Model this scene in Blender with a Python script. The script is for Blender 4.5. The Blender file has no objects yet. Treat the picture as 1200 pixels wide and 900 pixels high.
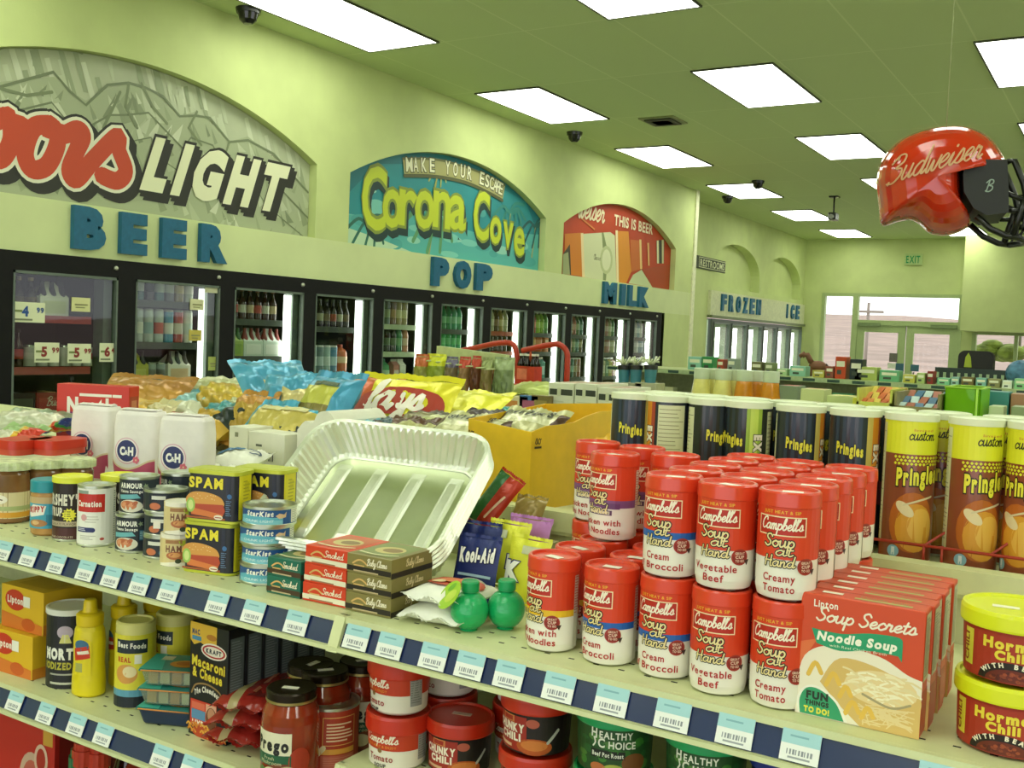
import bpy, bmesh, math, random
from mathutils import Vector, Matrix, Euler
random.seed(7)
SC = bpy.context.scene
COL = SC.collection
# ---------------------------------------------------------------- camera
YAW, PITCH, ROLL, FPX, CZ = math.radians(31.51), math.radians(2.85), math.radians(2.41), 1205.0, 1.66
_f = Vector((-math.sin(YAW)*math.cos(PITCH), math.cos(YAW)*math.cos(PITCH), -math.sin(PITCH)))
_r0 = Vector((math.cos(YAW), math.sin(YAW), 0)); _u0 = _r0.cross(_f)
_r = _r0*math.cos(ROLL)+_u0*math.sin(ROLL); _u = _u0*math.cos(ROLL)-_r0*math.sin(ROLL)
CAM = Vector((0, 0, CZ))
cd = bpy.data.cameras.new('camera'); cam = bpy.data.objects.new('camera', cd); COL.objects.link(cam)
cd.sensor_width = 36; cd.lens = FPX*36/1200; cd.clip_start = .02; cd.clip_end = 600
cam.matrix_world = Matrix(((_r.x, _u.x, -_f.x, 0), (_r.y, _u.y, -_f.y, 0), (_r.z, _u.z, -_f.z, CZ), (0, 0, 0, 1)))
SC.camera = cam
# ---------------------------------------------------------------- light settings
LAMP = 6.4            # ceiling lamp diffusers
LAMP_COL = (.95, 1.0, .86)
TUBE = 7.0            # cooler tubes
w = bpy.data.worlds.new('world'); SC.world = w; w.use_nodes = True
w.node_tree.nodes['Background'].inputs[0].default_value = (.93, .95, 1, 1)
w.node_tree.nodes['Background'].inputs[1].default_value = 2.6
SC.view_settings.view_transform = 'Standard'; SC.view_settings.look = 'None'
SC.view_settings.exposure = 0.0; SC.view_settings.gamma = 1; SC.view_settings.use_curve_mapping = False
sd = bpy.data.lights.new('sun', 'SUN'); sd.energy = 1.2; sd.angle = .05; sd.color = (1, .95, .88)
sun = bpy.data.objects.new('sun', sd); COL.objects.link(sun); sun.rotation_euler = (math.radians(50), 0, math.radians(20))
# ---------------------------------------------------------------- points: a pixel's ray met with a real plane of the shop
def _ray(x, y): return _f*FPX+_r*(x-600)+_u*(450-y)
def pz(x, y, z): d = _ray(x, y); return CAM+d*((z-CZ)/d.z)
def py(x, y, Y): d = _ray(x, y); return CAM+d*(Y/d.y)
def pX(x, y, X): d = _ray(x, y); return CAM+d*(X/d.x)
# ---------------------------------------------------------------- materials
def lin(c): c /= 255; return c/12.92 if c <= .04045 else ((c+.055)/1.055)**2.4
def rgb(h): h = h.lstrip('#'); return tuple(lin(int(h[i:i+2], 16)) for i in (0, 2, 4))
_M = {}
def mat(h, rough=.5, metal=0, spec=.5, noise=.05, nscale=30, bump=0, bscale=200, emit=0, coat=0, sheen=0):
    key = (h, rough, metal, spec, noise, nscale, bump, bscale, emit, coat)
    if key in _M: return _M[key]
    m = bpy.data.materials.new('paint_'+h.strip('#')); m.use_nodes = True
    nt = m.node_tree; b = nt.nodes['Principled BSDF']; c = rgb(h)
    b.inputs['Base Color'].default_value = (*c, 1); b.inputs['Roughness'].default_value = rough
    b.inputs['Metallic'].default_value = metal; b.inputs['Specular IOR Level'].default_value = spec
    if coat: b.inputs['Coat Weight'].default_value = coat; b.inputs['Coat Roughness'].default_value = .08
    if emit: b.inputs['Emission Color'].default_value = (*c, 1); b.inputs['Emission Strength'].default_value = emit
    if noise or bump:
        tc = nt.nodes.new('ShaderNodeTexCoord')
    if noise:
        n = nt.nodes.new('ShaderNodeTexNoise'); n.inputs['Scale'].default_value = nscale; n.inputs['Detail'].default_value = 3
        nt.links.new(tc.outputs['Object'], n.inputs['Vector'])
        r = nt.nodes.new('ShaderNodeValToRGB')
        r.color_ramp.elements[0].color = (*[max(0, v*(1-noise*2)) for v in c], 1); r.color_ramp.elements[1].color = (*[min(1, v*(1+noise*2)) for v in c], 1)
        r.color_ramp.elements[0].position = .3; r.color_ramp.elements[1].position = .7
        nt.links.new(n.outputs['Fac'], r.inputs['Fac']); nt.links.new(r.outputs['Color'], b.inputs['Base Color'])
    if bump:
        n2 = nt.nodes.new('ShaderNodeTexNoise'); n2.inputs['Scale'].default_value = bscale; n2.inputs['Detail'].default_value = 4
        nt.links.new(tc.outputs['Object'], n2.inputs['Vector'])
        bp = nt.nodes.new('ShaderNodeBump'); bp.inputs['Strength'].default_value = bump; bp.inputs['Distance'].default_value = .01
        nt.links.new(n2.outputs['Fac'], bp.inputs['Height']); nt.links.new(bp.outputs['Normal'], b.inputs['Normal'])
    _M[key] = m; return m
def flat(h, rough=.5): return mat(h, rough, noise=0)
def glass_mat(tint='#e8f0e8', opac=.0, name='pane_glass'):
    k = ('glass', tint, opac)
    if k in _M: return _M[k]
    m = bpy.data.materials.new(name); m.use_nodes = True; nt = m.node_tree; nt.nodes.clear()
    o = nt.nodes.new('ShaderNodeOutputMaterial'); t = nt.nodes.new('ShaderNodeBsdfTransparent'); g = nt.nodes.new('ShaderNodeBsdfGlossy')
    t.inputs[0].default_value = (*rgb(tint), 1); g.inputs['Roughness'].default_value = .02
    fr = nt.nodes.new('ShaderNodeFresnel'); fr.inputs['IOR'].default_value = 1.5
    mx = nt.nodes.new('ShaderNodeMixShader'); ge = nt.nodes.new('ShaderNodeNewGeometry'); iv = nt.nodes.new('ShaderNodeMath'); iv.operation = 'SUBTRACT'; iv.inputs[0].default_value = 1; nt.links.new(ge.outputs['Backfacing'], iv.inputs[1]); mu = nt.nodes.new('ShaderNodeMath'); mu.operation = 'MULTIPLY'; nt.links.new(fr.outputs[0], mu.inputs[0]); nt.links.new(iv.outputs[0], mu.inputs[1]); nt.links.new(mu.outputs[0], mx.inputs[0]); nt.links.new(t.outputs[0], mx.inputs[1]); nt.links.new(g.outputs[0], mx.inputs[2])
    out = mx
    if opac:
        d = nt.nodes.new('ShaderNodeBsdfDiffuse'); d.inputs[0].default_value = (*rgb(tint), 1)
        m2 = nt.nodes.new('ShaderNodeMixShader'); m2.inputs[0].default_value = opac
        nt.links.new(mx.outputs[0], m2.inputs[1]); nt.links.new(d.outputs[0], m2.inputs[2]); out = m2
    nt.links.new(out.outputs[0], o.inputs[0]); _M[k] = m; return m
# ---------------------------------------------------------------- mesh builder
class MB:
    def __init__(s): s.v = []; s.f = []; s.m = []; s.s = []; s.mats = []
    def mi(s, m):
        if m not in s.mats: s.mats.append(m)
        return s.mats.index(m)
    def add(s, vs, fs, m, smooth=False, T=None):
        o = len(s.v); k = s.mi(m)
        s.v += [tuple(T@Vector(p)) if T is not None else tuple(p) for p in vs]
        for f in fs: s.f.append([i+o for i in f]); s.m.append(k); s.s.append(smooth)
        return s
    def box(s, x0, x1, y0, y1, z0, z1, m, T=None):
        vs = [(x, y, z) for z in (z0, z1) for y in (y0, y1) for x in (x0, x1)]
        return s.add(vs, [(0, 2, 3, 1), (4, 5, 7, 6), (0, 1, 5, 4), (2, 6, 7, 3), (0, 4, 6, 2), (1, 3, 7, 5)], m, False, T)
    def lathe(s, prof, m, seg=32, T=None, smooth=True, sx=1, sy=1):
        """prof: list of (r, z) or (r, z, material of the band that starts here)"""
        n = len(prof)
        for i in range(n-1):
            mm = prof[i][2] if len(prof[i]) > 2 else m
            r0, z0, r1, z1 = prof[i][0], prof[i][1], prof[i+1][0], prof[i+1][1]
            a = [(r0*sx*math.cos(2*math.pi*k/seg), r0*sy*math.sin(2*math.pi*k/seg), z0) for k in range(seg)]
            b = [(r1*sx*math.cos(2*math.pi*k/seg), r1*sy*math.sin(2*math.pi*k/seg), z1) for k in range(seg)]
            if r0 < 1e-6: s.add([(0, 0, z0)]+b, [(0, 1+(k+1) % seg, 1+k)[::-1] for k in range(seg)], mm, smooth, T)
            elif r1 < 1e-6: s.add(a+[(0, 0, z1)], [(k, (k+1) % seg, seg) for k in range(seg)], mm, smooth, T)
            else: s.add(a+b, [(k, (k+1) % seg, seg+(k+1) % seg, seg+k) for k in range(seg)], mm, smooth, T)
        return s
    def tube(s, pts, r, m, seg=8, closed=False, T=None):
        pts = [Vector(p) for p in pts]; n = len(pts); vs = []
        up = Vector((0, 0, 1))
        for i, p in enumerate(pts):
            a = pts[i-1] if (i or closed) else p; b = pts[(i+1) % n] if (i < n-1 or closed) else p
            t = (b-a).normalized(); q = up if abs(t.z) < .95 else Vector((1, 0, 0))
            e1 = t.cross(q).normalized(); e2 = t.cross(e1)
            vs += [p+e1*r*math.cos(2*math.pi*k/seg)+e2*r*math.sin(2*math.pi*k/seg) for k in range(seg)]
        fs = []
        for i in range(n if closed else n-1):
            j = (i+1) % n
            fs += [(i*seg+k, i*seg+(k+1) % seg, j*seg+(k+1) % seg, j*seg+k) for k in range(seg)]
        if not closed: fs += [tuple(range(seg))[::-1], tuple((n-1)*seg+k for k in range(seg))]
        return s.add(vs, fs, m, True, T)
    def prism(s, out, z0, z1, m, T=None, smooth=False, mt=None):
        n = len(out)
        s.add([(x, y, z) for z in (z0, z1) for x, y in out], [(i, (i+1) % n, n+(i+1) % n, n+i) for i in range(n)], m, smooth, T)
        s.add([(x, y, z0) for x, y in out], [tuple(range(n))[::-1]], mt or m, False, T)
        s.add([(x, y, z1) for x, y in out], [tuple(range(n))], mt or m, False, T)
        return s
    def grid(s, fn, nu, nv, m, smooth=True, T=None, mfn=None):
        o = len(s.v)
        for j in range(nv+1):
            for i in range(nu+1):
                p = Vector(fn(i/nu, j/nv)); s.v.append(tuple(T@p) if T is not None else tuple(p))
        for j in range(nv):
            for i in range(nu):
                a = o+j*(nu+1)+i; s.f.append([a, a+1, a+nu+2, a+nu+1]); s.s.append(smooth)
                s.m.append(s.mi(mfn((i+.5)/nu, (j+.5)/nv) if mfn else m))
        return s
    def sphere(s, c, r, m, seg=16, rings=10, sc=(1, 1, 1)):
        c = Vector(c)
        pr = [(max(0, math.sin(math.pi*i/rings))*r, -math.cos(math.pi*i/rings)*r) for i in range(rings+1)]
        pr[0] = (0, -r); pr[-1] = (0, r)
        return s.lathe(pr, m, seg, Matrix.Translation(c)@Matrix.Diagonal((*sc, 1)))
    def build(s, name, parent=None, loc=None, rot=None, bevel=0, sub=0):
        me = bpy.data.meshes.new(name); me.from_pydata(s.v, [], s.f)
        for m in s.mats: me.materials.append(m)
        me.polygons.foreach_set('material_index', s.m); me.polygons.foreach_set('use_smooth', s.s)
        me.validate(); me.update()
        o = bpy.data.objects.new(name, me); COL.objects.link(o)
        if parent: o.parent = parent
        if loc is not None: o.location = loc
        if rot is not None: o.rotation_euler = rot if not isinstance(rot, (int, float)) else (0, 0, rot)
        if bevel:
            b = o.modifiers.new('bevel', 'BEVEL'); b.width = bevel; b.segments = 2; b.limit_method = 'ANGLE'; b.angle_limit = .6
        return o
def tag(o, label, cat, group=None, kind=None):
    o['label'] = label; o['category'] = cat
    if group: o['group'] = group
    if kind: o['kind'] = kind
    return o
def thing(name, label, cat, loc=(0, 0, 0), rot=0, group=None):
    o = bpy.data.objects.new(name, None); COL.objects.link(o); o.empty_display_size = .02
    o.location = loc; o.rotation_euler = rot if not isinstance(rot, (int, float)) else (0, 0, rot)
    return tag(o, label, cat, group)
def struct(o): o['kind'] = 'structure'; return o
def dup(root, loc, rot=None, label=None, group=None):
    r = root.copy(); COL.objects.link(r); r.location = loc
    if rot is not None: r.rotation_euler = rot if not isinstance(rot, (int, float)) else (0, 0, rot)
    if label: r['label'] = label
    if group: r['group'] = group
    for ch in list(root.children):
        c = ch.copy(); COL.objects.link(c); c.parent = r
        for g in list(ch.children):
            d = g.copy(); COL.objects.link(d); d.parent = c
    return r
ORD = ['first', 'second', 'third', 'fourth', 'fifth', 'sixth', 'seventh', 'eighth', 'ninth', 'tenth', 'eleventh', 'twelfth', 'thirteenth', 'fourteenth', 'fifteenth', 'sixteenth']
# ---------------------------------------------------------------- lettering
_G = {}
def glyph(ch, off=0.0):
    k = (ch, off)
    if k in _G: return _G[k]
    cu = bpy.data.curves.new('glyph', 'FONT'); cu.body = ch; cu.size = 1; cu.offset = off; cu.resolution_u = 3; cu.fill_mode = 'FRONT'
    o = bpy.data.objects.new('glyph', cu); COL.objects.link(o)
    dg = bpy.context.evaluated_depsgraph_get(); dg.update()
    me = bpy.data.meshes.new_from_object(o.evaluated_get(dg))
    vs = [(v.co.x, v.co.y) for v in me.vertices]; fs = [tuple(p.vertices) for p in me.polygons]
    bpy.data.objects.remove(o); bpy.data.meshes.remove(me); bpy.data.curves.remove(cu)
    x0 = min([v[0] for v in vs], default=0); x1 = max([v[0] for v in vs], default=.25)
    _G[k] = ([(x-x0, y) for x, y in vs], fs, x1-x0); return _G[k]
S = {  # hand lettering: strokes on an x-height of 1
 'a': (1.0, [[(.72, .8), (.45, 1), (.1, .65), (.1, .2), (.35, 0), (.65, .35), (.75, .95)], [(.75, .95), (.72, .25), (.85, .02), (1.05, .25)]]),
 'b': (.85, [[(0, .3), (.3, 1.2), (.4, 1.85), (.25, 2), (.13, 1.4), (.12, .25), (.35, 0), (.65, .3), (.6, .8), (.35, .9), (.18, .65)]]),
 'c': (.75, [[(.65, .75), (.45, 1), (.12, .65), (.12, .25), (.38, 0), (.75, .3)]]),
 'd': (1.0, [[(.72, .8), (.45, 1), (.1, .65), (.1, .2), (.35, 0), (.65, .35), (.85, 2)], [(.85, 2), (.74, .25), (.86, .02), (1.05, .25)]]),
 'e': (.75, [[(.05, .4), (.4, .5), (.6, .8), (.4, 1), (.12, .7), (.1, .25), (.38, 0), (.78, .3)]]),
 'i': (.55, [[(0, .3), (.2, .95), (.18, .2), (.35, 0), (.58, .28)], [(.27, 1.35), (.3, 1.45)]]),
 'l': (.5, [[(0, .25), (.36, 1.3), (.36, 1.9), (.2, 1.9), (.14, .9), (.2, .1), (.35, 0), (.55, .28)]]),
 'm': (1.15, [[(.05, .95), (.1, 0)], [(.1, .55), (.32, 1), (.46, .8), (.46, 0)], [(.46, .55), (.7, 1), (.84, .8), (.82, .15), (.95, 0), (1.15, .25)]]),
 'n': (.85, [[(.05, .95), (.1, 0)], [(.1, .55), (.35, 1), (.52, .8), (.5, .15), (.65, 0), (.85, .25)]]),
 'o': (.85, [[(.42, 1), (.1, .7), (.1, .3), (.4, 0), (.7, .3), (.7, .7), (.42, 1), (.6, .85), (.95, .92)]]),
 'p': (.85, [[(.1, 1), (.08, -.9)], [(.1, .5), (.4, 1), (.7, .7), (.65, .2), (.35, 0), (.12, .25)]]),
 'r': (.75, [[(0, .25), (.18, 1.05), (.28, .82), (.5, .88), (.46, .2), (.58, 0), (.8, .25)]]),
 's': (.7, [[(0, .2), (.36, 1.08), (.55, .5), (.42, .05), (.08, .12)], [(.42, .05), (.75, .25)]]),
 't': (.6, [[(.3, 1.6), (.2, .25), (.35, 0), (.6, .25)], [(0, 1.05), (.55, 1.12)]]),
 'u': (.95, [[(.1, 1), (.1, .25), (.3, 0), (.6, .4), (.65, 1)], [(.65, 1), (.66, .2), (.8, 0), (.98, .25)]]),
 'w': (1.05, [[(.08, 1), (.15, .1), (.35, 0), (.5, .8), (.6, .05), (.85, .1), (.98, 1)]]),
 'h': (.85, [[(0, .25), (.32, 1.3), (.32, 1.9), (.16, 1.9), (.12, 0)], [(.12, .5), (.35, 1), (.55, .8), (.55, .15), (.7, 0), (.88, .25)]]),
 'C': (1.0, [[(.95, 1.5), (.85, 1.95), (.4, 1.85), (.06, 1.1), (.15, .3), (.55, 0), (1.0, .4)]]),
 'B': (1.15, [[(.25, 1.9), (.2, 0)], [(-.15, 1.5), (.3, 2), (.8, 1.9), (.85, 1.4), (.35, 1.05), (.9, .9), (1.0, .4), (.6, 0), (.05, .12)]]),
 'S': (.95, [[(.85, 1.6), (.6, 2), (.22, 1.8), (.28, 1.3), (.7, .8), (.7, .3), (.35, 0), (0, .35)]]),
 'H': (1.1, [[(.15, 1.9), (.1, 0)], [(.85, 2), (.8, .15), (1.05, 0)], [(0, .95), (.95, 1.05)]]),
 'k': (.85, [[(0, .25), (.34, 1.4), (.32, 1.9), (.16, 1.9), (.12, 0)], [(.12, .4), (.5, .95), (.5, .6), (.2, .5), (.5, .05), (.85, .25)]]),
 'y': (.9, [[(.08, 1), (.12, .3), (.32, .1), (.62, .5), (.68, 1)], [(.68, 1), (.62, -.4), (.35, -.9), (.15, -.6), (.85, .3)]]),
 "'": (.25, [[(.15, 2), (.05, 1.6)]]), ' ': (.5, [])}
def cr(pts, n=5):
    if len(pts) < 3: return pts
    out = []
    for i in range(len(pts)-1):
        p0 = pts[max(0, i-1)]; p1 = pts[i]; p2 = pts[i+1]; p3 = pts[min(len(pts)-1, i+2)]
        for k in range(n):
            t = k/n
            out.append(tuple(.5*(2*b+(c-a)*t+(2*a-5*b+4*c-d)*t*t+(3*b-a-3*c+d)*t**3) for a, b, c, d in zip(p0, p1, p2, p3)))
    out.append(pts[-1]); return out
class Art:
    """flat print: shapes in layers, later bent onto a surface"""
    def __init__(s): s.items = []     # (verts2d, faces, colour, layer)
    def poly(s, pts, c, L=0): s.items.append((list(pts), [tuple(range(len(pts)))], c, L)); return s
    def rect(s, u0, u1, v0, v1, c, L=0): return s.poly([(u0, v0), (u1, v0), (u1, v1), (u0, v1)], c, L)
    def frame(s, u0, u1, v0, v1, t, c, L=0):
        s.rect(u0, u1, v0, v0+t, c, L); s.rect(u0, u1, v1-t, v1, c, L); s.rect(u0, u0+t, v0, v1, c, L); return s.rect(u1-t, u1, v0, v1, c, L)
    def ell(s, u, v, a, b, c, L=0, n=20, rot=0):
        ca, sa = math.cos(rot), math.sin(rot)
        return s.poly([(u+a*math.cos(t)*ca-b*math.sin(t)*sa, v+a*math.cos(t)*sa+b*math.sin(t)*ca) for t in [2*math.pi*k/n for k in range(n)]], c, L)
    def star(s, u, v, r, c, L=0, n=12, q=.7):
        return s.poly([(u+(r if k % 2 else r*q)*math.cos(math.pi*k/n), v+(r if k % 2 else r*q)*math.sin(math.pi*k/n)) for k in range(2*n)], c, L)
    def text(s, t, u, v, h, c, L=1, w=None, bold=0, shear=0, align='c', gap=.1, slope=0, arc=0, rot=0, outline=None, ow=.05, adv=None):
        """v = baseline, h = capital height; w = fitted width"""
        sc = h/.72
        gl = []; x = 0
        for ch in t:
            if ch == ' ': x += .32; continue
            g = glyph(ch, bold); gl.append((ch, g, x)); x += g[2]+gap
        tot = max(x-gap, .01); kx = (w/tot) if w else sc
        W = tot*kx; u0 = u-(W/2 if align == 'c' else 0 if align == 'l' else W)
        ca, sa = math.cos(rot), math.sin(rot)
        def place(vx, vy, gx):
            X = (gx+vx)*kx+shear*vy*sc; Y = vy*sc+slope*(gx)*kx
            if arc: Y += arc*(1-((gx*kx+u0-u)/(W/2))**2)
            X += u0-u
            return (u+X*ca-Y*sa, v+X*sa+Y*ca)
        for ch, g, gx in gl:
            if outline:
                go = glyph(ch, bold+ow); d = (go[2]-g[2])/2
                s.items.append(([place(p[0]-d, p[1], gx) for p in go[0]], go[1], outline, L-.5))
            s.items.append(([place(p[0], p[1], gx) for p in g[0]], g[1], c, L))
        return s
    def stroke(s, pts, wd, c, L=1, n=5, smooth=True):
        p = cr(pts, n) if smooth else pts
        q = []
        for i in range(len(p)):
            a = Vector(p[max(0, i-1)]); b = Vector(p[min(len(p)-1, i+1)]); t = (b-a)
            if t.length < 1e-9: t = Vector((1, 0))
            t.normalize(); nn = Vector((-t.y, t.x))*wd/2
            q.append((Vector(p[i])+nn, Vector(p[i])-nn))
        vs = [tuple(x) for ab in q for x in ab]
        s.items.append((vs, [(2*i, 2*i+1, 2*i+3, 2*i+2) for i in range(len(q)-1)], c, L))
        for e in (p[0], p[-1]): s.ell(e[0], e[1], wd/2, wd/2, c, L, 8)
        return s
    def script(s, t, u, v, h, c, L=1, wd=.2, w=None, shear=.25, align='c', slope=0, outline=None, ow=.15, n=4):
        """h = x-height"""
        x = 0; lst = []
        for ch in t: lst.append((ch, x)); x += S[ch][0]
        kx = (w/x) if w else h; u0 = u-(x*kx/2 if align == 'c' else 0)
        for ch, gx in lst:
            for st in S[ch][1]:
                pp = [(u0+(gx+a)*kx+shear*b*h, v+b*h+slope*(gx+a)*kx) for a, b in st]
                if outline: s.stroke(pp, (wd+ow)*h, outline, L-.5, n)
                s.stroke(pp, wd*h, c, L, n)
        return s
    def build(s, name, parent, fn, eps=.0003, step=None, rough=.45, clip=None):
        """fn(u, v, d) -> 3d point lifted by d"""
        mb = MB(); 
        NI = max(1, len(s.items))
        for it_, (vs, fs, c, L) in enumerate(s.items):
            m = flat(c, rough) if isinstance(c, str) else c
            if step or clip:
                bm = bmesh.new(); bv = [bm.verts.new((a, b, 0)) for a, b in vs]
                for f in fs:
                    try: bm.faces.new([bv[i] for i in f])
                    except ValueError: pass
                if clip:
                    for co, no in clip:
                        bmesh.ops.bisect_plane(bm, geom=bm.verts[:]+bm.edges[:]+bm.faces[:], plane_co=(*co, 0), plane_no=(*no, 0), clear_outer=True)
                if step:
                    us = [q.co.x for q in bm.verts]
                    if us:
                        k = math.floor(min(us)/step)+1
                        while k*step < max(us):
                            bmesh.ops.bisect_plane(bm, geom=bm.verts[:]+bm.edges[:]+bm.faces[:], plane_co=(k*step, 0, 0), plane_no=(1, 0, 0)); k += 1
                bm.verts.ensure_lookup_table(); bm.verts.index_update()
                V2 = [(q.co.x, q.co.y) for q in bm.verts]; F2 = [tuple(q.index for q in f.verts) for f in bm.faces]; bm.free()
            else: V2, F2 = vs, fs
            if F2: mb.add([fn(a, b, (L+1+.22*it_/NI+.2*q_/len(V2))*eps) for q_, (a, b) in enumerate(V2)], F2, m)
        o = mb.build(name, parent); return o
def cyl(r):  # print on a can, front towards -y
    rf = r if callable(r) else (lambda v: r)
    def fn(u, v, d):
        R0 = rf(v); R = R0+d; a = u/R0; return (R*math.sin(a), -R*math.cos(a), v)
    return fn
def front(y=0): return lambda u, v, d: (u, y-d, v)
def sideR(x=0): return lambda u, v, d: (x+d, u, v)     # faces +x, u runs along +y
def topf(z=0): return lambda u, v, d: (u, v, z+d)
# ================================================================ THE ROOM
H = 3.65; WX = -5.2; BX = -5.6; FY = 19.6; RX = 7.0; NY = -5.0; CT = 1.99
wallm = mat('#c8d48e', .75, noise=.03, nscale=3, bump=.05, bscale=90)
bandm = mat('#d2dca0', .7, noise=.02, nscale=3)
def tile_mat(name, base, line, bw, bh, mortar, ox, oy, rough=.8):
    m = bpy.data.materials.new(name); m.use_nodes = True; nt = m.node_tree; b = nt.nodes['Principled BSDF']; b.inputs['Roughness'].default_value = rough
    tc = nt.nodes.new('ShaderNodeTexCoord'); mp = nt.nodes.new('ShaderNodeMapping'); mp.inputs['Location'].default_value = (-ox, -oy, 0)
    br = nt.nodes.new('ShaderNodeTexBrick'); br.offset = 0; br.inputs['Scale'].default_value = 1; br.inputs['Brick Width'].default_value = bw; br.inputs['Row Height'].default_value = bh
    br.inputs['Mortar Size'].default_value = mortar; br.inputs['Mortar Smooth'].default_value = .1
    br.inputs['Color1'].default_value = (*rgb(base), 1); br.inputs['Color2'].default_value = (*[v*.96 for v in rgb(base)], 1); br.inputs['Mortar'].default_value = (*rgb(line), 1)
    n = nt.nodes.new('ShaderNodeTexNoise'); n.inputs['Scale'].default_value = 120
    bp = nt.nodes.new('ShaderNodeBump'); bp.inputs['Strength'].default_value = .15; bp.inputs['Distance'].default_value = .01
    L = nt.links; L.new(tc.outputs['Object'], mp.inputs[0]); L.new(mp.outputs[0], br.inputs['Vector']); L.new(br.outputs['Color'], b.inputs['Base Color'])
    L.new(tc.outputs['Object'], n.inputs['Vector']); L.new(n.outputs['Fac'], bp.inputs['Height']); L.new(bp.outputs['Normal'], b.inputs['Normal'])
    return m
ceilm = tile_mat('ceiling_tile', '#c8d89a', '#d6e2ac', .6433, 1.33, .006, -4.9, 5.2-.665)
floorm = tile_mat('floor_tile', '#8f8d76', '#6d6b56', .4, .4, .006, 0, 0, .25)
struct(MB().box(-6.2, RX, NY, FY+.1, -.1, 0, floorm).build('floor'))
struct(MB().box(-6.2, RX+.2, NY-.2, FY+.5, H, H+.1, ceilm).build('ceiling'))
# cooler wall: band above the doors, arched niches
NICHES = [4.155, 7.51, 10.87]; HW, SPR, RISE, SILL, DEEP = 1.495, 2.82, .36, 2.29, .085
RR = (HW*HW+RISE*RISE)/(2*RISE)
def arcz(t): return SPR+math.sqrt(RR*RR-t*t)-(RR-RISE)
wl = MB()
def wface(y0, y1, z0, z1, m=wallm, x=WX): wl.add([(x, y0, z0), (x, y1, z0), (x, y1, z1), (x, y0, z1)], [(0, 1, 2, 3)], m)
C0, C1 = 3.14, 12.10
wface(NY, C0, 0, CT); wface(C1, 13.0, 0, CT); wface(NY, 13.0, CT, SILL, bandm)
ys = NY
for c in NICHES:
    wface(ys, c-HW, SILL, H); n = 28
    for k in range(n):
        t0, t1 = -HW+2*HW*k/n, -HW+2*HW*(k+1)/n
        wl.add([(WX, c+t0, arcz(t0)), (WX, c+t1, arcz(t1)), (WX, c+t1, H), (WX, c+t0, H)], [(0, 1, 2, 3)], wallm)
        wl.add([(WX, c+t0, arcz(t0)), (WX-DEEP, c+t0, arcz(t0)), (WX-DEEP, c+t1, arcz(t1)), (WX, c+t1, arcz(t1))], [(0, 1, 2, 3)], wallm, True)
    for sgn in (-1, 1):
        y = c+sgn*HW; wl.add([(WX, y, SILL), (WX-DEEP, y, SILL), (WX-DEEP, y, SPR), (WX, y, SPR)], [(0, 1, 2, 3)], wallm)
    wl.add([(WX, c-HW, SILL), (WX, c+HW, SILL), (WX-DEEP, c+HW, SILL), (WX-DEEP, c-HW, SILL)], [(0, 1, 2, 3)], bandm)
    wl.add([(WX-DEEP, c-HW, SILL), (WX-DEEP, c+HW, SILL)]+[(WX-DEEP, c+HW-2*HW*k/n, arcz(HW-2*HW*k/n)) for k in range(n+1)], [tuple(range(n+3))], wallm)
    ys = c+HW
wface(ys, 13.0, SILL, H)
wl.add([(WX, 13, 0), (WX-.9, 13, 0), (WX-.9, 13, H), (WX, 13, H)], [(0, 1, 2, 3)], wallm)
wl.add([(WX-.9, C0, 0), (WX-.9, 13, 0), (WX-.9, 13, H), (WX-.9, C0, H)], [(0, 1, 2, 3)], flat('#2a2c26', .8))
struct(wl.build('wall_left'))
struct(MB().box(WX-.02, WX+.02, 12.93, 13.03, 0, H, mat('#e8e8c0', .6)).build('trim_1'))
# set-back wall with the two shallow arches over the freezers
wb = MB(); F0, F1, FT = 14.62, 19.45, 2.04
def bface(y0, y1, z0, z1, m=wallm): wb.add([(BX, y0, z0), (BX, y1, z0), (BX, y1, z1), (BX, y0, z1)], [(0, 1, 2, 3)], m)
bface(13.0, F0, 0, H); bface(F1, FY, 0, H); bface(F0, F1, FT, 2.50, wallm)
ya = F0; ARCH = [(15.85, 1.12, 2.72, .48), (18.3, 1.08, 2.72, .48)]
for c, hw, sp, rise in ARCH:
    n = 24; bface(ya, c-hw, 2.5, H); ar = [(c-hw*math.cos(math.pi*k/n), sp+rise*math.sin(math.pi*k/n)) for k in range(n+1)]; D2 = .16
    for k in range(n):
        (y0, z0), (y1, z1) = ar[k], ar[k+1]
        wb.add([(BX, y0, z0), (BX, y1, z1), (BX, y1, H), (BX, y0, H)], [(0, 1, 2, 3)], wallm)
        wb.add([(BX, y0, z0), (BX-D2, y0, z0), (BX-D2, y1, z1), (BX, y1, z1)], [(0, 1, 2, 3)], wallm, True)
    wb.add([(BX-D2, c-hw, 2.5), (BX-D2, c+hw, 2.5)]+[(BX-D2, y, z) for y, z in ar[::-1]], [tuple(range(n+3))], wallm)
    for y in (c-hw, c+hw): wb.add([(BX, y, 2.5), (BX-D2, y, 2.5), (BX-D2, y, sp), (BX, y, sp)], [(0, 1, 2, 3)], wallm)
    wb.add([(BX, c-hw, 2.5), (BX, c+hw, 2.5), (BX-D2, c+hw, 2.5), (BX-D2, c-hw, 2.5)], [(0, 1, 2, 3)], bandm)
    ya = c+hw
bface(ya, F1, 2.5, H)
struct(wb.build('wall_back'))
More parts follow.
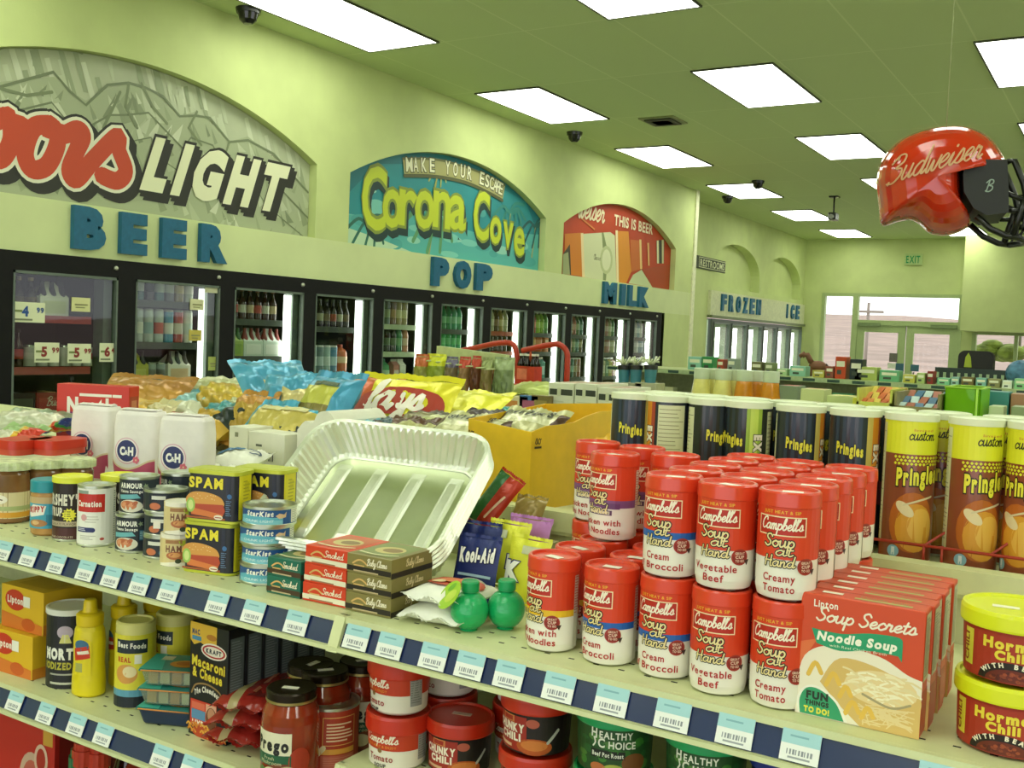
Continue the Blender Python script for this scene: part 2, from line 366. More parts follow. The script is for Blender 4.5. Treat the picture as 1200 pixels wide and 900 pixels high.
# far wall with glazed entrance
wf = MB(); EX0, EX1, EZ = -5.24, -2.78, 2.66; WX2, WX3, WZ = -2.60, -.95, 2.0
def fface(x0, x1, z0, z1, y=FY): wf.add([(x0, y, z0), (x1, y, z0), (x1, y, z1), (x0, y, z1)], [(0, 1, 2, 3)], wallm)
fface(BX-.3, EX0, 0, H); fface(EX0, EX1, EZ, H); fface(EX1, WX2, 0, H); fface(WX2, WX3, WZ, H); fface(WX2, WX3, 0, .75); fface(WX3, RX, 0, H)
for x in (EX0, EX1): wf.add([(x, FY, 0), (x, FY+.15, 0), (x, FY+.15, EZ), (x, FY, EZ)], [(0, 1, 2, 3)], wallm)
for x in (WX2, WX3): wf.add([(x, FY, .75), (x, FY+.15, .75), (x, FY+.15, WZ), (x, FY, WZ)], [(0, 1, 2, 3)], wallm)
wf.box(-2.72, RX, FY-.6, FY-.01, 2.02, H-.001, wallm)
struct(wf.build('wall_far'))
# side and near walls, the side one with shop windows
wr = MB()
def rface(y0, y1, z0, z1): wr.add([(RX, y0, z0), (RX, y1, z0), (RX, y1, z1), (RX, y0, z1)], [(0, 1, 2, 3)], wallm)
rface(NY, 3, 0, H); rface(3, 16, 0, .8); rface(3, 16, 2.5, H); rface(16, FY, 0, H)
struct(wr.build('wall_right'))
wq_ = MB(); wq_.box(WX, -4.0, NY-.1, NY, 0, H, wallm).box(6.0, RX, NY-.1, NY, 0, H, wallm).box(-4.0, 6.0, NY-.1, NY, 0, .45, wallm).box(-4.0, 6.0, NY-.1, NY, 2.95, H, wallm)
struct(wq_.build('wall_near'))
ww = MB(); alu = mat('#a9bb7e', .45, noise=.02)
for k in range(6): ww.box(RX-.03, RX+.05, 3+13*k/5-.03, 3+13*k/5+.03, .8, 2.5, alu)
ww.box(RX-.033, RX+.053, 3, 16, .8, .86, alu); ww.box(RX-.033, RX+.053, 3, 16, 2.44, 2.5, alu)
struct(ww.build('window_3'))
w4 = MB()  # unseen windows added behind the camera for more daylight on the shelf fronts
for k in range(6): w4.box(-4+2*k-.03, -4+2*k+.03, NY-.05, NY+.02, .45, 2.95, alu)
w4.box(-4, 6, NY-.053, NY+.023, .45, .51, alu); w4.box(-4, 6, NY-.053, NY+.023, 2.89, 2.95, alu)
struct(w4.build('added_window'))
# entrance: frame, two doors, transom; a low window beside it
Y = FY; fr = MB(); mx = -4.62; dz = 2.08
for a, b, c, d in ((EX0, EX0+.06, 0, EZ), (EX1-.06, EX1, 0, EZ), (mx-.05, mx+.05, 0, EZ), (EX0, EX1, EZ-.06, EZ), (mx, EX1, dz, dz+.09)): fr.box(a, b, Y-.02-(.003 if b-a > 1 else 0), Y+.1+(.003 if b-a > 1 else 0), c, d, alu)
wn = struct(fr.build('window_1'))
gl = glass_mat('#f4f6f2')
def pane(x0, x1, z0, z1, par, y): return MB().box(x0, x1, y-.003, y+.003, z0, z1, gl).build('pane', par)
pane(EX0+.06, mx-.05, .1, EZ-.06, wn, Y+.05); pane(mx+.05, EX1-.06, dz+.09, EZ-.06, wn, Y+.05)
dm = (mx+.05+EX1-.06)/2
for i, (a, b) in enumerate(((mx+.05, dm-.008), (dm+.008, EX1-.06))):
    d = MB(); 
    for q in ((a, a+.13, 0, dz), (b-.13, b, 0, dz), (a, b, dz-.13, dz), (a, b, 0, .25)): d.box(q[0], q[1], Y+.01-(.003 if q[3]-q[2] < 1 else 0), Y+.06+(.003 if q[3]-q[2] < 1 else 0), q[2], q[3], alu)
    o = struct(d.build('door_%d' % (i+1))); pane(a+.13, b-.13, .25, dz-.13, o, Y+.035)
    xh = b-.17 if i == 0 else a+.17
    MB().tube([(xh, Y-.02, .95), (xh, Y-.05, .95), (xh, Y-.05, 1.25), (xh, Y-.02, 1.25)], .012, mat('#5a5f50', .3, metal=.8)).build('door_handle', o)
    MB().box((a+b)/2-.02 if i else a+.02, (a+b)/2+.42 if i else a+.42, Y-.05, Y+.0, dz-.02, dz+.04, mat('#7f9160', .5)).build('door_closer', o)
w2 = MB()
for q in ((WX2, WX2+.07, .75, WZ), (WX3-.07, WX3, .75, WZ), (WX2, WX3, WZ-.03, WZ), (WX2, WX3, .75, .82), (-1.93, -1.87, .75, WZ)): w2.box(q[0], q[1], Y-.02-(.003 if q[3]-q[2] < .2 else 0), Y+.1+(.003 if q[3]-q[2] < .2 else 0), q[2], q[3], alu)
w2 = struct(w2.build('window_2')); pane(WX2, WX3, .8, WZ, w2, Y+.05)
for x, z, c1, h in ((-3.90, 1.50, '#6f6a60', .16), (-3.78, 1.33, '#3e6a78', .14), (-3.52, 1.33, '#3e6a78', .12), (-3.92, 1.35, '#d9e0c8', .10)):
    tag(MB().box(x-.07, x+.07, Y-.0, Y+.012, z-h/2, z+h/2, mat(c1)).build('door_sticker'), {1.5: 'small grey sticker on the glass of the entrance door', 1.35: 'pale sticker under the grey one on the entrance door'}.get(z, 'blue sticker low on the %s glass of the entrance doors' % ('first' if x < -3.6 else 'second')), 'sticker')
# outside
field = mat('#8f7a70', .95, noise=.12, nscale=.35); 
struct(MB().grid(lambda u, v: (-90+180*u, 20+150*v, -.3+7.4*max(0, (v-.08)/.92)**1.25*(1+.07*math.sin(u*9+1))+.18*math.sin(u*50+v*17)*v), 60, 40, field).build('hill'))
struct(MB().box(-40, 40, FY+.3, 27, -.31, -.2, mat('#b9aea0', .9)).build('pavement'))
pl = py(1018, 358, 36); up = MB().tube([(pl.x, 36, -.3), (pl.x, 36, pl.z+.1)], .05, mat('#7d7068'))
up.box(pl.x-.5, pl.x+.5, 35.95, 36.05, pl.z-.25, pl.z-.17, mat('#7d7068'))
tag(up.build('utility_pole'), 'thin utility pole on the dry hill outside the transom', 'pole')
po = MB()
for x in (-1.98, -1.74): po.tube([(x, 21.0, -.2), (x, 21.0, 2.8)], .035, mat('#6a6058'))
tag(po.build('sign_post'), 'pair of thin dark posts outside the low window', 'post')
# ================================================================ CEILING FITTINGS
lampm = mat('#ffffff', .5, noise=0); lm = lampm.node_tree.nodes['Principled BSDF']
lm.inputs['Emission Color'].default_value = (*LAMP_COL, 1); lm.inputs['Emission Strength'].default_value = LAMP; lm.inputs['Base Color'].default_value = (.8, .8, .8, 1)
darkf = mat('#3b3f28', .5, noise=0)
XS = [-4.6, -2.68, -.75, 1.18, 3.1, 5.03]; YS = [-2.78, -.12, 2.54, 5.2, 7.86, 10.52, 13.18, 15.84, 18.5]
proto = thing('ceiling_light', '', 'light')
fb = MB(); a, b = .3, .635
for q in ((-a-.012, -a, -b, b), (a, a+.012, -b, b), (-a-.012, a+.012, -b-.012, -b), (-a-.012, a+.012, b, b+.012)): fb.box(*q, -.012, .0, darkf)
fb.build('frame', proto); MB().box(-a, a, -b, b, -.008, -.002, lampm).build('diffuser', proto)
VIS = {(0, 3): 1, (0, 4): 1, (0, 5): 1, (0, 6): 1, (0, 7): 1, (0, 8): 1, (1, 3): 1, (1, 4): 1, (1, 5): 1, (1, 6): 1, (2, 4): 1, (2, 5): 1}
first = True
for i, x in enumerate(XS):
    for j, y in enumerate(YS):
        if i >= 2 and y > 13: continue
        if (i, j) in VIS:
            lb = 'glowing ceiling panel, %s along the row %s' % (ORD[j-3 if i < 2 else j-4], ('nearest the cooler wall', 'one out from the cooler wall', 'beyond the hanging helmet')[i]); g = 'ceiling light panels'
        else: lb, g = 'glowing ceiling panel beyond the edge of the picture', 'ceiling light panels out of the picture'
        if first: o = proto; o.location = (x, y, H); o['label'] = lb; o['group'] = g; first = False
        else: dup(proto, (x, y, H), label=lb, group=g)
v = thing('air_vent', 'square ceiling air vent near the camera domes', 'vent', (-3.87, 8.75, H)); vm = mat('#8e9462', .5); vd = mat('#3c3f2a', .6)
MB().box(-.17, .17, -.17, .17, -.012, 0, vm).build('frame', v)
for k in (.13, .085, .04): MB().prism([(-k, -k), (k, -k), (k, k), (-k, k)], -.025, -.012, vd if k > .1 or k < .05 else vm).build('louver', v)
bk = mat('#23251c', .25)
def dome(x, y, lb):
    t = thing('security_dome', lb, 'security camera', (x, y, H), group='ceiling camera domes')
    MB().lathe([(0, -.03), (.075, -.03), (.08, 0)], bk, 20).build('base', t)
    MB().lathe([(0, -.1), (.03, -.095), (.055, -.07), (.065, -.03)], mat('#15160f', .08), 20).build('dome_cover', t)
for x, y, lb in ((-4.9, 8.97, 'dark camera dome above the gap between the second and third murals'), (-4.18, 12.4, 'dark camera dome beside a far ceiling panel'), (-5.0, 13.6, 'dark camera dome near the end of the cooler wall'), (-5.0, 4.75, 'dark camera dome above the first mural, by the near ceiling panel')): dome(x, y, lb)
def hang_cam(x, y, lb):
    t = thing('hanging_camera', lb, 'security camera', (x, y, H))
    MB().box(-.06, .06, -.06, .06, -.02, 0, bk).build('mount', t); MB().tube([(0, 0, -.02), (0, 0, -.22)], .012, bk).build('stem', t)
    MB().box(-.05, .05, -.09, .09, -.32, -.22, bk).build('camera_body', t, bevel=.01); MB().lathe([(0, .05), (.03, .05), (.035, 0)], mat('#888c80', .2), 12, Matrix.Translation((0, -.09, -.28))@Matrix.Rotation(math.pi/2, 4, 'X')).build('lens', t)
hang_cam(-3.64, 13.93, 'camera hanging on a stem from the ceiling before the far wall'); hang_cam(-1.45, 14.4, 'camera on a stem half hidden behind the helmet mask')
t = thing('exit_sign', 'pale exit sign with green letters above the entrance doors', 'sign', (-3.65, FY, 3.28))
MB().box(-.15, .15, -.05, 0, -.1, .1, mat('#b9cf8a', .5)).build('sign_body', t)
Art().text('EXIT', 0, -.065, .13, '#2f9a52', 1, w=.24, bold=.03).build('lettering', t, front(-.05), .002)
t = thing('restroom_sign', 'small dark arrow sign reading RESTROOMS on the set-back wall', 'sign', (BX, 14.62, 2.80))
MB().prism([(-.68, 0), (-.55, .09), (.62, .09), (.62, -.09), (-.55, -.09)], .0, .02, mat('#343d20'), Matrix(((0, 0, 1, 0), (1, 0, 0, 0), (0, 1, 0, 0), (0, 0, 0, 1)))).build('sign_board', t)
Art().text('RESTROOMS', .05, -.05, .1, '#dfe3b8', 1, w=1.0, bold=.02).frame(-.5, .6, -.075, .075, .01, '#dfe3b8', 1).build('lettering', t, sideR(.02), .004)
# ================================================================ COOLER BANK
PIT = .787; G0 = 3.30
blk = mat('#0b0b09', .6, noise=.1, spec=.25); gry = mat('#5d6a5c', .35); liner = mat('#1f231f', .7); shm = mat('#2a2e28', .5)
tubem = mat('#ffffff', .5, noise=0, emit=TUBE); gcool = glass_mat('#eef2ee')
def tubem_(k):
    m = mat('#fdfffa', .5, noise=0, emit=TUBE*k); return m
SHELF = {1: (1.64, 1.35, 1.08), 2: (1.76, 1.50, 1.25), 3: (1.67, 1.415, 1.16), 4: (1.64, 1.29, 1.02), 5: (1.68, 1.455, 1.18)}
DOORN = ORD[:11]
stripm = {1: '#a8352a', 7: '#b0502e'}
coolers = {}
for k in range(1, 12):
    y0 = G0+PIT*(k-1); t = thing('cooler_unit', '%s glass-door cooler from the beer end%s' % (DOORN[k-1], ', with red shelf strips' if k == 1 else ''), 'cooler', (WX, y0, 0), group='glass-door coolers along the wall')
    f = MB(); x0, x1 = -.03, .02
    f.box(x0, x1, -.16 if k == 1 else -.07, 0, 0, CT-.001, blk); f.box(x0, x1, .66, PIT-.07 if k < 11 else .80, 0, CT-.001, blk)
    f.box(x0, x1, 0, .66, 1.885, CT-.001, blk); f.box(x0, x1, 0, .66, 0, .18, blk)
    f.sphere((.025, .64, CT-.05), .014, mat('#b8bca8', .3, metal=.6)); f.build('frame', t)
    df = MB(); wdt = .012
    for q in ((0, wdt, .18, 1.885), (.66-wdt, .66, .18, 1.885), (0, .66, .18, .195), (0, .66, 1.87, 1.885)): df.box(-.012, .022, *q, gry)
    dd = df.build('door', t); MB().box(-.004, .002, wdt, .66-wdt, .195, 1.87, gcool).build('pane', dd)
    MB().tube([(.02, .68, .85), (.05, .68, .87), (.05, .68, 1.13), (.02, .68, 1.15)], .01, blk).build('handle', dd)
    li = MB(); li.box(-.64, -.03, -.066, -.06, .1, 1.95, liner); li.box(-.64, -.03, .711, .716, .1, 1.95, liner); li.box(-.66, -.64, -.066, .716, .1, 1.95, liner); li.box(-.64, -.03, -.066, .716, 1.94, 1.955, liner); li.box(-.64, -.03, -.066, .716, .08, .1, liner)
    li.box(-.12, -.03, .60, .711, .1, 1.94, gry); li.build('liner', t)
    for z in SHELF.get(k, (1.66, 1.47, 1.20)):
        s = MB().box(-.55, -.072, -.05, .545, z-.025, z, shm); s.box(-.072, -.064, -.05, .545, z-.035, z+.008, mat(stripm.get(k, '#4a5248'), .45) if k != 5 else mat('#b9c8a0')); s.build('shelf', t)
    if k > 1:
        st = .5 if k == 2 else 1
        MB().tube([(-.062, .578, .3), (-.062, .578, 1.86)], .026 if k > 2 else .018, tubem_(st), 10).build('light_tube', t)
    else: MB().tube([(-.085, .63, .3), (-.085, .63, 1.86)], .012, tubem_(.12), 8).build('light_tube', t)
    coolers[k] = t
# ---- what stands in the coolers
PR = {}
def prodmesh(kind, c1, c2, c3):
    key = (kind, c1, c2, c3)
    if key in PR: return PR[key]
    b = MB(); m1 = mat(c1, .22, noise=0, coat=.3); m2 = mat(c2, .4, noise=0); m3 = mat(c3, .35, noise=0)
    if kind == 'bottle': b.lathe([(0, 0, m1), (.03, 0, m1), (.031, .02, m1), (.031, .05, m2), (.0315, .05, m2), (.0315, .105, m1), (.031, .105, m1), (.029, .125, m1), (.013, .165, m1), (.012, .195, m3), (.014, .195, m3), (.014, .215, m3), (0, .215, m3)], m1, 14)
    elif kind == 'soda': b.lathe([(0, 0, m1), (.034, 0, m1), (.036, .02, m1), (.034, .06, m2), (.0345, .06, m2), (.0345, .12, m1), (.036, .14, m1), (.026, .175, m1), (.013, .20, m1), (.013, .205, m3), (.015, .205, m3), (.015, .222, m3), (0, .222, m3)], m1, 14)
    elif kind == 'can': 
        sv = mat('#c9cdc0', .25, metal=.8, noise=0)
        b.lathe([(0, 0, sv), (.027, 0, sv), (.033, .01, m1), (.033, .05, m2), (.0332, .05, m2), (.0332, .085, m1), (.033, .085, m1), (.033, .118, sv), (.027, .128, sv), (.025, .124, m3), (0, .124, m3)], sv, 16)
    elif kind == 'tall': b.lathe([(0, 0, m1), (.03, 0, m1), (.034, .01, m1), (.034, .06, m2), (.0342, .06, m2), (.0342, .13, m1), (.034, .13, m1), (.034, .2, m3), (.028, .215, m3), (0, .213, m3)], m1, 16)
    elif kind == 'carrier':
        b.box(-.06, .06, -.09, .09, 0, .11, m1); b.add([(-.06, -.09, .11), (.06, -.09, .11), (.06, .09, .11), (-.06, .09, .11), (0, -.03, .20), (0, .03, .20)], [(0, 1, 4), (1, 2, 5, 4), (2, 3, 5), (3, 0, 4, 5)], m1)
        b.box(.0605, .062, -.07, .07, .02, .09, m2)
        for y in (-.06, .0, .06): b.lathe([(.028, .1), (.026, .13), (.012, .17), (.012, .2), (0, .2)], m3, 10, Matrix.Translation((.03, y, 0)))
    elif kind == 'pack': b.box(-.06, .06, -.1, .1, 0, .13, m1); b.box(.0605, .062, -.085, .085, .03, .10, m2); b.box(-.055, .055, -.02, .02, .13, .132, m3)
    elif kind == 'jug': b.lathe([(0, 0, m1), (.055, 0, m1), (.06, .02, m1), (.06, .08, m2), (.0605, .08, m2), (.0605, .13, m1), (.055, .17, m1), (.02, .2, m3), (.022, .2, m3), (.022, .222, m3), (0, .222, m3)], m1, 16)
    elif kind == 'carton': 
        b.box(-.038, .038, -.038, .038, 0, .17, m1); b.add([(-.038, -.038, .17), (.038, -.038, .17), (.038, .038, .17), (-.038, .038, .17), (-.002, -.038, .205), (-.002, .038, .205)], [(0, 1, 4), (1, 2, 5, 4), (2, 3, 5), (3, 0, 4, 5)], m1); b.box(-.004, .004, -.038, .038, .2, .22, m3); b.box(.0382, .0392, -.03, .03, .04, .13, m2)
    o = b.build({'bottle': 'beer_bottle', 'soda': 'soda_bottle', 'can': 'drink_can', 'tall': 'tall_can', 'carrier': 'bottle_carrier', 'pack': 'drink_case', 'jug': 'drink_jug', 'carton': 'drink_carton'}[kind])
    PR[key] = [o, False]; return PR[key]
WORD = {'bottle': 'beer bottle', 'soda': 'soda bottle', 'can': 'drink can', 'tall': 'tall can', 'carrier': 'six-bottle carrier', 'pack': 'drink case', 'jug': 'drink jug', 'carton': 'drink carton'}
WIDE = {'bottle': .07, 'soda': .078, 'can': .07, 'tall': .074, 'carrier': .182, 'pack': .204, 'jug': .13, 'carton': .084}
SHN = ['top shelf', 'second shelf', 'third shelf']
def fill(k, si, items, z=None):
    """items: list of (kind, colourword, c1, c2, c3); set side by side behind door k"""
    y = G0+PIT*(k-1)+.01; z = SHELF.get(k, (1.66, 1.47, 1.20))[si] if z is None else z; cnt = {}
    tot = {}
    for it in items: tot[it[0:2]] = tot.get(it[0:2], 0)+1
    for kind, cw, c1, c2, c3 in items:
        p = prodmesh(kind, c1, c2, c3); wd = WIDE[kind]
        n = cnt[(kind, cw)] = cnt.get((kind, cw), 0)+1
        one = tot[(kind, cw)] == 1
        lb = ('only ' if one else ORD[n-1]+' ')+'%s %s, %s, %s glass-door cooler' % (cw, WORD[kind], SHN[si], DOORN[k-1])
        if p[1]: o = p[0].copy(); COL.objects.link(o)
        else: o = p[0]; p[1] = True
        o.location = (WX-.115-(.03 if kind in ('carrier', 'pack') else .025 if kind == 'jug' else 0), y+wd/2, z+.001)
        tag(o, lb, {'bottle': 'bottle', 'soda': 'bottle', 'can': 'can', 'tall': 'can', 'carrier': 'carrier', 'pack': 'drink case', 'jug': 'jug', 'carton': 'carton'}[kind], '%s on the %s of the %s cooler' % (WORD[kind]+'s', SHN[si], DOORN[k-1])); y += wd+.003
B = lambda c, l='#d8d4b8', cap='#c9b06a', w='dark': ('bottle', w, c, l, cap)
fill(1, 0, [B('#1c2a33', '#2c8fa0', '#20262e', 'blue-labelled'), B('#20160e', '#6b5a30', '#b8a060', 'brown'), B('#20160e', '#6b5a30', '#b8a060', 'brown'), ('carrier', 'white', '#ecebd2', '#dfe2b0', '#12141a')])
fill(1, 1, [B('#3a0f0a', '#c63a24', '#222018', 'red-labelled'), B('#3a0f0a', '#c63a24', '#222018', 'red-labelled')]+[('can', 'white and red', '#dcdcc8', c, '#b9bdb0') for c in ('#e8e4d4', '#c24534', '#b9cfc6', '#d8d4c0', '#c24534', '#c24534')])
fill(1, 2, [('pack', 'dark', '#2a1512', '#4a4a38', '#333333'), ('pack', 'red', '#8c241c', '#a5291f', '#caa860'), ('bottle', 'dark', '#15100c', '#5a6450', '#333333')])
fill(2, 0, [('tall', a, b_, c_, '#9aa090') for a, b_, c_ in (('gold', '#8a7a3c', '#c9c39a'), ('teal', '#2b6a6c', '#c8d6c8'), ('black', '#14181a', '#3c4a48'), ('teal', '#2b6a6c', '#c8d6c8'), ('grey', '#55625c', '#cfd6c4'), ('gold', '#8a7a3c', '#c9b86a'), ('white', '#c9cfba', '#e3e2cc'))])
fill(2, 1, [('tall', a, b_, c_, '#b9bdb0') for a, b_, c_ in (('blue', '#3d8fae', '#7fb9c4'), ('silver', '#b9c4bb', '#e0e4d4'), ('silver', '#b9c4bb', '#8fb0b0'), ('silver', '#b9c4bb', '#c25a48'), ('blue', '#3d8fae', '#dfe4d8'), ('red', '#b8402e', '#d8d0b8'), ('white', '#e4e6d8', '#c6d4cc'))])
fill(2, 2, [('carrier', 'yellow-green', '#b9b848', '#c6c45a', '#14160f'), ('can', 'silver', '#8f9c96', '#6a6a60', '#c4c8ba'), ('can', 'silver', '#8f9c96', '#6a6a60', '#c4c8ba'), ('carrier', 'white', '#e2dfca', '#d9b98c', '#1c1a12')])
for k, si, base, lab in ((3, 0, '#3a1a10', ('#c9b48a', '#b8473a', '#d6d6c0')), (4, 0, '#2c241a', ('#7a6a48', '#a0482e', '#b9bc98')), (3, 2, '#1a1c1e', ('#5c7a88', '#a04030', '#cfd2c0')), (4, 2, '#23201a', ('#c9cdb8', '#a04838', '#d4d6c0'))):
    fill(k, si, [B(base, lab[i % 3], '#8c5a3a' if k == 3 else '#55604a', ('cream-labelled', 'red-labelled', 'white-labelled')[i % 3]) for i in range(7)])
fill(3, 1, [('carrier', 'lime green', '#a9bf62', '#8fae4a', '#3a6a3a'), ('carrier', 'white', '#d6e2d2', '#e6eadc', '#8a3028'), ('carrier', 'white', '#d6e2d2', '#e6eadc', '#8a3028')])
fill(4, 1, [('tall', a, b_, c_, '#c4cac0') for a, b_, c_ in (('lime', '#9aa85a', '#bcc88a'), ('pale teal', '#9fbdb4', '#cfe0d8'), ('grey', '#708a88', '#b4c8c4'), ('pale teal', '#9fbdb4', '#cfe0d8'), ('blue', '#5f93ae', '#b9d2da'))]+[('jug', 'orange', '#c96a38', '#e8c898', '#b04a28')])
fill(5, 0, [('tall', a, b_, c_, '#9aa27c') for a, b_, c_ in (('olive', '#6a7a46', '#a8b074'), ('olive', '#6a7a46', '#a8b074'), ('green', '#4f6a46', '#93a274'), ('brown', '#7a5a34', '#b09058'), ('gold', '#a89a54', '#dcd89a'), ('gold', '#a89a54', '#dcd89a'))])
fill(5, 1, [('soda', 'clear green', '#4f7a4c', '#8aa870', '#e8ecdc')]*1+[('soda', 'dark', '#1f2a1c', '#5f7a52', '#e8ecdc') for _ in range(3)]+[('soda', 'green', '#3f8a58', '#78b078', '#e8ecdc'), ('soda', 'peach', '#c98a62', '#e8c8a8', '#e8ecdc')])
fill(5, 2, [('jug', 'red', '#b8492e', '#c85a38', '#a03a24'), ('jug', 'green', '#5fae74', '#b8dcb4', '#3f8a58'), ('carton', 'pink', '#c98a7a', '#e6d8c4', '#b9bca0'), ('carton', 'white', '#dfe4cc', '#c9d4b4', '#b9bca0')])
fill(6, 0, [('soda', 'green', '#2f8a54', '#7ac488', '#2c7a4a') for _ in range(4)]+[('soda', 'mint', '#4fae7c', '#9ad8a8', '#e0ead0') for _ in range(2)])
fill(6, 1, [('soda', 'brown', '#4a3a20', '#7a6238', '#c9c49a')]+[('soda', 'bright green', '#3fae62', '#6fd084', '#c8e4b8') for _ in range(5)], None)
fill(6, 2, [('soda', 'green', '#3a9a5c', '#88c890', '#dfe8cc') for _ in range(6)])
fill(7, 0, [('soda', a, b_, c_, '#c4b98a') for a, b_, c_ in (('olive', '#6a6a3a', '#a8a468'), ('brown', '#5a4426', '#98784a'), ('pale', '#b9b98c', '#dcdcb0'), ('brown', '#5a4426', '#98784a'), ('gold', '#a8944a', '#d4c484'), ('pale', '#b9b98c', '#dcdcb0'))])
fill(7, 1, [('soda', 'dark brown', '#3a2e1a', '#6a5430', '#98764a') for _ in range(6)]); fill(7, 2, [('soda', 'amber', '#8a5a2c', '#c48a4a', '#98764a') for _ in range(6)])
fill(8, 0, [('soda', a, b_, c_, '#d8d4a8') for a, b_, c_ in (('olive', '#8a8a44', '#b8b468'), ('red', '#b04a34', '#d07a5c'), ('red', '#b04a34', '#d07a5c'), ('lime', '#9ac440', '#c0e060'), ('lime', '#9ac440', '#c0e060'), ('green', '#5f9a44', '#8ac468'))])
fill(8, 1, [('jug', 'yellow', '#c9b034', '#e4cc5a', '#b8a030'), ('jug', 'amber', '#cc8a30', '#e8b45a', '#c07828'), ('jug', 'orange', '#d06a34', '#e89a64', '#c05a28'), ('carton', 'orange', '#cf7a3c', '#ecd0a0', '#dfe0b8')])
fill(8, 2, [('carton', a, b_, c_, '#dfe0b8') for a, b_, c_ in (('orange', '#cf7a3c', '#ecd0a0'), ('cream', '#dcd8a8', '#e8b45a'), ('orange', '#cf7a3c', '#ecd0a0'), ('teal', '#4f9a8c', '#a8d4c4'), ('teal', '#4f9a8c', '#a8d4c4'))])
for k, pal in ((9, (('sage', '#6f8a5c', '#b8c89a'), ('teal', '#4a7a6c', '#98c0ac'), ('brown', '#7a6a44', '#c0b48a'), ('pink', '#b9745c', '#dcb09a'))), (10, (('cream', '#c4c494', '#e4e4c0'), ('green', '#6a9a6c', '#b0d0a8'), ('yellow', '#c4b95a', '#e4dc9a'), ('pink', '#c49080', '#e0c4b4'))), (11, (('pale blue', '#9ab8c0', '#d4e4e4'), ('white', '#d4d8cc', '#eceee4'), ('blue', '#5f8ea8', '#b0ccd8'), ('white', '#d4d8cc', '#eceee4')))):
    for si in range(3):
        fill(k, si, [(('soda', 'jug', 'carton')[si] if k > 9 else ('soda', 'soda', 'tall')[si],)+pal[(i+si) % 4]+('#e4e6d4',) for i in range((6, 4, 6)[si] if k > 9 else 6)])
# price cards stuck on the first two doors and one red case script
def card(y, z, wd, hd, txt, c, lb, x=WX+.005, col='#dfe3bb'):
    t = thing('price_card', lb, 'price card', (x, y, z)); MB().box(0, .004, -wd/2, wd/2, -hd/2, hd/2, mat(col, .5, noise=0)).build('card', t)
    a_ = Art().text(txt[:-2], -.02*wd/.16 if wd > .12 else -.01, -.02, .052, c, 1, bold=.05).text(txt[-2:], wd*.34, .0, .028, c, 1, bold=.04).rect(-wd*.46, -wd*.22, .0, .012, '#7a8a4a', 1).rect(-wd*.46, wd*.1, -.045, -.035, '#7d8560', 1)
    a_.build('lettering', t, sideR(.004), .001)
def cy(px, py_, X=WX): p = pX(px, py_, X); return p.y, p.z
for px, pyy, wd, tx, c, lb in ((33, 366, .19, '499', '#1f4a8a', 'cream price card reading 4.99 in blue on the first cooler door'), (54, 413, .15, '599', '#8a2a20', 'cream price card reading 5.99, first of the row'), (92, 414, .15, '599', '#8a2a20', 'cream price card reading 5.99, in the middle of the row'), (126, 413, .12, '649', '#8a2a20', 'narrow price card reading 6.49 beside the door edge')):
    yy, zz = cy(px, pyy); card(yy, zz, wd, .11, tx, c, lb)
for i, (px, pyy, wd, hd, col, lb) in enumerate(((94, 357, .12, .08, '#d9d79a', 'pale yellow tag on the white carrier, first cooler'), (230, 357, .11, .07, '#d8d6a8', 'pale tag at the top shelf of the second cooler'), (228, 393, .1, .07, '#c4b44e', 'mustard yellow tag at the second shelf, second cooler'), (248, 337, .12, .07, '#d8d8b0', 'cream tag with red top on the second door edge'), (249, 426, .08, .09, '#a8b45a', 'green tag low on the second door edge'), (431, 345, .16, .08, '#cfd2a8', 'cream tag with red top on the fourth door edge'))):
    yy, zz = cy(px, pyy); t = thing('price_tag', lb, 'price tag', (WX+.004, yy, zz)); MB().box(0, .004, -wd/2, wd/2, -hd/2, hd/2, mat(col, .5, noise=0)).build('card', t)
    if 'red top' in lb: MB().box(0, .005, -wd/2, wd/2, hd/2, hd/2+.022, mat('#a8442e', .5, noise=0)).build('red_strip', t)
    else: Art().rect(-wd*.35, wd*.35, -.005, .004, '#8a8a5a', 1).rect(-wd*.3, wd*.2, -.02, -.014, '#8a8a5a', 1).build('lettering', t, sideR(.004), .001)
for o_ in list(bpy.data.objects):
    if o_.get('label', '').startswith('only red drink case'):
        Art().script('Bud', -.0, .055, .026, '#d8cfae', 1, wd=.16, shear=.3).build('case_print', o_, sideR(.0625), .0006)
# ================================================================ MURALS
def clips(c):
    out = [((c-HW+.01, 0), (-1, 0)), ((c+HW-.01, 0), (1, 0)), ((0, SILL+.006), (0, -1))]
    for k in range(13):
        t_ = -HW+2*HW*k/12; z = arcz(t_)-.008; n = Vector((t_, z-(SPR-(RR-RISE)))).normalized(); out.append(((c+t_, z), (n.x, n.y)))
    return out
def mural(c, lb, base):
    t = thing('wall_mural', lb, 'mural', (WX-DEEP+.004, 0, 0)); n = 28; hw = HW-.004
    pts = [(c-hw, SILL+.003), (c+hw, SILL+.003)]+[(c+hw-2*hw*k/n, arcz(hw-2*hw*k/n)-.004) for k in range(n+1)]
    MB().prism(pts, 0, .012, mat(base, .55, noise=.04, nscale=3), Matrix(((0, 0, 1, 0), (1, 0, 0, 0), (0, 1, 0, 0), (0, 0, 0, 1)))).build('panel', t); return t
def mfn(u, v, d): return (.013+d, u, v)
def wpt(px_, py_): p = pX(px_, py_, WX-.07); return (p.y, p.z)
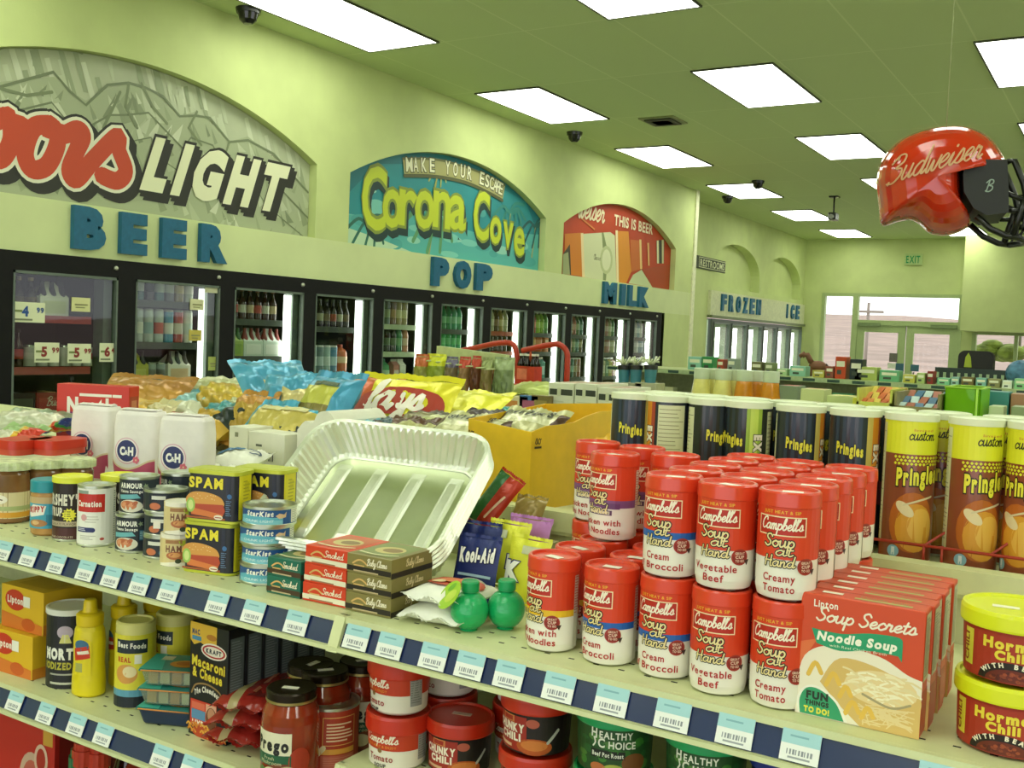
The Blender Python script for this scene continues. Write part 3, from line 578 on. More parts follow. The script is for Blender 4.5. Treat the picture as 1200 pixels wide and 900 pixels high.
# mountain mural
c = NICHES[0]; t = mural(c, 'pale grey mountain mural with red script and block letters, above the word BEER', '#b3ba98'); a = Art()
ridge = [wpt(*p) for p in ((-40, 110), (0, 96), (62, 90), (80, 106), (100, 118), (125, 105), (150, 97), (170, 98), (190, 118), (210, 136), (228, 131), (245, 143), (268, 166), (290, 160), (320, 185), (360, 225))]
a.poly(ridge+[(c+1.5, 2.2), (c-1.5, 2.2)], '#a5ae8a', 0)
rnd = random.Random(3)
def zr(y):
    for p, q in zip(ridge, ridge[1:]):
        if p[0] <= y <= q[0]: return p[1]+(q[1]-p[1])*(y-p[0])/(q[0]-p[0])
    return 2.6
GR = ('#8d9775', '#bcc4a2', '#98a27e', '#c9cfb0', '#7f8a68', '#b1ba96')
for i in range(60):   # sky streaks behind the peaks
    u = c-1.4+2.8*rnd.random(); v = zr(u)+.02+.25*rnd.random(); L_ = .1+.25*rnd.random()
    a.poly([(u, v), (u+.03, v+.01), (u+L_*.5, v-L_), (u+L_*.35, v-L_)], GR[1+2*(i % 2)] if i % 3 else '#97a17e', -.4)
for i in range(230):  # facets falling from the ridge lines
    u = c-1.42+2.84*rnd.random(); lev = rnd.random()**1.5*.55; v = zr(u)-.015-lev; L_ = .05+.13*rnd.random(); sg = rnd.choice((-1, 1, 1)); w2_ = .015+.045*rnd.random()
    a.poly([(u, v), (u+sg*(L_*.35+w2_), v-L_*.85), (u+sg*L_*.3, v-L_), (u+sg*L_*.12, v-L_*.5)][::sg], rnd.choice(GR), .3)
for i in range(3): a.stroke([(x+.03*i*math.sin(3*k), y-.17*i-.03*math.sin(k*2.1+i)) for k, (x, y) in enumerate(ridge)], .016-.004*i, '#727d5c', .7, smooth=False)
for pts in (((-10, 60), (30, 45), (62, 50), (95, 62)), ((150, 98), (146, 125), (160, 150)), ((165, 98), (178, 125), (195, 145)), ((140, 108), (130, 130), (120, 150)), ((0, 104), (30, 112), (60, 108)), ((230, 131), (220, 150), (235, 170)), ((268, 166), (262, 185), (280, 200))):
    a.stroke([wpt(*p) for p in pts], .018, '#78835f', .8, smooth=False)
def coors(pts, L, wd, c_, du=0, dv=0): a.stroke([(p[0]+du, p[1]+dv) for p in [wpt(*q) for q in pts]], wd, c_, L, 6)
SCR = [[(-34, 150), (-45, 128), (-70, 140), (-72, 185), (-45, 200), (-20, 180)], [(8, 136), (-14, 148), (-16, 180), (0, 186), (12, 165), (10, 140), (2, 140), (26, 148)],
       [(58, 146), (38, 150), (28, 178), (36, 198), (54, 194), (66, 168), (62, 150), (52, 150), (76, 158)], [(76, 158), (90, 152), (96, 160), (88, 178), (80, 200), (88, 210), (104, 192)], [(104, 192), (136, 160), (138, 176), (146, 200), (136, 212), (118, 206)]]
for st in SCR: coors(st, 1.0, .185, '#26261c', .035, -.035); coors(st, 1.4, .175, '#26261c')
for st in SCR: coors(st, 1.7, .145, '#e6e4c8')
for st in SCR: coors(st, 2.2, .105, '#c4441f')
u0, v0 = wpt(157, 217); u1, v1 = wpt(330, 249)
for L, c_, off, du, dv in ((1.0, '#26261c', .11, .05, -.04), (1.3, '#26261c', .11, .025, -.02), (1.6, '#26261c', .11, 0, 0)):
    a.text('LIGHT', (u0+u1)/2+du, v0+dv+.005, .30, c_, L, w=1.20, bold=off, shear=.34, gap=.14)
a.text('LIGHT', (u0+u1)/2, v0+.005, .30, '#e4e5bd', 2.2, w=1.17, bold=.065, shear=.34, gap=.18)
a.build('artwork', t, mfn, .0025, clip=clips(c))
# beach mural
c = NICHES[1]; t = mural(c, 'teal beach mural with yellow lettering under a scroll banner, above the word POP', '#2b8f94'); a = Art()
a.rect(c-1.5, c+1.5, 2.2, 2.52, '#6fc0b2', 0).poly([(c-1.5, 2.5), (c-.6, 2.62), (c+.3, 2.56), (c+1.5, 2.66), (c+1.5, 2.2), (c-1.5, 2.2)], '#56b0a8', .2)
a.poly([(c-1.5, 3.3), (c-1.5, 2.62), (c-1.1, 2.95), (c, 3.12), (c+1.2, 2.95), (c+1.5, 2.6), (c+1.5, 3.3)], '#17757f', .1)
for q in range(26):
    a.ell(c+rnd.uniform(-1.3, 1.3), rnd.uniform(2.3, 2.75), rnd.uniform(.06, .2), rnd.uniform(.02, .07), rnd.choice(('#7cc8b8', '#4aa39e', '#93d0bc')), .4)
a.poly([(c-1.5, 2.28), (c-1.5, 2.42), (c-1.0, 2.36), (c-.5, 2.28)], '#bcd8b4', .5)
def palm(u, v, s_, col):
    a.stroke([(u-.05*s_, v-.5*s_), (u, v-.2*s_), (u+.03*s_, v)], .03*s_, '#a8a868', .6)
    for an in (-2.9, -2.3, -1.7, -1.2, -.6, -.1, .5): a.stroke([(u, v), (u+.22*s_*math.cos(an+.4), v+.1*s_+.1*s_*math.sin(an)), (u+.42*s_*math.cos(an), v+.34*s_*math.sin(an))], .045*s_, col, .7)
palm(c-.35, 2.62, .9, '#5f9a68'); palm(c-1.2, 2.45, .6, '#2d6a5a'); palm(c-.3, 3.02, .4, '#a8b060'); palm(c+.9, 2.8, .7, '#2f8a80'); palm(c+1.38, 2.72, .6, '#1a5a5c')
LET = [('C', 425, 265, .52, .30), ('o', 449, 263, .35, .25), ('r', 468, 262, .34, .24), ('o', 487, 264, .36, .27), ('n', 508, 264, .36, .26), ('a', 527, 266, .34, .26), ('C', 555, 278, .46, .26), ('o', 574, 283, .28, .20), ('v', 589, 288, .28, .19), ('e', 602, 297, .30, .20)]
for L, c_, off, du, dv in ((1.0, '#1c3a38', .075, .02, -.05), (1.4, '#8a9a3c', .06, 0, 0), (1.8, '#c9d631', .02, 0, 0)):
    for ch, x, y, h, wd in LET:
        u, v = wpt(x, y); a.text(ch, u+wd*.4+du, v+dv, h*(1 if ch in 'C' else 1.33)*.95, c_, L, w=wd*(1+(off-.02)*1.6), bold=off)
bn = [wpt(*p) for p in ((471, 186), (510, 187), (545, 196), (575, 208), (591, 217))]; bl = [wpt(*p) for p in ((473, 206), (510, 207), (545, 214), (572, 226), (588, 235))]
a.poly(cr(bn)+cr(bl)[::-1], '#a8a468', 1.2); a.stroke(bn, .02, '#6f7040', 1.5); a.stroke(bl, .03, '#565a34', 1.5)
txt = 'MAKE YOUR ESCAPE'; P0 = cr([wpt(*p) for p in ((476, 203), (510, 204), (545, 211), (572, 222), (586, 230))], 8)
for i, ch in enumerate(txt):
    q = P0[min(len(P0)-1, int((i+.5)/len(txt)*(len(P0)-1)))]; q2 = P0[min(len(P0)-1, int((i+.5)/len(txt)*(len(P0)-1))+1)]; q1 = P0[max(0, int((i+.5)/len(txt)*(len(P0)-1))-1)]
    if ch != ' ': a.text(ch, q[0], q[1]+.015, .115, '#ecebc8', 2.0, w=.07 if ch != 'M' else .09, bold=.02, rot=math.atan2(q2[1]-q1[1], q2[0]-q1[0])*.8, outline='#5a5c34', ow=.06)
a.build('artwork', t, mfn, .0025, clip=clips(c))
# orange mural
c = NICHES[2]; t = mural(c, 'orange-red mural of drink cans, above the word MILK', '#b93d16'); a = Art()
def wq(x, y): return wpt(640+x/7.5, 230+y/7.5)
def wpoly(pts, col, L): a.poly([wq(*p) for p in pts], col, L)
wpoly([(160, 330), (160, 680), (320, 705), (310, 320)], '#cf7a1e', .3); wpoly([(150, 500), (205, 420), (215, 690), (145, 680)], '#3a3420', .4); wpoly([(145, 510), (190, 490), (205, 690), (140, 685)], '#9aa070', .5)
wpoly([(300, 325), (322, 322), (335, 712), (312, 708)], '#e8cf9a', .6); wpoly([(322, 330), (560, 315), (600, 345), (615, 755), (335, 712)], '#cfd2a4', .5)
wpoly([(485, 320), (500, 320), (540, 500), (520, 745), (495, 735), (500, 560)], '#7d8a55', .7); a.ell(*wq(525, 560), .16, .16, '#b9c08a', .8); a.ell(*wq(525, 560), .11, .12, '#d6d8ae', 1.0)
wpoly([(605, 300), (625, 300), (635, 760), (615, 757)], '#ecd8a4', .8); wpoly([(625, 305), (720, 310), (745, 660), (700, 765), (635, 760)], '#d88a1c', .5)
wpoly([(735, 380), (830, 390), (835, 640), (745, 665)], '#c4621c', .6); wpoly([(815, 380), (832, 380), (840, 640), (822, 640)], '#e4c27a', .8); wpoly([(885, 410), (900, 410), (905, 610), (892, 610)], '#d8a860', .8)
wpoly([(965, 390), (1035, 380), (1030, 590), (970, 590)], '#2a2616', .7); wpoly([(968, 390), (985, 388), (988, 590), (970, 590)], '#dcd8a8', .9); wpoly([(1012, 384), (1030, 382), (1028, 590), (1014, 590)], '#c9c492', .9)
wpoly([(840, 640), (900, 630), (1085, 600), (1080, 820), (930, 800)], '#a83a14', .6); wpoly([(720, 765), (760, 690), (835, 645), (930, 800)], '#c4cc9a', .7)
u, v = wq(470, 720); a.script('Cho s o', wq(442, 560)[0], wq(442, 560)[1], .03, '#5a5c40', 1.2, shear=0)
a.script('weiser', wq(390, 190)[0], wq(390, 190)[1]-.02, .13, '#ecdcb4', 1.5, wd=.2, w=.62, shear=.3, slope=.0)
a.text('THIS IS BEER', 11.21, 2.945, .12, '#ecdcb4', 1.5, w=1.08, bold=.03)
a.stroke([wq(290, 180), wq(420, 290)], .02, '#d8803c', .6)
a.build('artwork', t, mfn, .0025, clip=clips(c))
# ================================================================ BLUE LETTERS ON THE BAND
blue = mat('#12607f', .5, noise=.05)
def letter(ch, y0, y1, z0, z1, x, lb, th=.035, bold=.07):
    g = glyph(ch, bold); hs = [p[1] for p in g[0]]; a0, a1 = min(hs), max(hs); kx, kz = (y1-y0)/g[2], (z1-z0)/(a1-a0)
    b = MB(); V = [(p[0]*kx, (p[1]-a0)*kz) for p in g[0]]
    bm = bmesh.new(); bv = [bm.verts.new((0, p, q)) for p, q in V]
    for f in g[1]:
        try: bm.faces.new([bv[i] for i in f])
        except ValueError: pass
    r_ = bmesh.ops.extrude_face_region(bm, geom=bm.faces[:]); bmesh.ops.translate(bm, vec=(th, 0, 0), verts=[q for q in r_['geom'] if isinstance(q, bmesh.types.BMVert)])
    bmesh.ops.recalc_face_normals(bm, faces=bm.faces[:]); bm.verts.index_update()
    b.add([tuple(q.co) for q in bm.verts], [[q.index for q in f.verts] for f in bm.faces], blue); bm.free()
    tag(b.build('sign_letter', loc=(x+.001, y0, z0)), lb, 'sign letter', 'blue letters on the wall band')
for wd, L in (('BEER', [('B', 3.65, 3.86), ('E', 3.965, 4.15), ('E', 4.26, 4.45), ('R', 4.565, 4.787)]), ('POP', [('P', 7.08, 7.31), ('O', 7.41, 7.655), ('P', 7.74, 8.005)]), ('MILK', [('M', 10.31, 10.63), ('I', 10.75, 10.87), ('L', 10.955, 11.18), ('K', 11.245, 11.525)])):
    n = {}
    for ch, y0, y1 in L:
        n[ch] = n.get(ch, 0)+1; mult = sum(q[0] == ch for q in L) > 1
        letter(ch, y0, y1, 2.03, 2.275, WX, 'blue raised %sletter %s of the word %s' % ((ORD[n[ch]-1]+' ') if mult else '', ch, wd))
# ================================================================ FREEZERS
hd = struct(MB().box(BX, BX+.05, F0, F1+.1, FT, 2.42, mat('#d3d6ab', .6)).box(BX, BX+.08, F0, F1+.1, FT-.03, FT+.01, mat('#6f7a50', .5)).build('trim_2'))
for wd, ya, yb in (('FROZEN', 14.95, 16.95), ('ICE', 18.25, 19.2)):
    n = len(wd); st = (yb-ya)/n
    for i, ch in enumerate(wd): letter(ch, ya+st*i+(.08 if ch != 'I' else .14), ya+st*(i+1)-(.06 if ch != 'I' else .14), 2.13, 2.385, BX+.05, 'teal raised letter %s of the word %s' % (ch, wd), .03, .05)
lt = mat('#3f4a42', .5)
for k in range(6):
    y0 = F0+.12+k*.79; t = thing('freezer_unit', '%s glass-door freezer under the words FROZEN and ICE' % ORD[k], 'freezer', (BX, y0, 0), group='glass-door freezers')
    f = MB()
    for q in ((-.06, .02, 0, FT-.04), (.71, .73, 0, FT-.04), (.02, .71, 1.95, FT-.04), (.02, .71, 0, .15)): f.box(.0, .06, *q, mat('#33402f', .4))
    f.build('frame', t); d = MB()
    for q in ((.02, .035, .15, 1.95), (.695, .71, .15, 1.95), (.02, .71, 1.93, 1.95)): d.box(.02, .07, *q, gry)
    d = d.build('door', t); MB().box(.04, .045, .035, .695, .15, 1.93, gcool).build('pane', d)
    l_ = MB(); l_.box(-.6, -.58, -.06, .73, .1, 2, mat('#b9c4a0', .6)); l_.box(-.6, 0, -.06, -.05, .1, 2, mat('#8a9a7c')); l_.box(-.6, 0, .72, .73, .1, 2, mat('#8a9a7c')); l_.box(-.6, 0, -.06, .73, 1.98, 2, lt); l_.box(-.6, 0, -.06, .73, .1, .12, lt); l_.build('liner', t)
    for z in (.75, 1.08, 1.4, 1.7): MB().box(-.55, -.12, -.04, .7, z-.02, z, mat('#c4cab0')).build('shelf', t)
    MB().tube([(-.07, .55, .3), (-.07, .55, 1.88)], .035, tubem, 8).build('light_tube', t)
    pal = (('yellow', '#d4c45a'), ('white', '#dfe2cc'), ('orange', '#cf9a58'), ('pale green', '#b8c88c'), ('pink', '#cf9a8c'))
    for si, z in enumerate((1.08, 1.4, 1.7)):
        for i in range(3):
            cw, hx = pal[(k+si*2+i) % 5]; b = MB().box(-.04, .04, -.07, .07, 0, (.2, .16, .18)[(k+i) % 3], mat(hx, .5)); b.box(.04, .042, -.05, .05, .04, .12, mat(pal[(k+i+si+1) % 5][1], .5))
            tag(b.build('frozen_box', loc=(BX-.2, y0+.08+.155*i, z+.001)), '%s %s frozen-food box, %s shelf, %s freezer' % (ORD[i], cw, ('third', 'second', 'top')[si], ORD[k]), 'food box', 'boxes in the freezers')
# ================================================================ HELMET
hp = CAM+_ray(1105, 215)*(3.7/FPX); ang = math.radians(4)
t = thing('football_helmet', 'shiny red promotional football helmet with black face mask hanging from the ceiling', 'helmet', hp, math.radians(12)); red = mat('#c22a0c', .12, noise=.04, nscale=8, coat=.6)
sc_ = 3.7/FPX
def hx(x, y): return ((x-1105)*sc_, -(y-215)*sc_)
prof = [hx(*p) for p in ((1031, 215), (1033, 195), (1042, 178), (1058, 163), (1080, 154), (1105, 150), (1128, 152), (1148, 162), (1162, 178), (1168, 197), (1128, 200), (1124, 215), (1127, 240), (1137, 258), (1132, 268), (1115, 275), (1095, 273), (1082, 262), (1072, 257), (1058, 259), (1040, 264), (1036, 245))]
pc = cr(prof+[prof[0]], 4)[:-1]; cx = sum(p[0] for p in pc)/len(pc); cz = sum(p[1] for p in pc)/len(pc)
sh = MB(); N = len(pc); RG = 9; HWD = .185
for side in (-1, 1):
    for i in range(RG):
        a0, a1 = math.pi/2*i/RG, math.pi/2*(i+1)/RG
        def ring(a_):
            k_ = math.cos(a_)**.62; return [(cx+(p[0]-cx)*k_, side*HWD*math.sin(a_), cz+(p[1]-cz)*k_) for p in pc]
        A, Bq = ring(a0), ring(a1)
        sh.add(A+Bq, [(k, (k+1) % N, N+(k+1) % N, N+k)[::side] for k in range(N)], red, True)
sh.build('shell', t)
a = Art(); a.script('Budweiser', -.045, -.028, .05, '#d0a070', 1, wd=.12, w=.30, shear=.35, slope=.30)
def shell_depth(u, v):
    best = 0
    ang_ = math.atan2(v-cz, u-cx); rr = math.hypot(u-cx, v-cz); R_ = .01
    for i in range(N):
        p, q = pc[i], pc[(i+1) % N]
        a1_, a2_ = math.atan2(p[1]-cz, p[0]-cx), math.atan2(q[1]-cz, q[0]-cx)
        d_ = (a2_-a1_+math.pi) % (2*math.pi)-math.pi; e_ = (ang_-a1_+math.pi) % (2*math.pi)-math.pi
        if d_ and 0 <= e_/d_ <= 1: R_ = max(R_, math.hypot(p[0]-cx, p[1]-cz)*(1-e_/d_)+math.hypot(q[0]-cx, q[1]-cz)*e_/d_)
    k_ = min(1, rr/R_)**(1/.62); return HWD*math.sqrt(max(0, 1-k_*k_))
a.build('script_print', t, lambda u, v, d: (u, -shell_depth(u, v)-.002-d, v), .001)
pk = [hx(*p) for p in ((1126, 196), (1167, 197), (1170, 225), (1172, 255), (1150, 258), (1136, 250), (1125, 232), (1123, 212))]
MB().prism(pk, -.155, .155, mat('#14160f', .5), Matrix(((1, 0, 0, 0), (0, 0, 1, 0), (0, 1, 0, 0), (0, 0, 0, 1)))).build('face_guard', t, bevel=.01)
Art().script('B', *hx(1150, 232), .02, '#8fa090', 1).build('guard_print', t, front(-.156), .001)
mk = MB(); mm = mat('#12140e', .3)
def bar(pts, r=.011, y=-.12): mk.tube([(hx(*p)[0], yy_, hx(*p)[1]) for p, yy_ in zip(pts, [y]*len(pts))], r, mm)
for y in (-.13, .13):
    bar([(1168, 198), (1175, 197), (1186, 222), (1192, 245), (1190, 270), (1184, 283)], .011, y); bar([(1140, 258), (1155, 272), (1172, 280), (1186, 282)], .011, y); bar([(1168, 232), (1186, 240)], .009, y); bar([(1172, 252), (1184, 252)], .008, y); bar([(1178, 281), (1184, 256), (1188, 240)], .011, y)
for p in ((1190, 242), (1189, 262), (1184, 282)): x_, z_ = hx(*p); mk.tube([(x_, -.13, z_), (x_+.03, -.06, z_), (x_+.035, .06, z_), (x_, .13, z_)], .011, mm)
mk.build('face_mask', t)
MB().tube([(0, 0, .19), (0, 0, H-hp.z)], .0015, mat('#a8b080')).build('hanging_wire', t)
# ================================================================ NEAR SHELVING
SZ = 1.25; FYe = 1.113; BPY = 1.55; LZ = .98; LZ2 = 1.037; BZ = .70
cream = mat('#d6dba8', .4, noise=.02); creamd = mat('#c2c795', .5, noise=.03); navy = mat('#1d2c58', .22, noise=.05, nscale=6, coat=.4); hole = mat('#1a1a14', .8, noise=0)
g = thing('store_shelving', 'long cream two-sided store shelving with blue price rails in front of the camera', 'shelving', (0, 0, 0))
XJ = [-3.40, -2.17, -.945, .29]
def rail(name, x0, x1, z, par):
    b = MB(); y = FYe
    b.add([(x0, y-.004, z-.008), (x1, y-.004, z-.008), (x1, y-.018, z-.040), (x0, y-.018, z-.040)], [(0, 1, 2, 3)], navy)
    b.box(x0, x1, y-.008, y+.0, z-.009, z-.0002, cream); b.box(x0, x1, y-.026, y-.016, z-.046, z-.040, cream)
    b.box(x0, x1, y-.014, y+.012, z-.046, z-.043, creamd)
    for x in (x0, x1-.009): b.prism([(y-.027, z-.047), (y+.004, z-.047), (y+.004, z-.0), (y-.009, z-.0)], x, x+.009, cream, Matrix(((0, 0, 1, 0), (1, 0, 0, 0), (0, 1, 0, 0), (0, 0, 0, 1))))
    return b.build(name, par)
def shelf(x0, x1, z, depth=BPY-FYe):
    b = MB().box(x0+.001, x1-.001, FYe, FYe+depth, z-.03, z, cream)
    y = FYe+.03; n = 0
    for j in range(2):
        for i in range(int((x1-x0)/.035)): xx = x0+.03+i*.035; b.box(xx, xx+.008, y+j*.03, y+.003+j*.03, z, z+.0003, hole)
    s = b.build('shelf', g); rail('price_rail', x0, x1, z, s); return s
for i in range(3): shelf(XJ[i], XJ[i+1], SZ)
for i in range(2): shelf(XJ[i], XJ[i+1], LZ)
shelf(XJ[2], XJ[3], LZ2)
for i in range(3): shelf(XJ[i], XJ[i+1], BZ if i < 2 else BZ+.03)
MB().box(XJ[0], XJ[3], FYe+.01, 2.1, 0, .14, mat('#6a6a58', .6)).build('base', g)
bp = MB().box(XJ[0], XJ[3], BPY, BPY+.02, .14, 1.325, mat('#b9bd92', .55))
for x in [XJ[0]+.02+.025*k for k in range(100)]:
    for z in [1.07+.035*k for k in range(4)]: bp.box(x, x+.005, BPY-.0005, BPY, z, z+.006, hole)
bp.build('pegboard_panel', g)
MB().box(XJ[0], XJ[3], BPY-.008, BPY+.028, 1.322, 1.356, cream).box(XJ[0], XJ[3], BPY-.006, BPY+.026, 1.316, 1.3225, creamd).build('top_rail', g)
for x in XJ:
    u = MB().box(x-.016, x+.016, BPY-.018, BPY+.0, .14, 1.355, cream)
    for k in range(22): u.box(x-.003, x+.003, BPY-.0185, BPY-.018, .3+.048*k, .325+.048*k, hole)
    u.build('upright', g)
RZ = 1.337
MB().box(XJ[0], XJ[3], BPY+.03, 2.12, RZ-.03, RZ, cream).build('rear_shelf', g)
wf_ = MB(); redw = mat('#a8321e', .4, noise=0)
wf_.tube([(-.42, 1.605, 1.372), (.29, 1.605, 1.372)], .0025, redw, 6); wf_.tube([(-.42, 1.605, 1.345), (.29, 1.605, 1.345)], .002, redw, 6)
for x in (-.36, -.26, -.235, -.115, -.02, .1): wf_.tube([(x, 1.605, RZ), (x, 1.605, 1.375)], .002, redw, 6)
for x in (-.26, -.17, -.09): wf_.tube([(x, 1.605, 1.372), (x+.075, 1.75, 1.43)], .002, redw, 6)
tag(wf_.build('wire_fence'), 'thin red wire fence along the tall chip tubes', 'shelf fence')
# price tags
tg = [None]
def ptag(x, z, lb, grp, w_=.042):
    if tg[0] is None:
        t = thing('price_tag', lb, 'price tag', group=grp)
        MB().box(-.021, .021, -.0012, 0, -.034, -.001, mat('#eef0ea', .35, noise=0)).build('card', t)
        a_ = Art().rect(-.021, .021, -.016, -.001, '#a5d2d6', 0)
        for k in range(9): a_.rect(-.014+.0032*k, -.0128+.0032*k+.0006*(k % 3), -.027, -.0215, '#8a9094', 0)
        a_.rect(-.012, .012, -.0310, -.0290, '#9aa0a2', 0).rect(-.012, .008, -.0085, -.0065, '#7fb0b8', 1)
        a_.build('print', t, front(-.0012), .0002); tg[0] = t
    else: t = dup(tg[0], (0, 0, 0), label=lb, group=grp)
    t.location = (x, FYe-.0065, z-.007); t.rotation_euler = (math.radians(-23.5), 0, 0); t['label'] = lb
for i, x in enumerate([-1.815, -1.74, -1.665, -1.585, -1.505, -1.438, -1.367, -1.297, -1.187, -1.11, -1.023]): ptag(x, SZ, '%s price tag along the upper rail under the meat and tuna cans' % ORD[i], 'tags on the upper rail, can end')
for i, x in enumerate([-.91, -.851, -.778, -.72, -.66, -.588, -.516, -.438, -.363, -.29, -.149]): ptag(x, SZ, '%s price tag along the upper rail under the soup cups' % ORD[i], 'tags on the upper rail, soup end')
for i, x in enumerate([-1.698, -1.607, -1.521, -1.449, -1.304, -1.235]): ptag(x, LZ, '%s price tag along the lower rail' % ORD[i], 'tags on the lower rail')
# ================================================================ NEAR PRODUCTS: builders
silver = mat('#c4c9b8', .28, metal=.9, noise=.04); gold = mat('#b9a76a', .3, metal=.8, noise=0)
def up(p, r): # move a foot point one radius away from the camera
    d = Vector((p.x, p.y, 0)).normalized(); return Vector((p.x, p.y, p.z))+d*r
def can(name, lb, cat, r, h, body, art=None, top='metal', lid=None, grp=None, step=.008, rims=True, lidh=.012):
    t = thing(name, lb, cat, group=grp); b = MB(); m = mat(body, .32, noise=0, coat=.2)
    if rims: b.lathe([(0, .001, silver), (r*.9, .001, silver), (r+.001, .0, silver), (r+.001, .003, silver), (r, .004, m), (r, h-.005, silver), (r+.001, h-.004, silver), (r+.001, h, silver), (r-.002, h, silver), (r-.003, h-.004, silver), (r*.6, h-.004, silver), (r*.55, h-.003, silver), (0, h-.003, silver)], silver, 32)
    else: b.lathe([(0, 0, m), (r-.003, 0, m), (r, .003, m), (r, h-.001, m), (r-.002, h, m), (0, h, m)], m, 32)
    b.build('body', t)
    if lid:
        lm_ = mat(lid, .35, noise=0); MB().lathe([(r+.0015, h-lidh+.004), (r+.002, h-lidh+.004), (r+.002, h+.002), (r-.002, h+.003), (r-.004, h+.0005), (0, h+.0005)], lm_, 32).build('lid', t)
    if art: art.build('label', t, cyl(r), .00025, step)
    return t
def carton(name, lb, cat, w_, d_, h_, body, fart=None, sart=None, tart=None, grp=None, bev=.001):
    """a box with its front face (-y) on y = 0; origin at the middle of the front foot"""
    t = thing(name, lb, cat, group=grp); MB().box(-w_/2, w_/2, 0, d_, 0, h_, mat(body, .4, noise=0)).build('box_body', t, bevel=bev)
    if fart: fart.build('front_print', t, front(-.0002), .0002)
    if sart: sart.build('side_print', t, sideR(w_/2+.0002), .0002)
    if tart: tart.build('top_print', t, topf(h_+.0002), .0002)
    return t
def put(t, p, rot=0):
    t.location = p; t.rotation_euler = (0, 0, rot); return t
def sticker(art, v=.0): return art.rect(-.009, .009, v-.005, v+.005, '#f2f0dc', .5)
def lines(a, u0, u1, v0, v1, n, c, L=1, th=.0012):
    rr = random.Random(int(1e5*(u0+v0+n)))
    for k in range(n): v = v1-(v1-v0)*(k+.5)/n; a.rect(u0, u0+(u1-u0)*rr.uniform(.6, 1), v-th/2, v+th/2, c, L)
    return a
# ---------------------------------------------------------------- soup cups
R_, HH = .0342, .1225
def soup(band, flavor, seed):
    a = Art(); W = '#f0ecdd'
    a.rect(-math.pi*R_*.98, math.pi*R_*.98, .0475, .106, '#d83e1a', 0)
    if band: a.rect(-.09, .075, .0475, .056 if band != 'purple' else .058, {'blue': '#1f5fae', 'yellow': '#e8b81c', 'purple': '#7d4a7c'}[band], .5)
    a.text('JUST HEAT & SIP', 0, .0985, .0035, '#e8a82c', 1, w=.043, bold=.03)
    a.rect(-.0285, .0285, .0735, .0955, '#b82410', 1).frame(-.0285, .0285, .0735, .0955, .0013, '#f2dcae', 1.5)
    a.script("Campbell's", 0, .0805, .0065, '#f6ead2', 2, wd=.24, w=.048, shear=.2)
    for tx, u, v, h in (('Soup', -.001, .0615, .0085), ('at', .005, .052, .0075), ('Hand', 0, .0395, .0075)):
        for L, c_, o in ((1, '#221a0c', .62), (2, '#e9d79a', .26)): a.script(tx, u, v, h*.8, c_, L, wd=o, w=.034*(len(tx)+.6)/4.6, shear=.12, n=3)
    if band == 'purple': a.rect(.008, .035, .046, .054, '#6a3a6c', 1).text('80 CALORIES', .004, .0385, .0042, '#f3e9d0', 2, w=.034, bold=.04).rect(-.015, .024, .037, .044, '#5f3a60', 1.4)
    else:
        a.ell(.0305, .0405, .0105, .0095, '#a33226', 1.2).ell(.0305, .0405, .009, .008, '#8a1c14', 1.4)
        a.text('GREAT', .0305, .0435, .0028, '#e8c8b0', 2, w=.012, bold=.04).text('CUP', .0305, .039, .0034, '#e8c8b0', 2, w=.011, bold=.04).text('TO GO', .0305, .0348, .0028, '#e8c8b0', 2, w=.011, bold=.04)
        a.poly([(.036, .037), (.043, .038), (.040, .031)], '#3a1a10', 2.2)
    l1, l2 = flavor
    a.text(l1, 0, .0225, .0085, '#b3241c', 1, w=.006*len(l1)+.001, bold=.02).text(l2, 0, .0105, .0085, '#b3241c', 1, w=.0058*len(l2)+.002, bold=.02)
    a.rect(.062, .072, .006, .1, '#d0ccb8', .7); lines(a, .0625, .0715, .05, .1, 14, '#c25a3c', 1.5, .001)
    return a
def soupcup(band, flavor):
    t = thing('soup_cup', '', 'soup cup'); W = mat('#efeada', .35, noise=0, coat=.2); rd = mat('#dc4020', .3, noise=0, coat=.2)
    MB().lathe([(0, .001), (.028, .001), (.0315, .003), (R_-.0005, .012), (R_-.0002, .03), (R_-.0002, .106), (0, .106)], W, 36).build('body', t)
    MB().lathe([(R_-.001, .1045), (R_+.0008, .105), (R_+.0012, .106), (R_+.0006, HH-.002), (R_-.001, HH), (R_-.004, HH), (R_-.0055, HH-.0035), (0, HH-.0035)], rd, 36).build('lid', t)
    soup(band, flavor, 1).build('label', t, cyl(R_), .00018, .007)
    return t
SOUPS = {'chicken': ('yellow', ('Chicken with', 'Mini Noodles')), 'broccoli': ('blue', ('Cream', 'of Broccoli')), 'beef': (None, ('Vegetable', 'Beef')), 'tomato': (None, ('Creamy', 'Tomato')), 'lite': ('purple', ('Chicken with', 'Mini Noodles'))}
SP = {}
stk = [None]
def put_soup(kind, x, y, layer, lb, rot=0, st=True, grp=None):
    new = kind not in SP
    if new: SP[kind] = soupcup(*SOUPS[kind]); t = SP[kind]
    else: t = dup(SP[kind], (0, 0, 0))
    z = SZ+.0005+layer*(HH+.0008); t.location = (x, y, z); t.rotation_euler = (0, 0, rot); t['label'] = lb; t['group'] = grp or 'soup cups'
    if new: MB().box(-.0115, .0115, -.006, .006, 0, .0004, mat('#f8f6e8', .35, noise=0)).build('price_sticker', t, (0.004, -.004, HH-.0026), rot=-rot+random.uniform(-.3, .3))
    return t
random.seed(11)
PY = .0715; NM = {'chicken': 'yellow-banded', 'broccoli': 'blue-banded', 'beef': 'vegetable beef', 'tomato': 'creamy tomato', 'lite': 'purple-banded'}
Y0 = 1.158
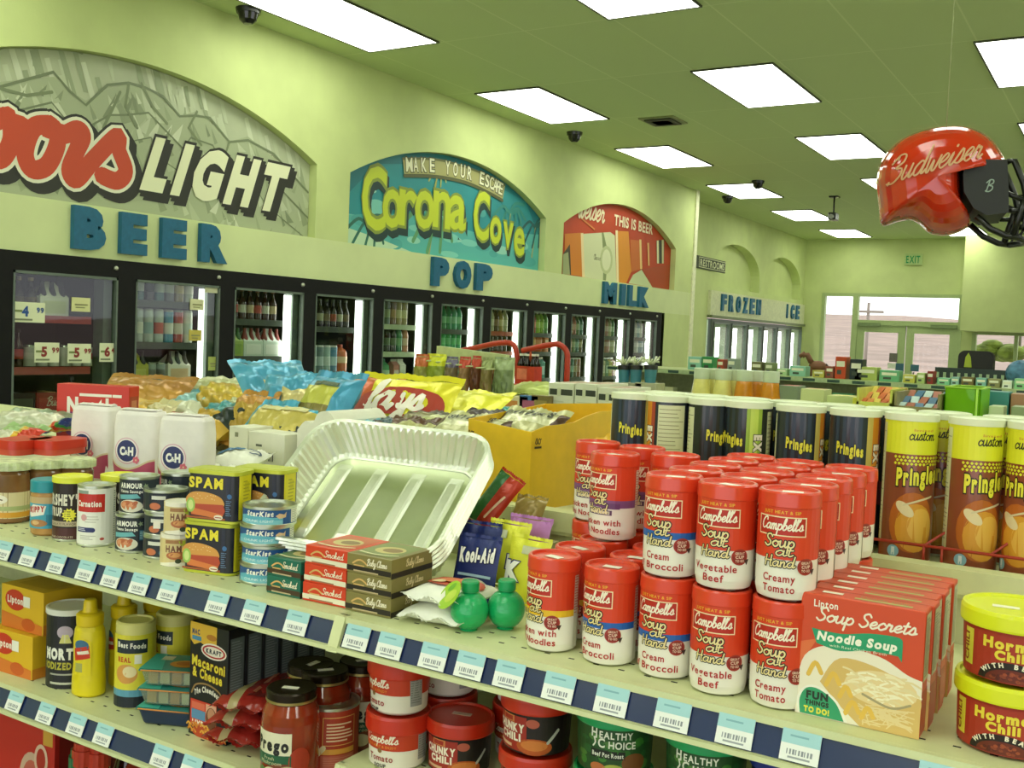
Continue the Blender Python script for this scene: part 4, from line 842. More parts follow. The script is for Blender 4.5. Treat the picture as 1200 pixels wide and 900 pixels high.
for kind, x, nrow in (('broccoli', -.480, 5), ('beef', -.406, 5), ('tomato', -.333, 5)):
    for k in range(nrow):
        for lay in (0, 1):
            y = Y0+(.014 if kind == 'broccoli' else 0)+PY*k
            put_soup(kind, x+random.uniform(-.001, .001), y, lay, '%s red soup cup, %s layer, %s' % (NM[kind], ('lower', 'upper')[lay], 'at the front' if k == 0 else '%s cup behind the front one' % ORD[k-1] if k > 0 else ''), (-.12 if kind == 'broccoli' else 0)+random.uniform(-.06, .06), grp='%s soup cups' % NM[kind])
for kind, x, y00, rt in (('chicken', -.642, 1.173, -.42), ('broccoli', -.558, 1.172, -.28)):
    for k in range(5):
        put_soup(kind, x, y00+PY*k, 0, '%s red soup cup in the low single row, %s' % (NM[kind], 'at the front' if k == 0 else '%s cup behind the front one' % ORD[k-1]), rt+random.uniform(-.05, .05), grp='low %s soup cups' % NM[kind])
for i, (x, y, lb, rt) in enumerate(((-.633, 1.173+2.1*PY, 'front purple-banded soup cup standing on the low red cups', -.3), (-.72, 1.44, 'purple-banded soup cup beside the yellow display carton', -.1), (-.565, 1.172+2.9*PY, 'purple-banded soup cup against the tall tomato rows', -.1), (-.64, 1.173+3.6*PY, 'rearmost purple-banded soup cup, only its lid showing', -.1))): put_soup('lite', x, y, 1, lb, rt, grp='purple-banded soup cups on top')
put_soup('tomato', -.72, 1.44, 0, 'red soup cup under the purple-banded one, beside the yellow carton', -.1)
# ---------------------------------------------------------------- noodle soup boxes
def soupbox():
    a = Art(); w_, h_ = .131, .136; OR = '#c8401a'
    a.poly([(-.0655, .080), (-.045, .087), (-.0655, .05)], '#e0703a', 0)
    a.poly(cr([(-.0655, .03), (-.058, .066), (-.03, .082), (.02, .08), (.05, .066), (.0655, .062)], 5)+[(.0655, .0), (-.0655, 0)], '#efe6cc', .3)
    a.poly(cr([(-.04, .04), (-.02, .07), (.025, .066), (.062, .046), (.0655, .03)], 5)+[(.0655, 0), (.005, 0), (-.02, .02)], '#d9b568', .6)
    a.ell(.024, .045, .038, .019, '#e8cf94', .8)
    rr = random.Random(5)
    for k in range(46): u = .024+rr.uniform(-.034, .034); v = .045+rr.uniform(-.014, .014); an = rr.uniform(-.5, .5); a.stroke([(u-.009*math.cos(an), v-.009*math.sin(an)), (u, v+.002), (u+.009*math.cos(an), v+.009*math.sin(an))], .0022, rr.choice(('#f0e2b4', '#e6d39c', '#f6ecc8')), 1, 2)
    for k in range(40): a.stroke([(rr.uniform(0, .06), rr.uniform(.003, .028)) for _ in range(2)][:1]*1+[(rr.uniform(0, .06), rr.uniform(.003, .028))], .0012, '#e6cf94', .9, 2)
    a.stroke([(.006, .036), (.035, .027), (.055, .034)], .0025, '#a89a70', 1.2)
    for u, v, r_ in ((-.046, .053, .007), (-.026, .045, .007), (-.012, .034, .006), (-.004, .018, .007), (.012, .016, .006)): a.stroke([(u-r_, v-r_), (u, v+r_), (u+r_, v-.5*r_)], .005, '#e4b94a', 1.1)
    a.poly(cr([(-.0625, 0.001), (-.064, .018), (-.055, .032), (-.04, .034), (-.02, .022), (-.008, .001)], 5), '#f2eedc', 1.3).poly(cr([(-.06, 0.001), (-.061, .017), (-.054, .030), (-.04, .031), (-.022, .02), (-.012, .001)], 5), '#2f9a68', 1.5)
    a.text('FUN', -.042, .0195, .008, '#1a2a1a', 2, w=.024, bold=.06).text('THINGS', -.042, .0125, .005, '#1a2a1a', 2, w=.026, bold=.06).text('TO DO!', -.042, .004, .006, '#e8dc3c', 2, w=.028, bold=.06)
    a.poly(cr([(-.052, .098), (-.02, .097), (.01, .103), (.04, .104), (.044, .096)], 4)+[(.044, .078)]+cr([(.04, .084), (.01, .084), (-.02, .078), (-.046, .082)], 4), '#1f9a68', 1.4)
    a.text('Noodle Soup', -.004, .0865, .0095, '#f3f0dc', 2, w=.084, bold=.05, shear=.15, slope=.03).text('with Real Chicken Broth', -.002, .081, .003, '#e3e8c8', 2, w=.06, shear=.15, slope=.02)
    a.script('Soup-Secrets'.replace('-', ' '), .004, .1075, .0075, '#f2e6cc', 1.5, wd=.28, w=.104, shear=.3, slope=.02)
    a.text('Lipton', -.038, .1225, .008, '#f5efdc', 1.5, w=.026, bold=.02)
    s = Art().rect(.002, .030, .06, .132, '#c8c4a0', 0).rect(.002, .03, .004, .05, '#b8451c', 0); lines(s, .004, .029, .064, .128, 20, '#8a8060', 1, .0014)
    tp = Art().rect(-.01, .05, .006, .012, '#b8b46a', 0).text('Noodle Soup', .02, .014, .006, '#8fa04a', 1, w=.05).rect(-.06, .06, .028, .030, '#a83414', 0)
    return carton('soup_box', '', 'soup box', w_, .031, h_, '#d2481c', a, s, tp, 'noodle soup boxes', .0015)
t = None
for k in range(6):
    lb = 'orange noodle soup box, %s' % ('front one of the row beside the chili tubs' if k == 0 else '%s behind the front one' % ORD[k-1])
    if t is None: t = soupbox(); o = t
    else: o = dup(t, (0, 0, 0))
    o['label'] = lb; put(o, (-.243+.003*(k % 2), 1.138+.0325*k, SZ+.0005), random.uniform(-.015, .015)); 
    if k == 0: MB().box(-.011, .011, -.004, .004, 0, .0003, mat('#f3efd8', .35, noise=0)).build('price_sticker', o, (-.035, .016, .1364))
# ---------------------------------------------------------------- tubs (chili, soups)
def tub(name, lb, cat, r, h, lidc, lowc, art, grp=None, band=None, rb=.86, lidh=.02):
    """microwave tub: body tapering down, wide lid"""
    t = thing(name, lb, cat, group=grp); m = mat(lowc, .4, noise=0); lm_ = mat(lidc, .33, noise=0, coat=.2)
    rf = lambda v: r*(rb+(1-rb)*v/h)
    pr = [(0, .001), (r*rb*.9, .001)]+[(rf(.005+(h-lidh-.005)*k/8), .005+(h-lidh-.005)*k/8) for k in range(9)]
    MB().lathe(pr, m, 40).build('body', t)
    MB().lathe([(r*.98, h-lidh), (r*1.05, h-lidh), (r*1.065, h-lidh+.002), (r*1.06, h-.004), (r*1.03, h), (r*.97, h), (r*.94, h-.003), (0, h-.003)], lm_, 40).build('lid', t)
    if art: art.build('label', t, cyl(lambda v: rf(v)+.0004), .00022, .008)
    return t
def chili_art():
    a = Art(); r = .05
    a.rect(-.157*.95, .157*.95, .003, .052, '#a8301a', 0)
    a.rect(-.06, -.046, .012, .05, '#d8cc3a', .5).text('CHILI', -.053, .03, .007, '#8a3a14', 1, w=.03, rot=math.pi/2, bold=.04)
    a.text('Hormel', -.004, .0375, .0105, '#e9d23c', 1, w=.058, bold=.06).text('Chili', -.004, .0265, .009, '#e9d23c', 1, w=.033, bold=.06)
    a.poly([(.034*math.cos(q)-.003, .004+.0205*math.sin(q)) for q in [math.pi*k/16 for k in range(17)]], '#1c120c', 1).poly([(.026*math.cos(q)-.003, .004+.0135*math.sin(q)) for q in [math.pi*k/16 for k in range(17)]], '#6a2414', 1.4)
    rr = random.Random(2)
    for k in range(26): q = rr.uniform(.2, 2.9); p = rr.uniform(.2, .9); a.ell(-.003+.024*p*math.cos(q), .004+.011*p*math.sin(q), .0022, .0016, rr.choice(('#8a3a1e', '#54180c', '#a04a28')), 1.7, 7)
    n = 'WITH BEANS'
    for i, ch in enumerate(n):
        if ch != ' ': q = math.pi*(.83-.66*i/(len(n)-1)); a.text(ch, -.003+.0295*math.cos(q), .004+.0155*math.sin(q), .0048, '#efe6cc', 1.8, bold=.05, rot=(q-math.pi/2)*.7)
    a.text('CUP', .043, .006, .006, '#efe6cc', 1.8, w=.014, bold=.05)
    return a
tb = tub('chili_tub', 'red chili tub with yellow lid, standing on the shelf under its twin', 'chili tub', .052, .0735, '#dfe31a', '#a8301a', chili_art(), 'stacked chili tubs', lidh=.0185, rb=.94)
put(tb, (-.098, 1.187, SZ+.0005), .06)
o = dup(tb, (-.096, 1.188, SZ+.0745), .1, 'red chili tub with yellow lid, on top of its twin')
MB().box(-.013, .013, -.005, .005, 0, .0004, mat('#f3efd8', .35, noise=0)).build('price_sticker', o, (-.012, -.004, .0708))
# ---------------------------------------------------------------- chip tubes
def chipcan(kind):
    r, h = .0378, .222; a = Art(); half = math.pi*r*.98
    if kind == 'dark':
        body = '#1e2530'; a.rect(.020, .032, 0, h-.006, '#c8b45a', .5).rect(.030, .044, 0, h-.006, '#d88a1e', .6).rect(.044, .052, 0, h-.006, '#a8442a', .6)
        for k in range(4): a.rect(-.03+.012*k, -.024+.012*k, .01, h-.006, '#2c3a4c', .3)
        lc, ww, wu, py_ = '#e8dc3c', .042, -.006, .158
        a.poly([(-.034, .09), (-.006, .125), (.03, .10), (.026, .07), (-.03, .07)], '#7a3040', .8).poly([(-.034, .08), (-.02, .105), (0, .09), (-.01, .062)], '#d8a868', .9)
    elif kind == 'lime':
        body = '#1a211c'; a.rect(.020, .046, 0, h-.006, '#9ab83c', .5).rect(.026, .04, 0, h-.006, '#c4d85a', .6); lc, ww, wu, py_ = '#e8dc3c', .042, -.006, .158
        for k in range(4): a.rect(-.03+.012*k, -.024+.012*k, .01, h-.006, '#26323a', .3)
        a.ell(-.01, .09, .028, .03, '#b8c45a', .8).ell(-.002, .096, .022, .024, '#2a4a3c', .9)
    else:
        body = '#8a4628'; lc, ww, wu, py_ = '#e9e03c', .066, .006, .118
        a.rect(-.07, .075, .165, h-.004, '#dfe02a', .4)
        for j in range(3):
            for i in range(13): a.poly([(-.03+.006*i+.003*(j % 2), .163-.005*j), (-.0275+.006*i+.003*(j % 2), .1605-.005*j), (-.03+.006*i+.003*(j % 2), .158-.005*j), (-.0325+.006*i+.003*(j % 2), .1605-.005*j)], '#dfe02a', .5)
        a.script('custom', .008, .187, .0085, '#1c1a10', 1, wd=.2, w=.04, shear=.15).text('limited', .01, .2, .004, '#c87a3a', 1, w=.03)
        a.ell(-.001, .062, .034, .046, '#b8641c', .6).ell(.004, .054, .029, .037, '#d89a2c', .8).ell(.012, .058, .02, .026, '#e4b44a', .9).ell(-.012, .082, .016, .008, '#e4d4a4', 1.1, rot=-.7)
        a.ell(-.026, .017, .009, .009, '#8ab8c4', 1).rect(-.0285, -.0235, .011, .023, '#dfe8e4', 1.2)
        if kind == 'custom': a.stroke([(-.014, .088), (.008, .096), (.03, .102)], .003, '#d8cca0', 1.2)
    # name, no face
    a.text('Pringles', wu, py_, .017 if kind != 'custom' else .026, lc, 1.5, w=ww, bold=.05, slope=-.12 if kind != 'custom' else .1, outline='#1c160c', ow=.06)
    if kind != 'custom': a.text('EXTREME', .034, .125, .013, '#efe6d0', 1.6, w=.095, bold=.07, rot=-math.pi/2, outline='#2a1a10', ow=.06)
    a.rect(-.086, -.052, .03, h-.012, '#d6d8ac', .5); lines(a, -.085, -.053, .04, h-.016, 26, '#8a8c66', 1, .0012)
    if kind != 'custom': a.rect(.058, .106, .02, h-.012, '#d6d8ac', .5); lines(a, .06, .104, .03, h-.016, 26, '#8a8c66', 1, .0012)
    t = thing('chip_tube', '', 'chip tube'); m = mat(body, .28, noise=0, coat=.3)
    MB().lathe([(0, 0, silver), (r, 0, silver), (r, .004, m), (r, h-.004, silver), (r+.0005, h-.003, silver), (r+.0005, h, silver), (0, h, silver)], m, 36).build('body', t)
    MB().lathe([(r+.001, h-.007), (r+.002, h-.007), (r+.002, h+.003), (r-.002, h+.004), (r-.004, h+.0015), (0, h+.0015)], mat('#e0e6c4', .4, noise=0), 36).build('lid', t)
    a.build('label', t, cyl(r), .00025, .008); return t
CP = {}
def chip(kind, x, y, rot, lb):
    if kind not in CP: CP[kind] = chipcan(kind); t = CP[kind]
    else: t = dup(CP[kind], (0, 0, 0))
    t['label'] = lb; t['group'] = 'chip tubes'; put(t, (x, y, RZ+.0005), rot)
DX = [(-.768, 'dark', .5), (-.700, 'dark', -1.62), (-.622, 'lime', .9), (-.558, 'lime', -.25), (-.47, 'dark', .42), (-.383, 'dark', .2)]
for i, (x, k, r_) in enumerate(DX): chip(k, x, 1.668, r_, 'dark %schip tube, %s of the dark row behind the soup cups' % ('lime-striped ' if k == 'lime' else '', ORD[i]))
for i, (x, r_) in enumerate(((-.298, .42), (-.206, .5), (-.126, -.4))): chip('custom', x, 1.665, r_, 'brown and yellow chip tube, %s after the dark row' % ORD[i])
for i, x in enumerate((-.265, -.17)): chip('custom', x, 1.755, 0, 'brown and yellow chip tube behind the gap, %s of the second row' % ORD[i])
for i, x in enumerate((-.745, -.665, -.59, -.51, -.43, -.35)): chip('dark', x, 1.76, 1.0-.3*i, '%s dark chip tube of the second row, mostly hidden' % ORD[i])
# ---------------------------------------------------------------- flat tins in cartons (oysters)
def tinbox(body, band, w1, w2, wd=.083, dp=.1, h=.0275, topc=None, script=None):
    a = Art().rect(-wd/2, wd/2, .003, .0105, band, .3)
    pts = [(-wd*.36+.026*k/8, .014+.006*math.sin(math.pi*k/8)) for k in range(9)]; a.stroke(pts, .0025, '#d8b06a', 1, 1)
    lines(a, -wd*.34, -wd*.06, .010, .0135, 1, '#d8b06a', 1, .002); a.script(w2, wd*.18, .014, .0048, '#eee6cc', 1, wd=.24, w=wd*.44, shear=.2, n=2)
    lines(a, -wd*.34, wd*.4, .001, .007, 1, '#c4b088' if band != '#e9e2c8' else '#a8785a', 1, .002)
    s = Art().rect(0, dp, 0, .008, band, .3); s.script(w2, dp*.55, .0135, .005, '#e8d8a8', 1, wd=.24, w=.042, shear=.2, n=2)
    tp = Art().rect(-wd*.4, wd*.4, dp*.1, dp*.9, topc or body, .3); tp.ell(0, dp*.5, wd*.3, dp*.22, '#c9b878', .6).ell(.004, dp*.5, wd*.2, dp*.13, '#8a6a3a', .8).stroke([(-wd*.4, dp*.2), (0, dp*.15), (wd*.4, dp*.25)], .004, '#e0d8b0', .9)
    return carton('oyster_box', '', 'tin box', wd, dp, h, body, a, s, tp, None, .0008)
FILL = dict(gr=('#1c6a56', '#4a3420', '', 'Smoked'), rd=('#d8401f', '#e9e2c8', '', 'Smoked'), ol=('#857a44', '#241c12', '', 'Baby Clams'))
def stack(key, n, p, rot, cw, topc, gap=.0003, wd=.080):
    t = None
    for k in range(n):
        pos = ('standing on the shelf', 'resting on the bottom one', 'topmost of its stack')[k if n == 3 else (0, 2)[k]]
        if t is None: f_ = FILL[key]; t = tinbox(f_[0], f_[1], f_[2], f_[3], topc=topc, wd=wd); o = t
        else: o = dup(t, (0, 0, 0))
        o['label'] = '%s smoked seafood box, %s' % (cw, pos); o['group'] = '%s seafood boxes' % cw
        put(o, (p[0]+random.uniform(-.002, .002), p[1], SZ+.0005+k*(.0275+gap)), rot+random.uniform(-.02, .02))
stack('gr', 2, (-1.084, 1.132), .04, 'dark green', '#5f7a4a', wd=.066); stack('rd', 3, (-1.005, 1.136), .03, 'red', '#c4603a', wd=.080); stack('ol', 3, (-.921, 1.136), .03, 'olive', '#7f8a4c')
# ---------------------------------------------------------------- tuna, luncheon meat, sausages
def tuna_art():
    a = Art(); r = .0415
    a.rect(-.13, .13, .0035, .0275, '#1c4f8a', 0).rect(-.06, .02, .0035, .0145, '#7fc4d0', .4).poly([(-.06, .0145), (-.04, .018), (-.01, .016), (.02, .0125), (.02, .01), (-.06, .01)], '#5fb0c4', .5)
    a.text('StarKist', -.018, .0165, .0075, '#f0efe0', 1, w=.045, bold=.05, shear=.15).poly([(.008, .017), (.014, .021), (.022, .019), (.026, .023), (.025, .0145), (.014, .0125)], '#d8b890', 1.2)
    a.text('CHUNK LIGHT', -.02, .007, .004, '#dff0ee', 1, w=.05, shear=.1).rect(.036, .06, .005, .026, '#e4e6d4', .6); lines(a, .037, .059, .006, .025, 7, '#9aa090', 1, .001); return a
tp_ = can('tuna_can', '', 'tuna can', .0415, .0305, '#1c4f8a', tuna_art(), grp='blue tuna cans')
for k in range(4):
    o = tp_ if k == 0 else dup(tp_, (0, 0, 0)); o['label'] = 'blue tuna can, %s of its stack of four' % ('bottom', 'second from the bottom', 'third from the bottom', 'topmost')[k]
    put(o, (-1.172+(.0, .004, -.002, .003)[k], 1.187, SZ+.0005+k*.0308), (.08, -.12, .05, -.05)[k]+.85)
def spam_can():
    w_, d_, h_ = .094, .056, .0835; t = thing('luncheon_meat_can', '', 'meat can', group='luncheon meat cans'); rr_ = .014
    def rect_(wd, dp, r): return [(sx*(wd/2-r)+r*math.cos(q0+math.pi/2*k/6), sy*(dp/2-r)+r*math.sin(q0+math.pi/2*k/6)) for sx, sy, q0 in ((1, 1, 0), (-1, 1, math.pi/2), (-1, -1, math.pi), (1, -1, 1.5*math.pi)) for k in range(7)]
    body = mat('#1c1d2a', .3, noise=0, coat=.2); gd = mat('#c4c83e', .35, metal=.3, noise=0); b = MB()
    b.prism(rect_(w_, d_, rr_), .004, h_-.004, body, smooth=True); b.prism(rect_(w_+.003, d_+.003, rr_), 0, .004, gd, smooth=True); b.build('body', t)
    MB().prism(rect_(w_+.003, d_+.003, rr_), h_-.006, h_, gd, smooth=True).prism(rect_(w_-.012, d_-.012, .01), h_, h_+.0006, gd).build('lid', t)
    a = Art(); y_ = -d_/2
    a.text('SPAM', -.010, .0555, .0165, '#e9d832', 1, w=.062, bold=.045).poly(cr([(-.042, .022), (-.046, .036), (-.034, .047), (-.008, .048), (.016, .042), (.024, .032), (.022, .026)], 4)+[(.02, .02), (-.03, .02)], '#d89a4a', .8)
    rr2 = random.Random(4)
    for k in range(14): a.ell(rr2.uniform(-.035, .012), rr2.uniform(.036, .045), .001, .0006, '#efd8a4', 1, 5)
    a.poly([(-.034, .028), (.022, .03), (.026, .02), (.02, .008), (-.036, .01)], '#b8482c', .9).poly([(-.036, .022), (.022, .014), (.02, .006), (-.036, .012)], '#d87a3c', 1).ell(-.037, .026, .008, .012, '#9ac45a', 1.1).ell(-.037, .026, .005, .008, '#d0dc8a', 1.2)
    a.rect(-.045, .026, .005, .008, '#a85a2c', 1).ell(.014, .009, .008, .004, '#efe6d0', 1.4).rect(.008, .02, .008, .0095, '#a03020', 1.6)
    a.rect(.027, .034, .006, .076, '#23263a', .9).ell(.033, .044, .004, .004, '#3a6aa0', 1.2); lines(a, .027, .037, .012, .038, 8, '#6a8ab0', 1.2, .001)
    def fn(u, v, d):
        if u <= .033: return (u, y_-.0003-d, v)
        if u <= .033+.022: q = (u-.033)/.014; return (.033+(.014+.0003+d)*math.sin(q), y_+.014-(.014+.0003+d)*math.cos(q), v)
        return (w_/2+.0003+d, y_+.014+(u-.055), v)
    a.rect(.048, .082, .006, .077, '#d8cc1e', .4); lines(a, .058, .078, .02, .07, 9, '#a8a020', 1, .002); a.rect(.062, .076, .05, .066, '#c4b818', .8)
    a.build('label', t, fn, .0002, .004); return t
sp_ = spam_can()
sa = math.radians(14)
for k, (x, y, z, r_, lb) in enumerate(((-1.277, 1.178, 0, sa, 'black and yellow luncheon meat can standing on the shelf'), (-1.271, 1.178, .0845, sa+.03, 'black and yellow luncheon meat can on top of its twin'), (-1.250, 1.245, 0, sa, 'luncheon meat can behind, lower of the rear pair'), (-1.238, 1.247, .0845, sa, 'luncheon meat can behind, upper of the rear pair'))):
    o = sp_ if k == 0 else dup(sp_, (0, 0, 0)); o['label'] = lb; put(o, (x, y, SZ+.0005+z), r_)
def ham_art():
    a = Art(); a.rect(-.08, .08, 0, .0525, '#d8c48c', 0).rect(-.016, .012, .038, .044, '#a8784a', .9).text('HAM', -.002, .024, .011, '#7a4a34', 1, w=.026, bold=.04)
    a.ell(.004, .018, .018, .007, '#b8683c', .8).ell(.0, .019, .01, .004, '#d89a5a', 1); a.poly([(.006, .042), (.022, .044), (.024, .036), (.01, .034)], '#b8c43a', 1).ell(.006, .009, .005, .004, '#3a4428', 1.1).ell(.018, .013, .005, .005, '#d8d48a', 1.1)
    a.poly([(-.03, 0), (.03, 0), (.03, .004), (0, .008), (-.03, .004)], '#efe9d6', .6); a.rect(-.03, .03, .046, .0525, '#efe9d6', .5); return a
hp_ = can('potted_meat_can', 'paper-wrapped potted meat can, lower of two', 'meat can', .0275, .0525, '#efe9d6', ham_art(), grp='paper-wrapped meat cans', rims=False); put(hp_, (-1.362, 1.17, SZ+.0005), .7)
o = dup(hp_, (-1.357, 1.172, SZ+.054), .75, 'paper-wrapped potted meat can, upper of two')
def vien_art(n1, small=False):
    h = .039 if small else .066; a = Art(); a.rect(-.1, .1, .004, h-.006, '#1f2832', 0)
    if small:
        a.rect(-.018, .006, h*.6, h*.76, '#d8d8cc', 1).ell(-.012, .012, .01, .006, '#c8724a', .8).ell(.008, .011, .005, .005, '#3a6a8a', .9); return a
    a.text('ARMOUR', -.006, .047, .0085, '#efeee2', 1, w=.042, bold=.05).star(.02, .051, .005, '#8a9a78', 1, 5, .45).text('Vienna Sausage', -.006, .039, .005, '#efeee2', 1, w=.042, bold=.03)
    a.poly([(-.03, .034), (.006, .037), (.012, .03), (-.03, .026)], '#6ab0b8', .8).ell(-.006, .016, .022, .011, '#d8d4c0', .9).ell(-.01, .017, .016, .008, '#c87a4c', 1)
    for k in range(4): a.ell(-.018+.007*k, .018+.003*(k % 2), .005, .0035, ('#d8946a', '#b8623c')[k % 2], 1.2, rot=.5)
    a.rect(.018, .034, .022, .04, '#2c5a70', 1); lines(a, .019, .033, .024, .038, 5, '#9ac0c4', 1.2, .0012); return a
vp_ = can('sausage_can', '', 'sausage can', .033, .066, '#1f2832', vien_art(''), grp='dark sausage cans')
for k, (x, y, z, lb, r_) in enumerate(((-1.497, 1.192, 0, 'dark sausage can standing on the shelf edge beside the milk can', .55), (-1.491, 1.194, .0667, 'dark sausage can on top of its twin beside the milk can', .6), (-1.475, 1.27, .0667, 'dark sausage can, second back in the upper layer', -.3), (-1.475, 1.27, 0, 'dark sausage can, second back in the lower layer', -.3), (-1.40, 1.30, .0667, 'dark sausage can half hidden by the stacked luncheon meat', -.3), (-1.40, 1.30, 0, 'dark sausage can under the half hidden one', -.3))):
    o = vp_ if k == 0 else dup(vp_, (0, 0, 0)); o['label'] = lb; put(o, (x, y, SZ+.0005+z), r_)
dp_ = can('spread_can', '', 'meat can', .0365, .0388, '#1f2832', vien_art('MEAT', True), grp='short dark spread cans')
for k in range(3):
    o = dp_ if k == 0 else dup(dp_, (0, 0, 0)); o['label'] = 'short dark spread can, %s of three' % ('bottom', 'middle', 'top')[k]; put(o, (-1.424+(.0, .002, -.002)[k], 1.197, SZ+.0005+.0392*k), .5+.1*k)
MB().box(-.006, .006, -.0006, 0, 0, .013, mat('#efe9da', .5, noise=0)).build('price_sticker', bpy.data.objects['spread_can.001'], (-.006, -.0372, .014))
a = Art(); a.rect(-.099, .099, .004, .104, '#ecebe2', 0).rect(-.03, .022, .062, .094, '#c4281e', .6).text('Carnation', -.006, .072, .010, '#f3efe4', 1, w=.044, bold=.05).rect(-.03, -.006, .094, .1, '#8a9a8c', .8)
a.ell(-.014, .052, .006, .006, '#d8a0a0', .8); lines(a, -.012, .018, .042, .056, 3, '#b8b4ac', 1, .0012); a.rect(-.03, .002, .026, .0345, '#26306a', .7).ell(.002, .03, .0045, .00425, '#26306a', .7); lines(a, -.028, -.004, .028, .033, 2, '#dcdce8', 1, .0012); lines(a, -.022, .008, .012, .021, 3, '#b8b4ac', 1, .0012); a.ell(.018, .014, .004, .0025, '#b84a40', 1)
for k in range(22): a.rect(.043, .048, .008+.0042*k, .0098+.0042*k, '#7d8890', .8)
put(can('milk_can', 'white evaporated milk can with a red block at the shelf edge', 'milk can', .0318, .108, '#ecebe2', a), (-1.585, 1.177, SZ+.0005), .68)
def syr_art():
    a = Art(); a.rect(-.09, .09, .0, .106, '#23140f', 0).text("HERSHEY'S", 0, .066, .019, '#dcd6c4', 1, w=.078, bold=.05).text('SYRUP', -.012, .046, .015, '#dcd6c4', 1, w=.036, bold=.05).star(.018, .048, .013, '#e4dc3a', 1.2, 12, .72); lines(a, .01, .026, .04, .056, 4, '#6a6a20', 1.6, .0016)
    a.rect(-.09, .09, .027, .036, '#b8a88c', .8).text('CHOCOLATE FLAVOR', .0, .0295, .0042, '#2a1810', 1.2, w=.06).rect(-.09, .09, .002, .024, '#4a1f1c', .6).text('GENUINE CHOCOLATE', .0, .006, .0036, '#d8c8b0', 1.2, w=.05); return a
sy_ = can('syrup_can', 'dark chocolate syrup can with yellow lid beside the peanut butter', 'syrup can', .0325, .113, '#23140f', syr_art(), lid='#dfe03a', grp='syrup cans'); put(sy_, (-1.655, 1.177, SZ+.0005), .25)
dup(sy_, (-1.617, 1.25, SZ+.0005), -.2, 'chocolate syrup can behind, only its yellow lid showing')
t = thing('peanut_butter_jar', 'peanut butter jar with teal lid and blue label', 'jar', group=None); pb = mat('#b98a4e', .25, noise=.1)
MB().lathe([(0, 0), (.026, 0), (.030, .004), (.031, .02), (.031, .074), (.029, .082), (0, .082)], pb, 28).build('body', t)
MB().lathe([(.0305, .08), (.0315, .08), (.0315, .1), (.029, .102), (0, .102)], mat('#1f8f9c', .35, noise=0), 28).build('lid', t)
a = Art().rect(-.08, .08, .014, .072, '#3f9fb8', 0).rect(-.08, .08, .06, .072, '#c4a878', .4).poly([(-.03, .045), (-.014, .058), (.012, .056), (.008, .04), (-.02, .034)], '#efe8da', .8).text('SKIPPY', -.008, .043, .010, '#b8342c', 1.2, w=.034, bold=.06, slope=.1).ell(-.004, .024, .018, .007, '#b07a44', .9).ell(-.008, .025, .008, .004, '#d8b078', 1.1).rect(.012, .03, .02, .04, '#2a7f9c', .8)
a.build('label', t, cyl(.031), .00025, .008); put(t, (-1.722, 1.175, SZ+.0005), .47)
# jars with crimped pale lids
def honeyjar():
    t = thing('preserve_jar', '', 'jar', group='preserve jars with pale lids'); gm = mat('#7d5630', .12, noise=.15, nscale=14, coat=.5); r = .036
    MB().lathe([(0, 0), (r-.004, 0), (r, .004), (r, .112), (r-.004, .122), (r-.006, .126), (0, .126)], gm, 28).build('body', t)
    lid = MB(); n = 36; lm_ = mat('#c9d2a4', .5, noise=.15, nscale=60)
    ring = [((r+.003+(.002 if k % 2 else 0))*math.cos(2*math.pi*k/n), (r+.003+(.002 if k % 2 else 0))*math.sin(2*math.pi*k/n)) for k in range(n)]
    lid.prism(ring, .122, .138, lm_).prism([(x*.93, y*.93) for x, y in ring], .138, .141, lm_); lid.build('lid', t)
    a = Art().rect(-.075, .075, .012, .072, '#d8c89a', 0).ell(.0, .056, .024, .012, '#efe8d4', .6).stroke([(-.014, .053), (0, .058), (.014, .055)], .003, '#6a4a30', 1).rect(-.075, .075, .014, .026, '#d89a2c', .6).rect(-.075, .075, .03, .04, '#a8b078', .6); a.build('label', t, cyl(r), .00025, .01); return t
j = honeyjar()
for k, (p, lb) in enumerate(((pz(13, 540, 1.3685), 'front brown preserve jar with crimped pale lid, beside the peanut butter'), (pz(53, 538, 1.3685), 'middle brown preserve jar of the row with pale lids'), (pz(88, 537, 1.3685), 'third brown preserve jar, half hidden behind the syrup cans'))):
    o = j if k == 0 else dup(j, (0, 0, 0)); o['label'] = lb; put(o, (p.x, p.y, SZ+.0005), .2); o.scale = (1, 1, .84)
for k, (px_, lb) in enumerate(((16, 'red plastic-lidded food tub lying over the jars at the picture edge'), (58, 'red plastic-lidded food tub beside the sugar bags'))):
    p = pz(px_, 530, 1.372); t = thing('red_tub', lb, 'food tub', (p.x, p.y+.02, 1.3695), .15, 'red tubs on the jars'); rd = mat('#c8301a', .35, noise=0)
    def rr_(wd, dp, r): return [(sx*(wd/2-r)+r*math.cos(q0+math.pi/2*i/4), sy*(dp/2-r)+r*math.sin(q0+math.pi/2*i/4)) for sx, sy, q0 in ((1, 1, 0), (-1, 1, math.pi/2), (-1, -1, math.pi), (1, -1, 1.5*math.pi)) for i in range(5)]
    MB().prism(rr_(.072, .1, .02), 0, .014, mat('#d0503a', .35, noise=0), smooth=True).build('base', t); MB().prism(rr_(.077, .106, .022), .012, .03, rd, smooth=True).build('lid', t)
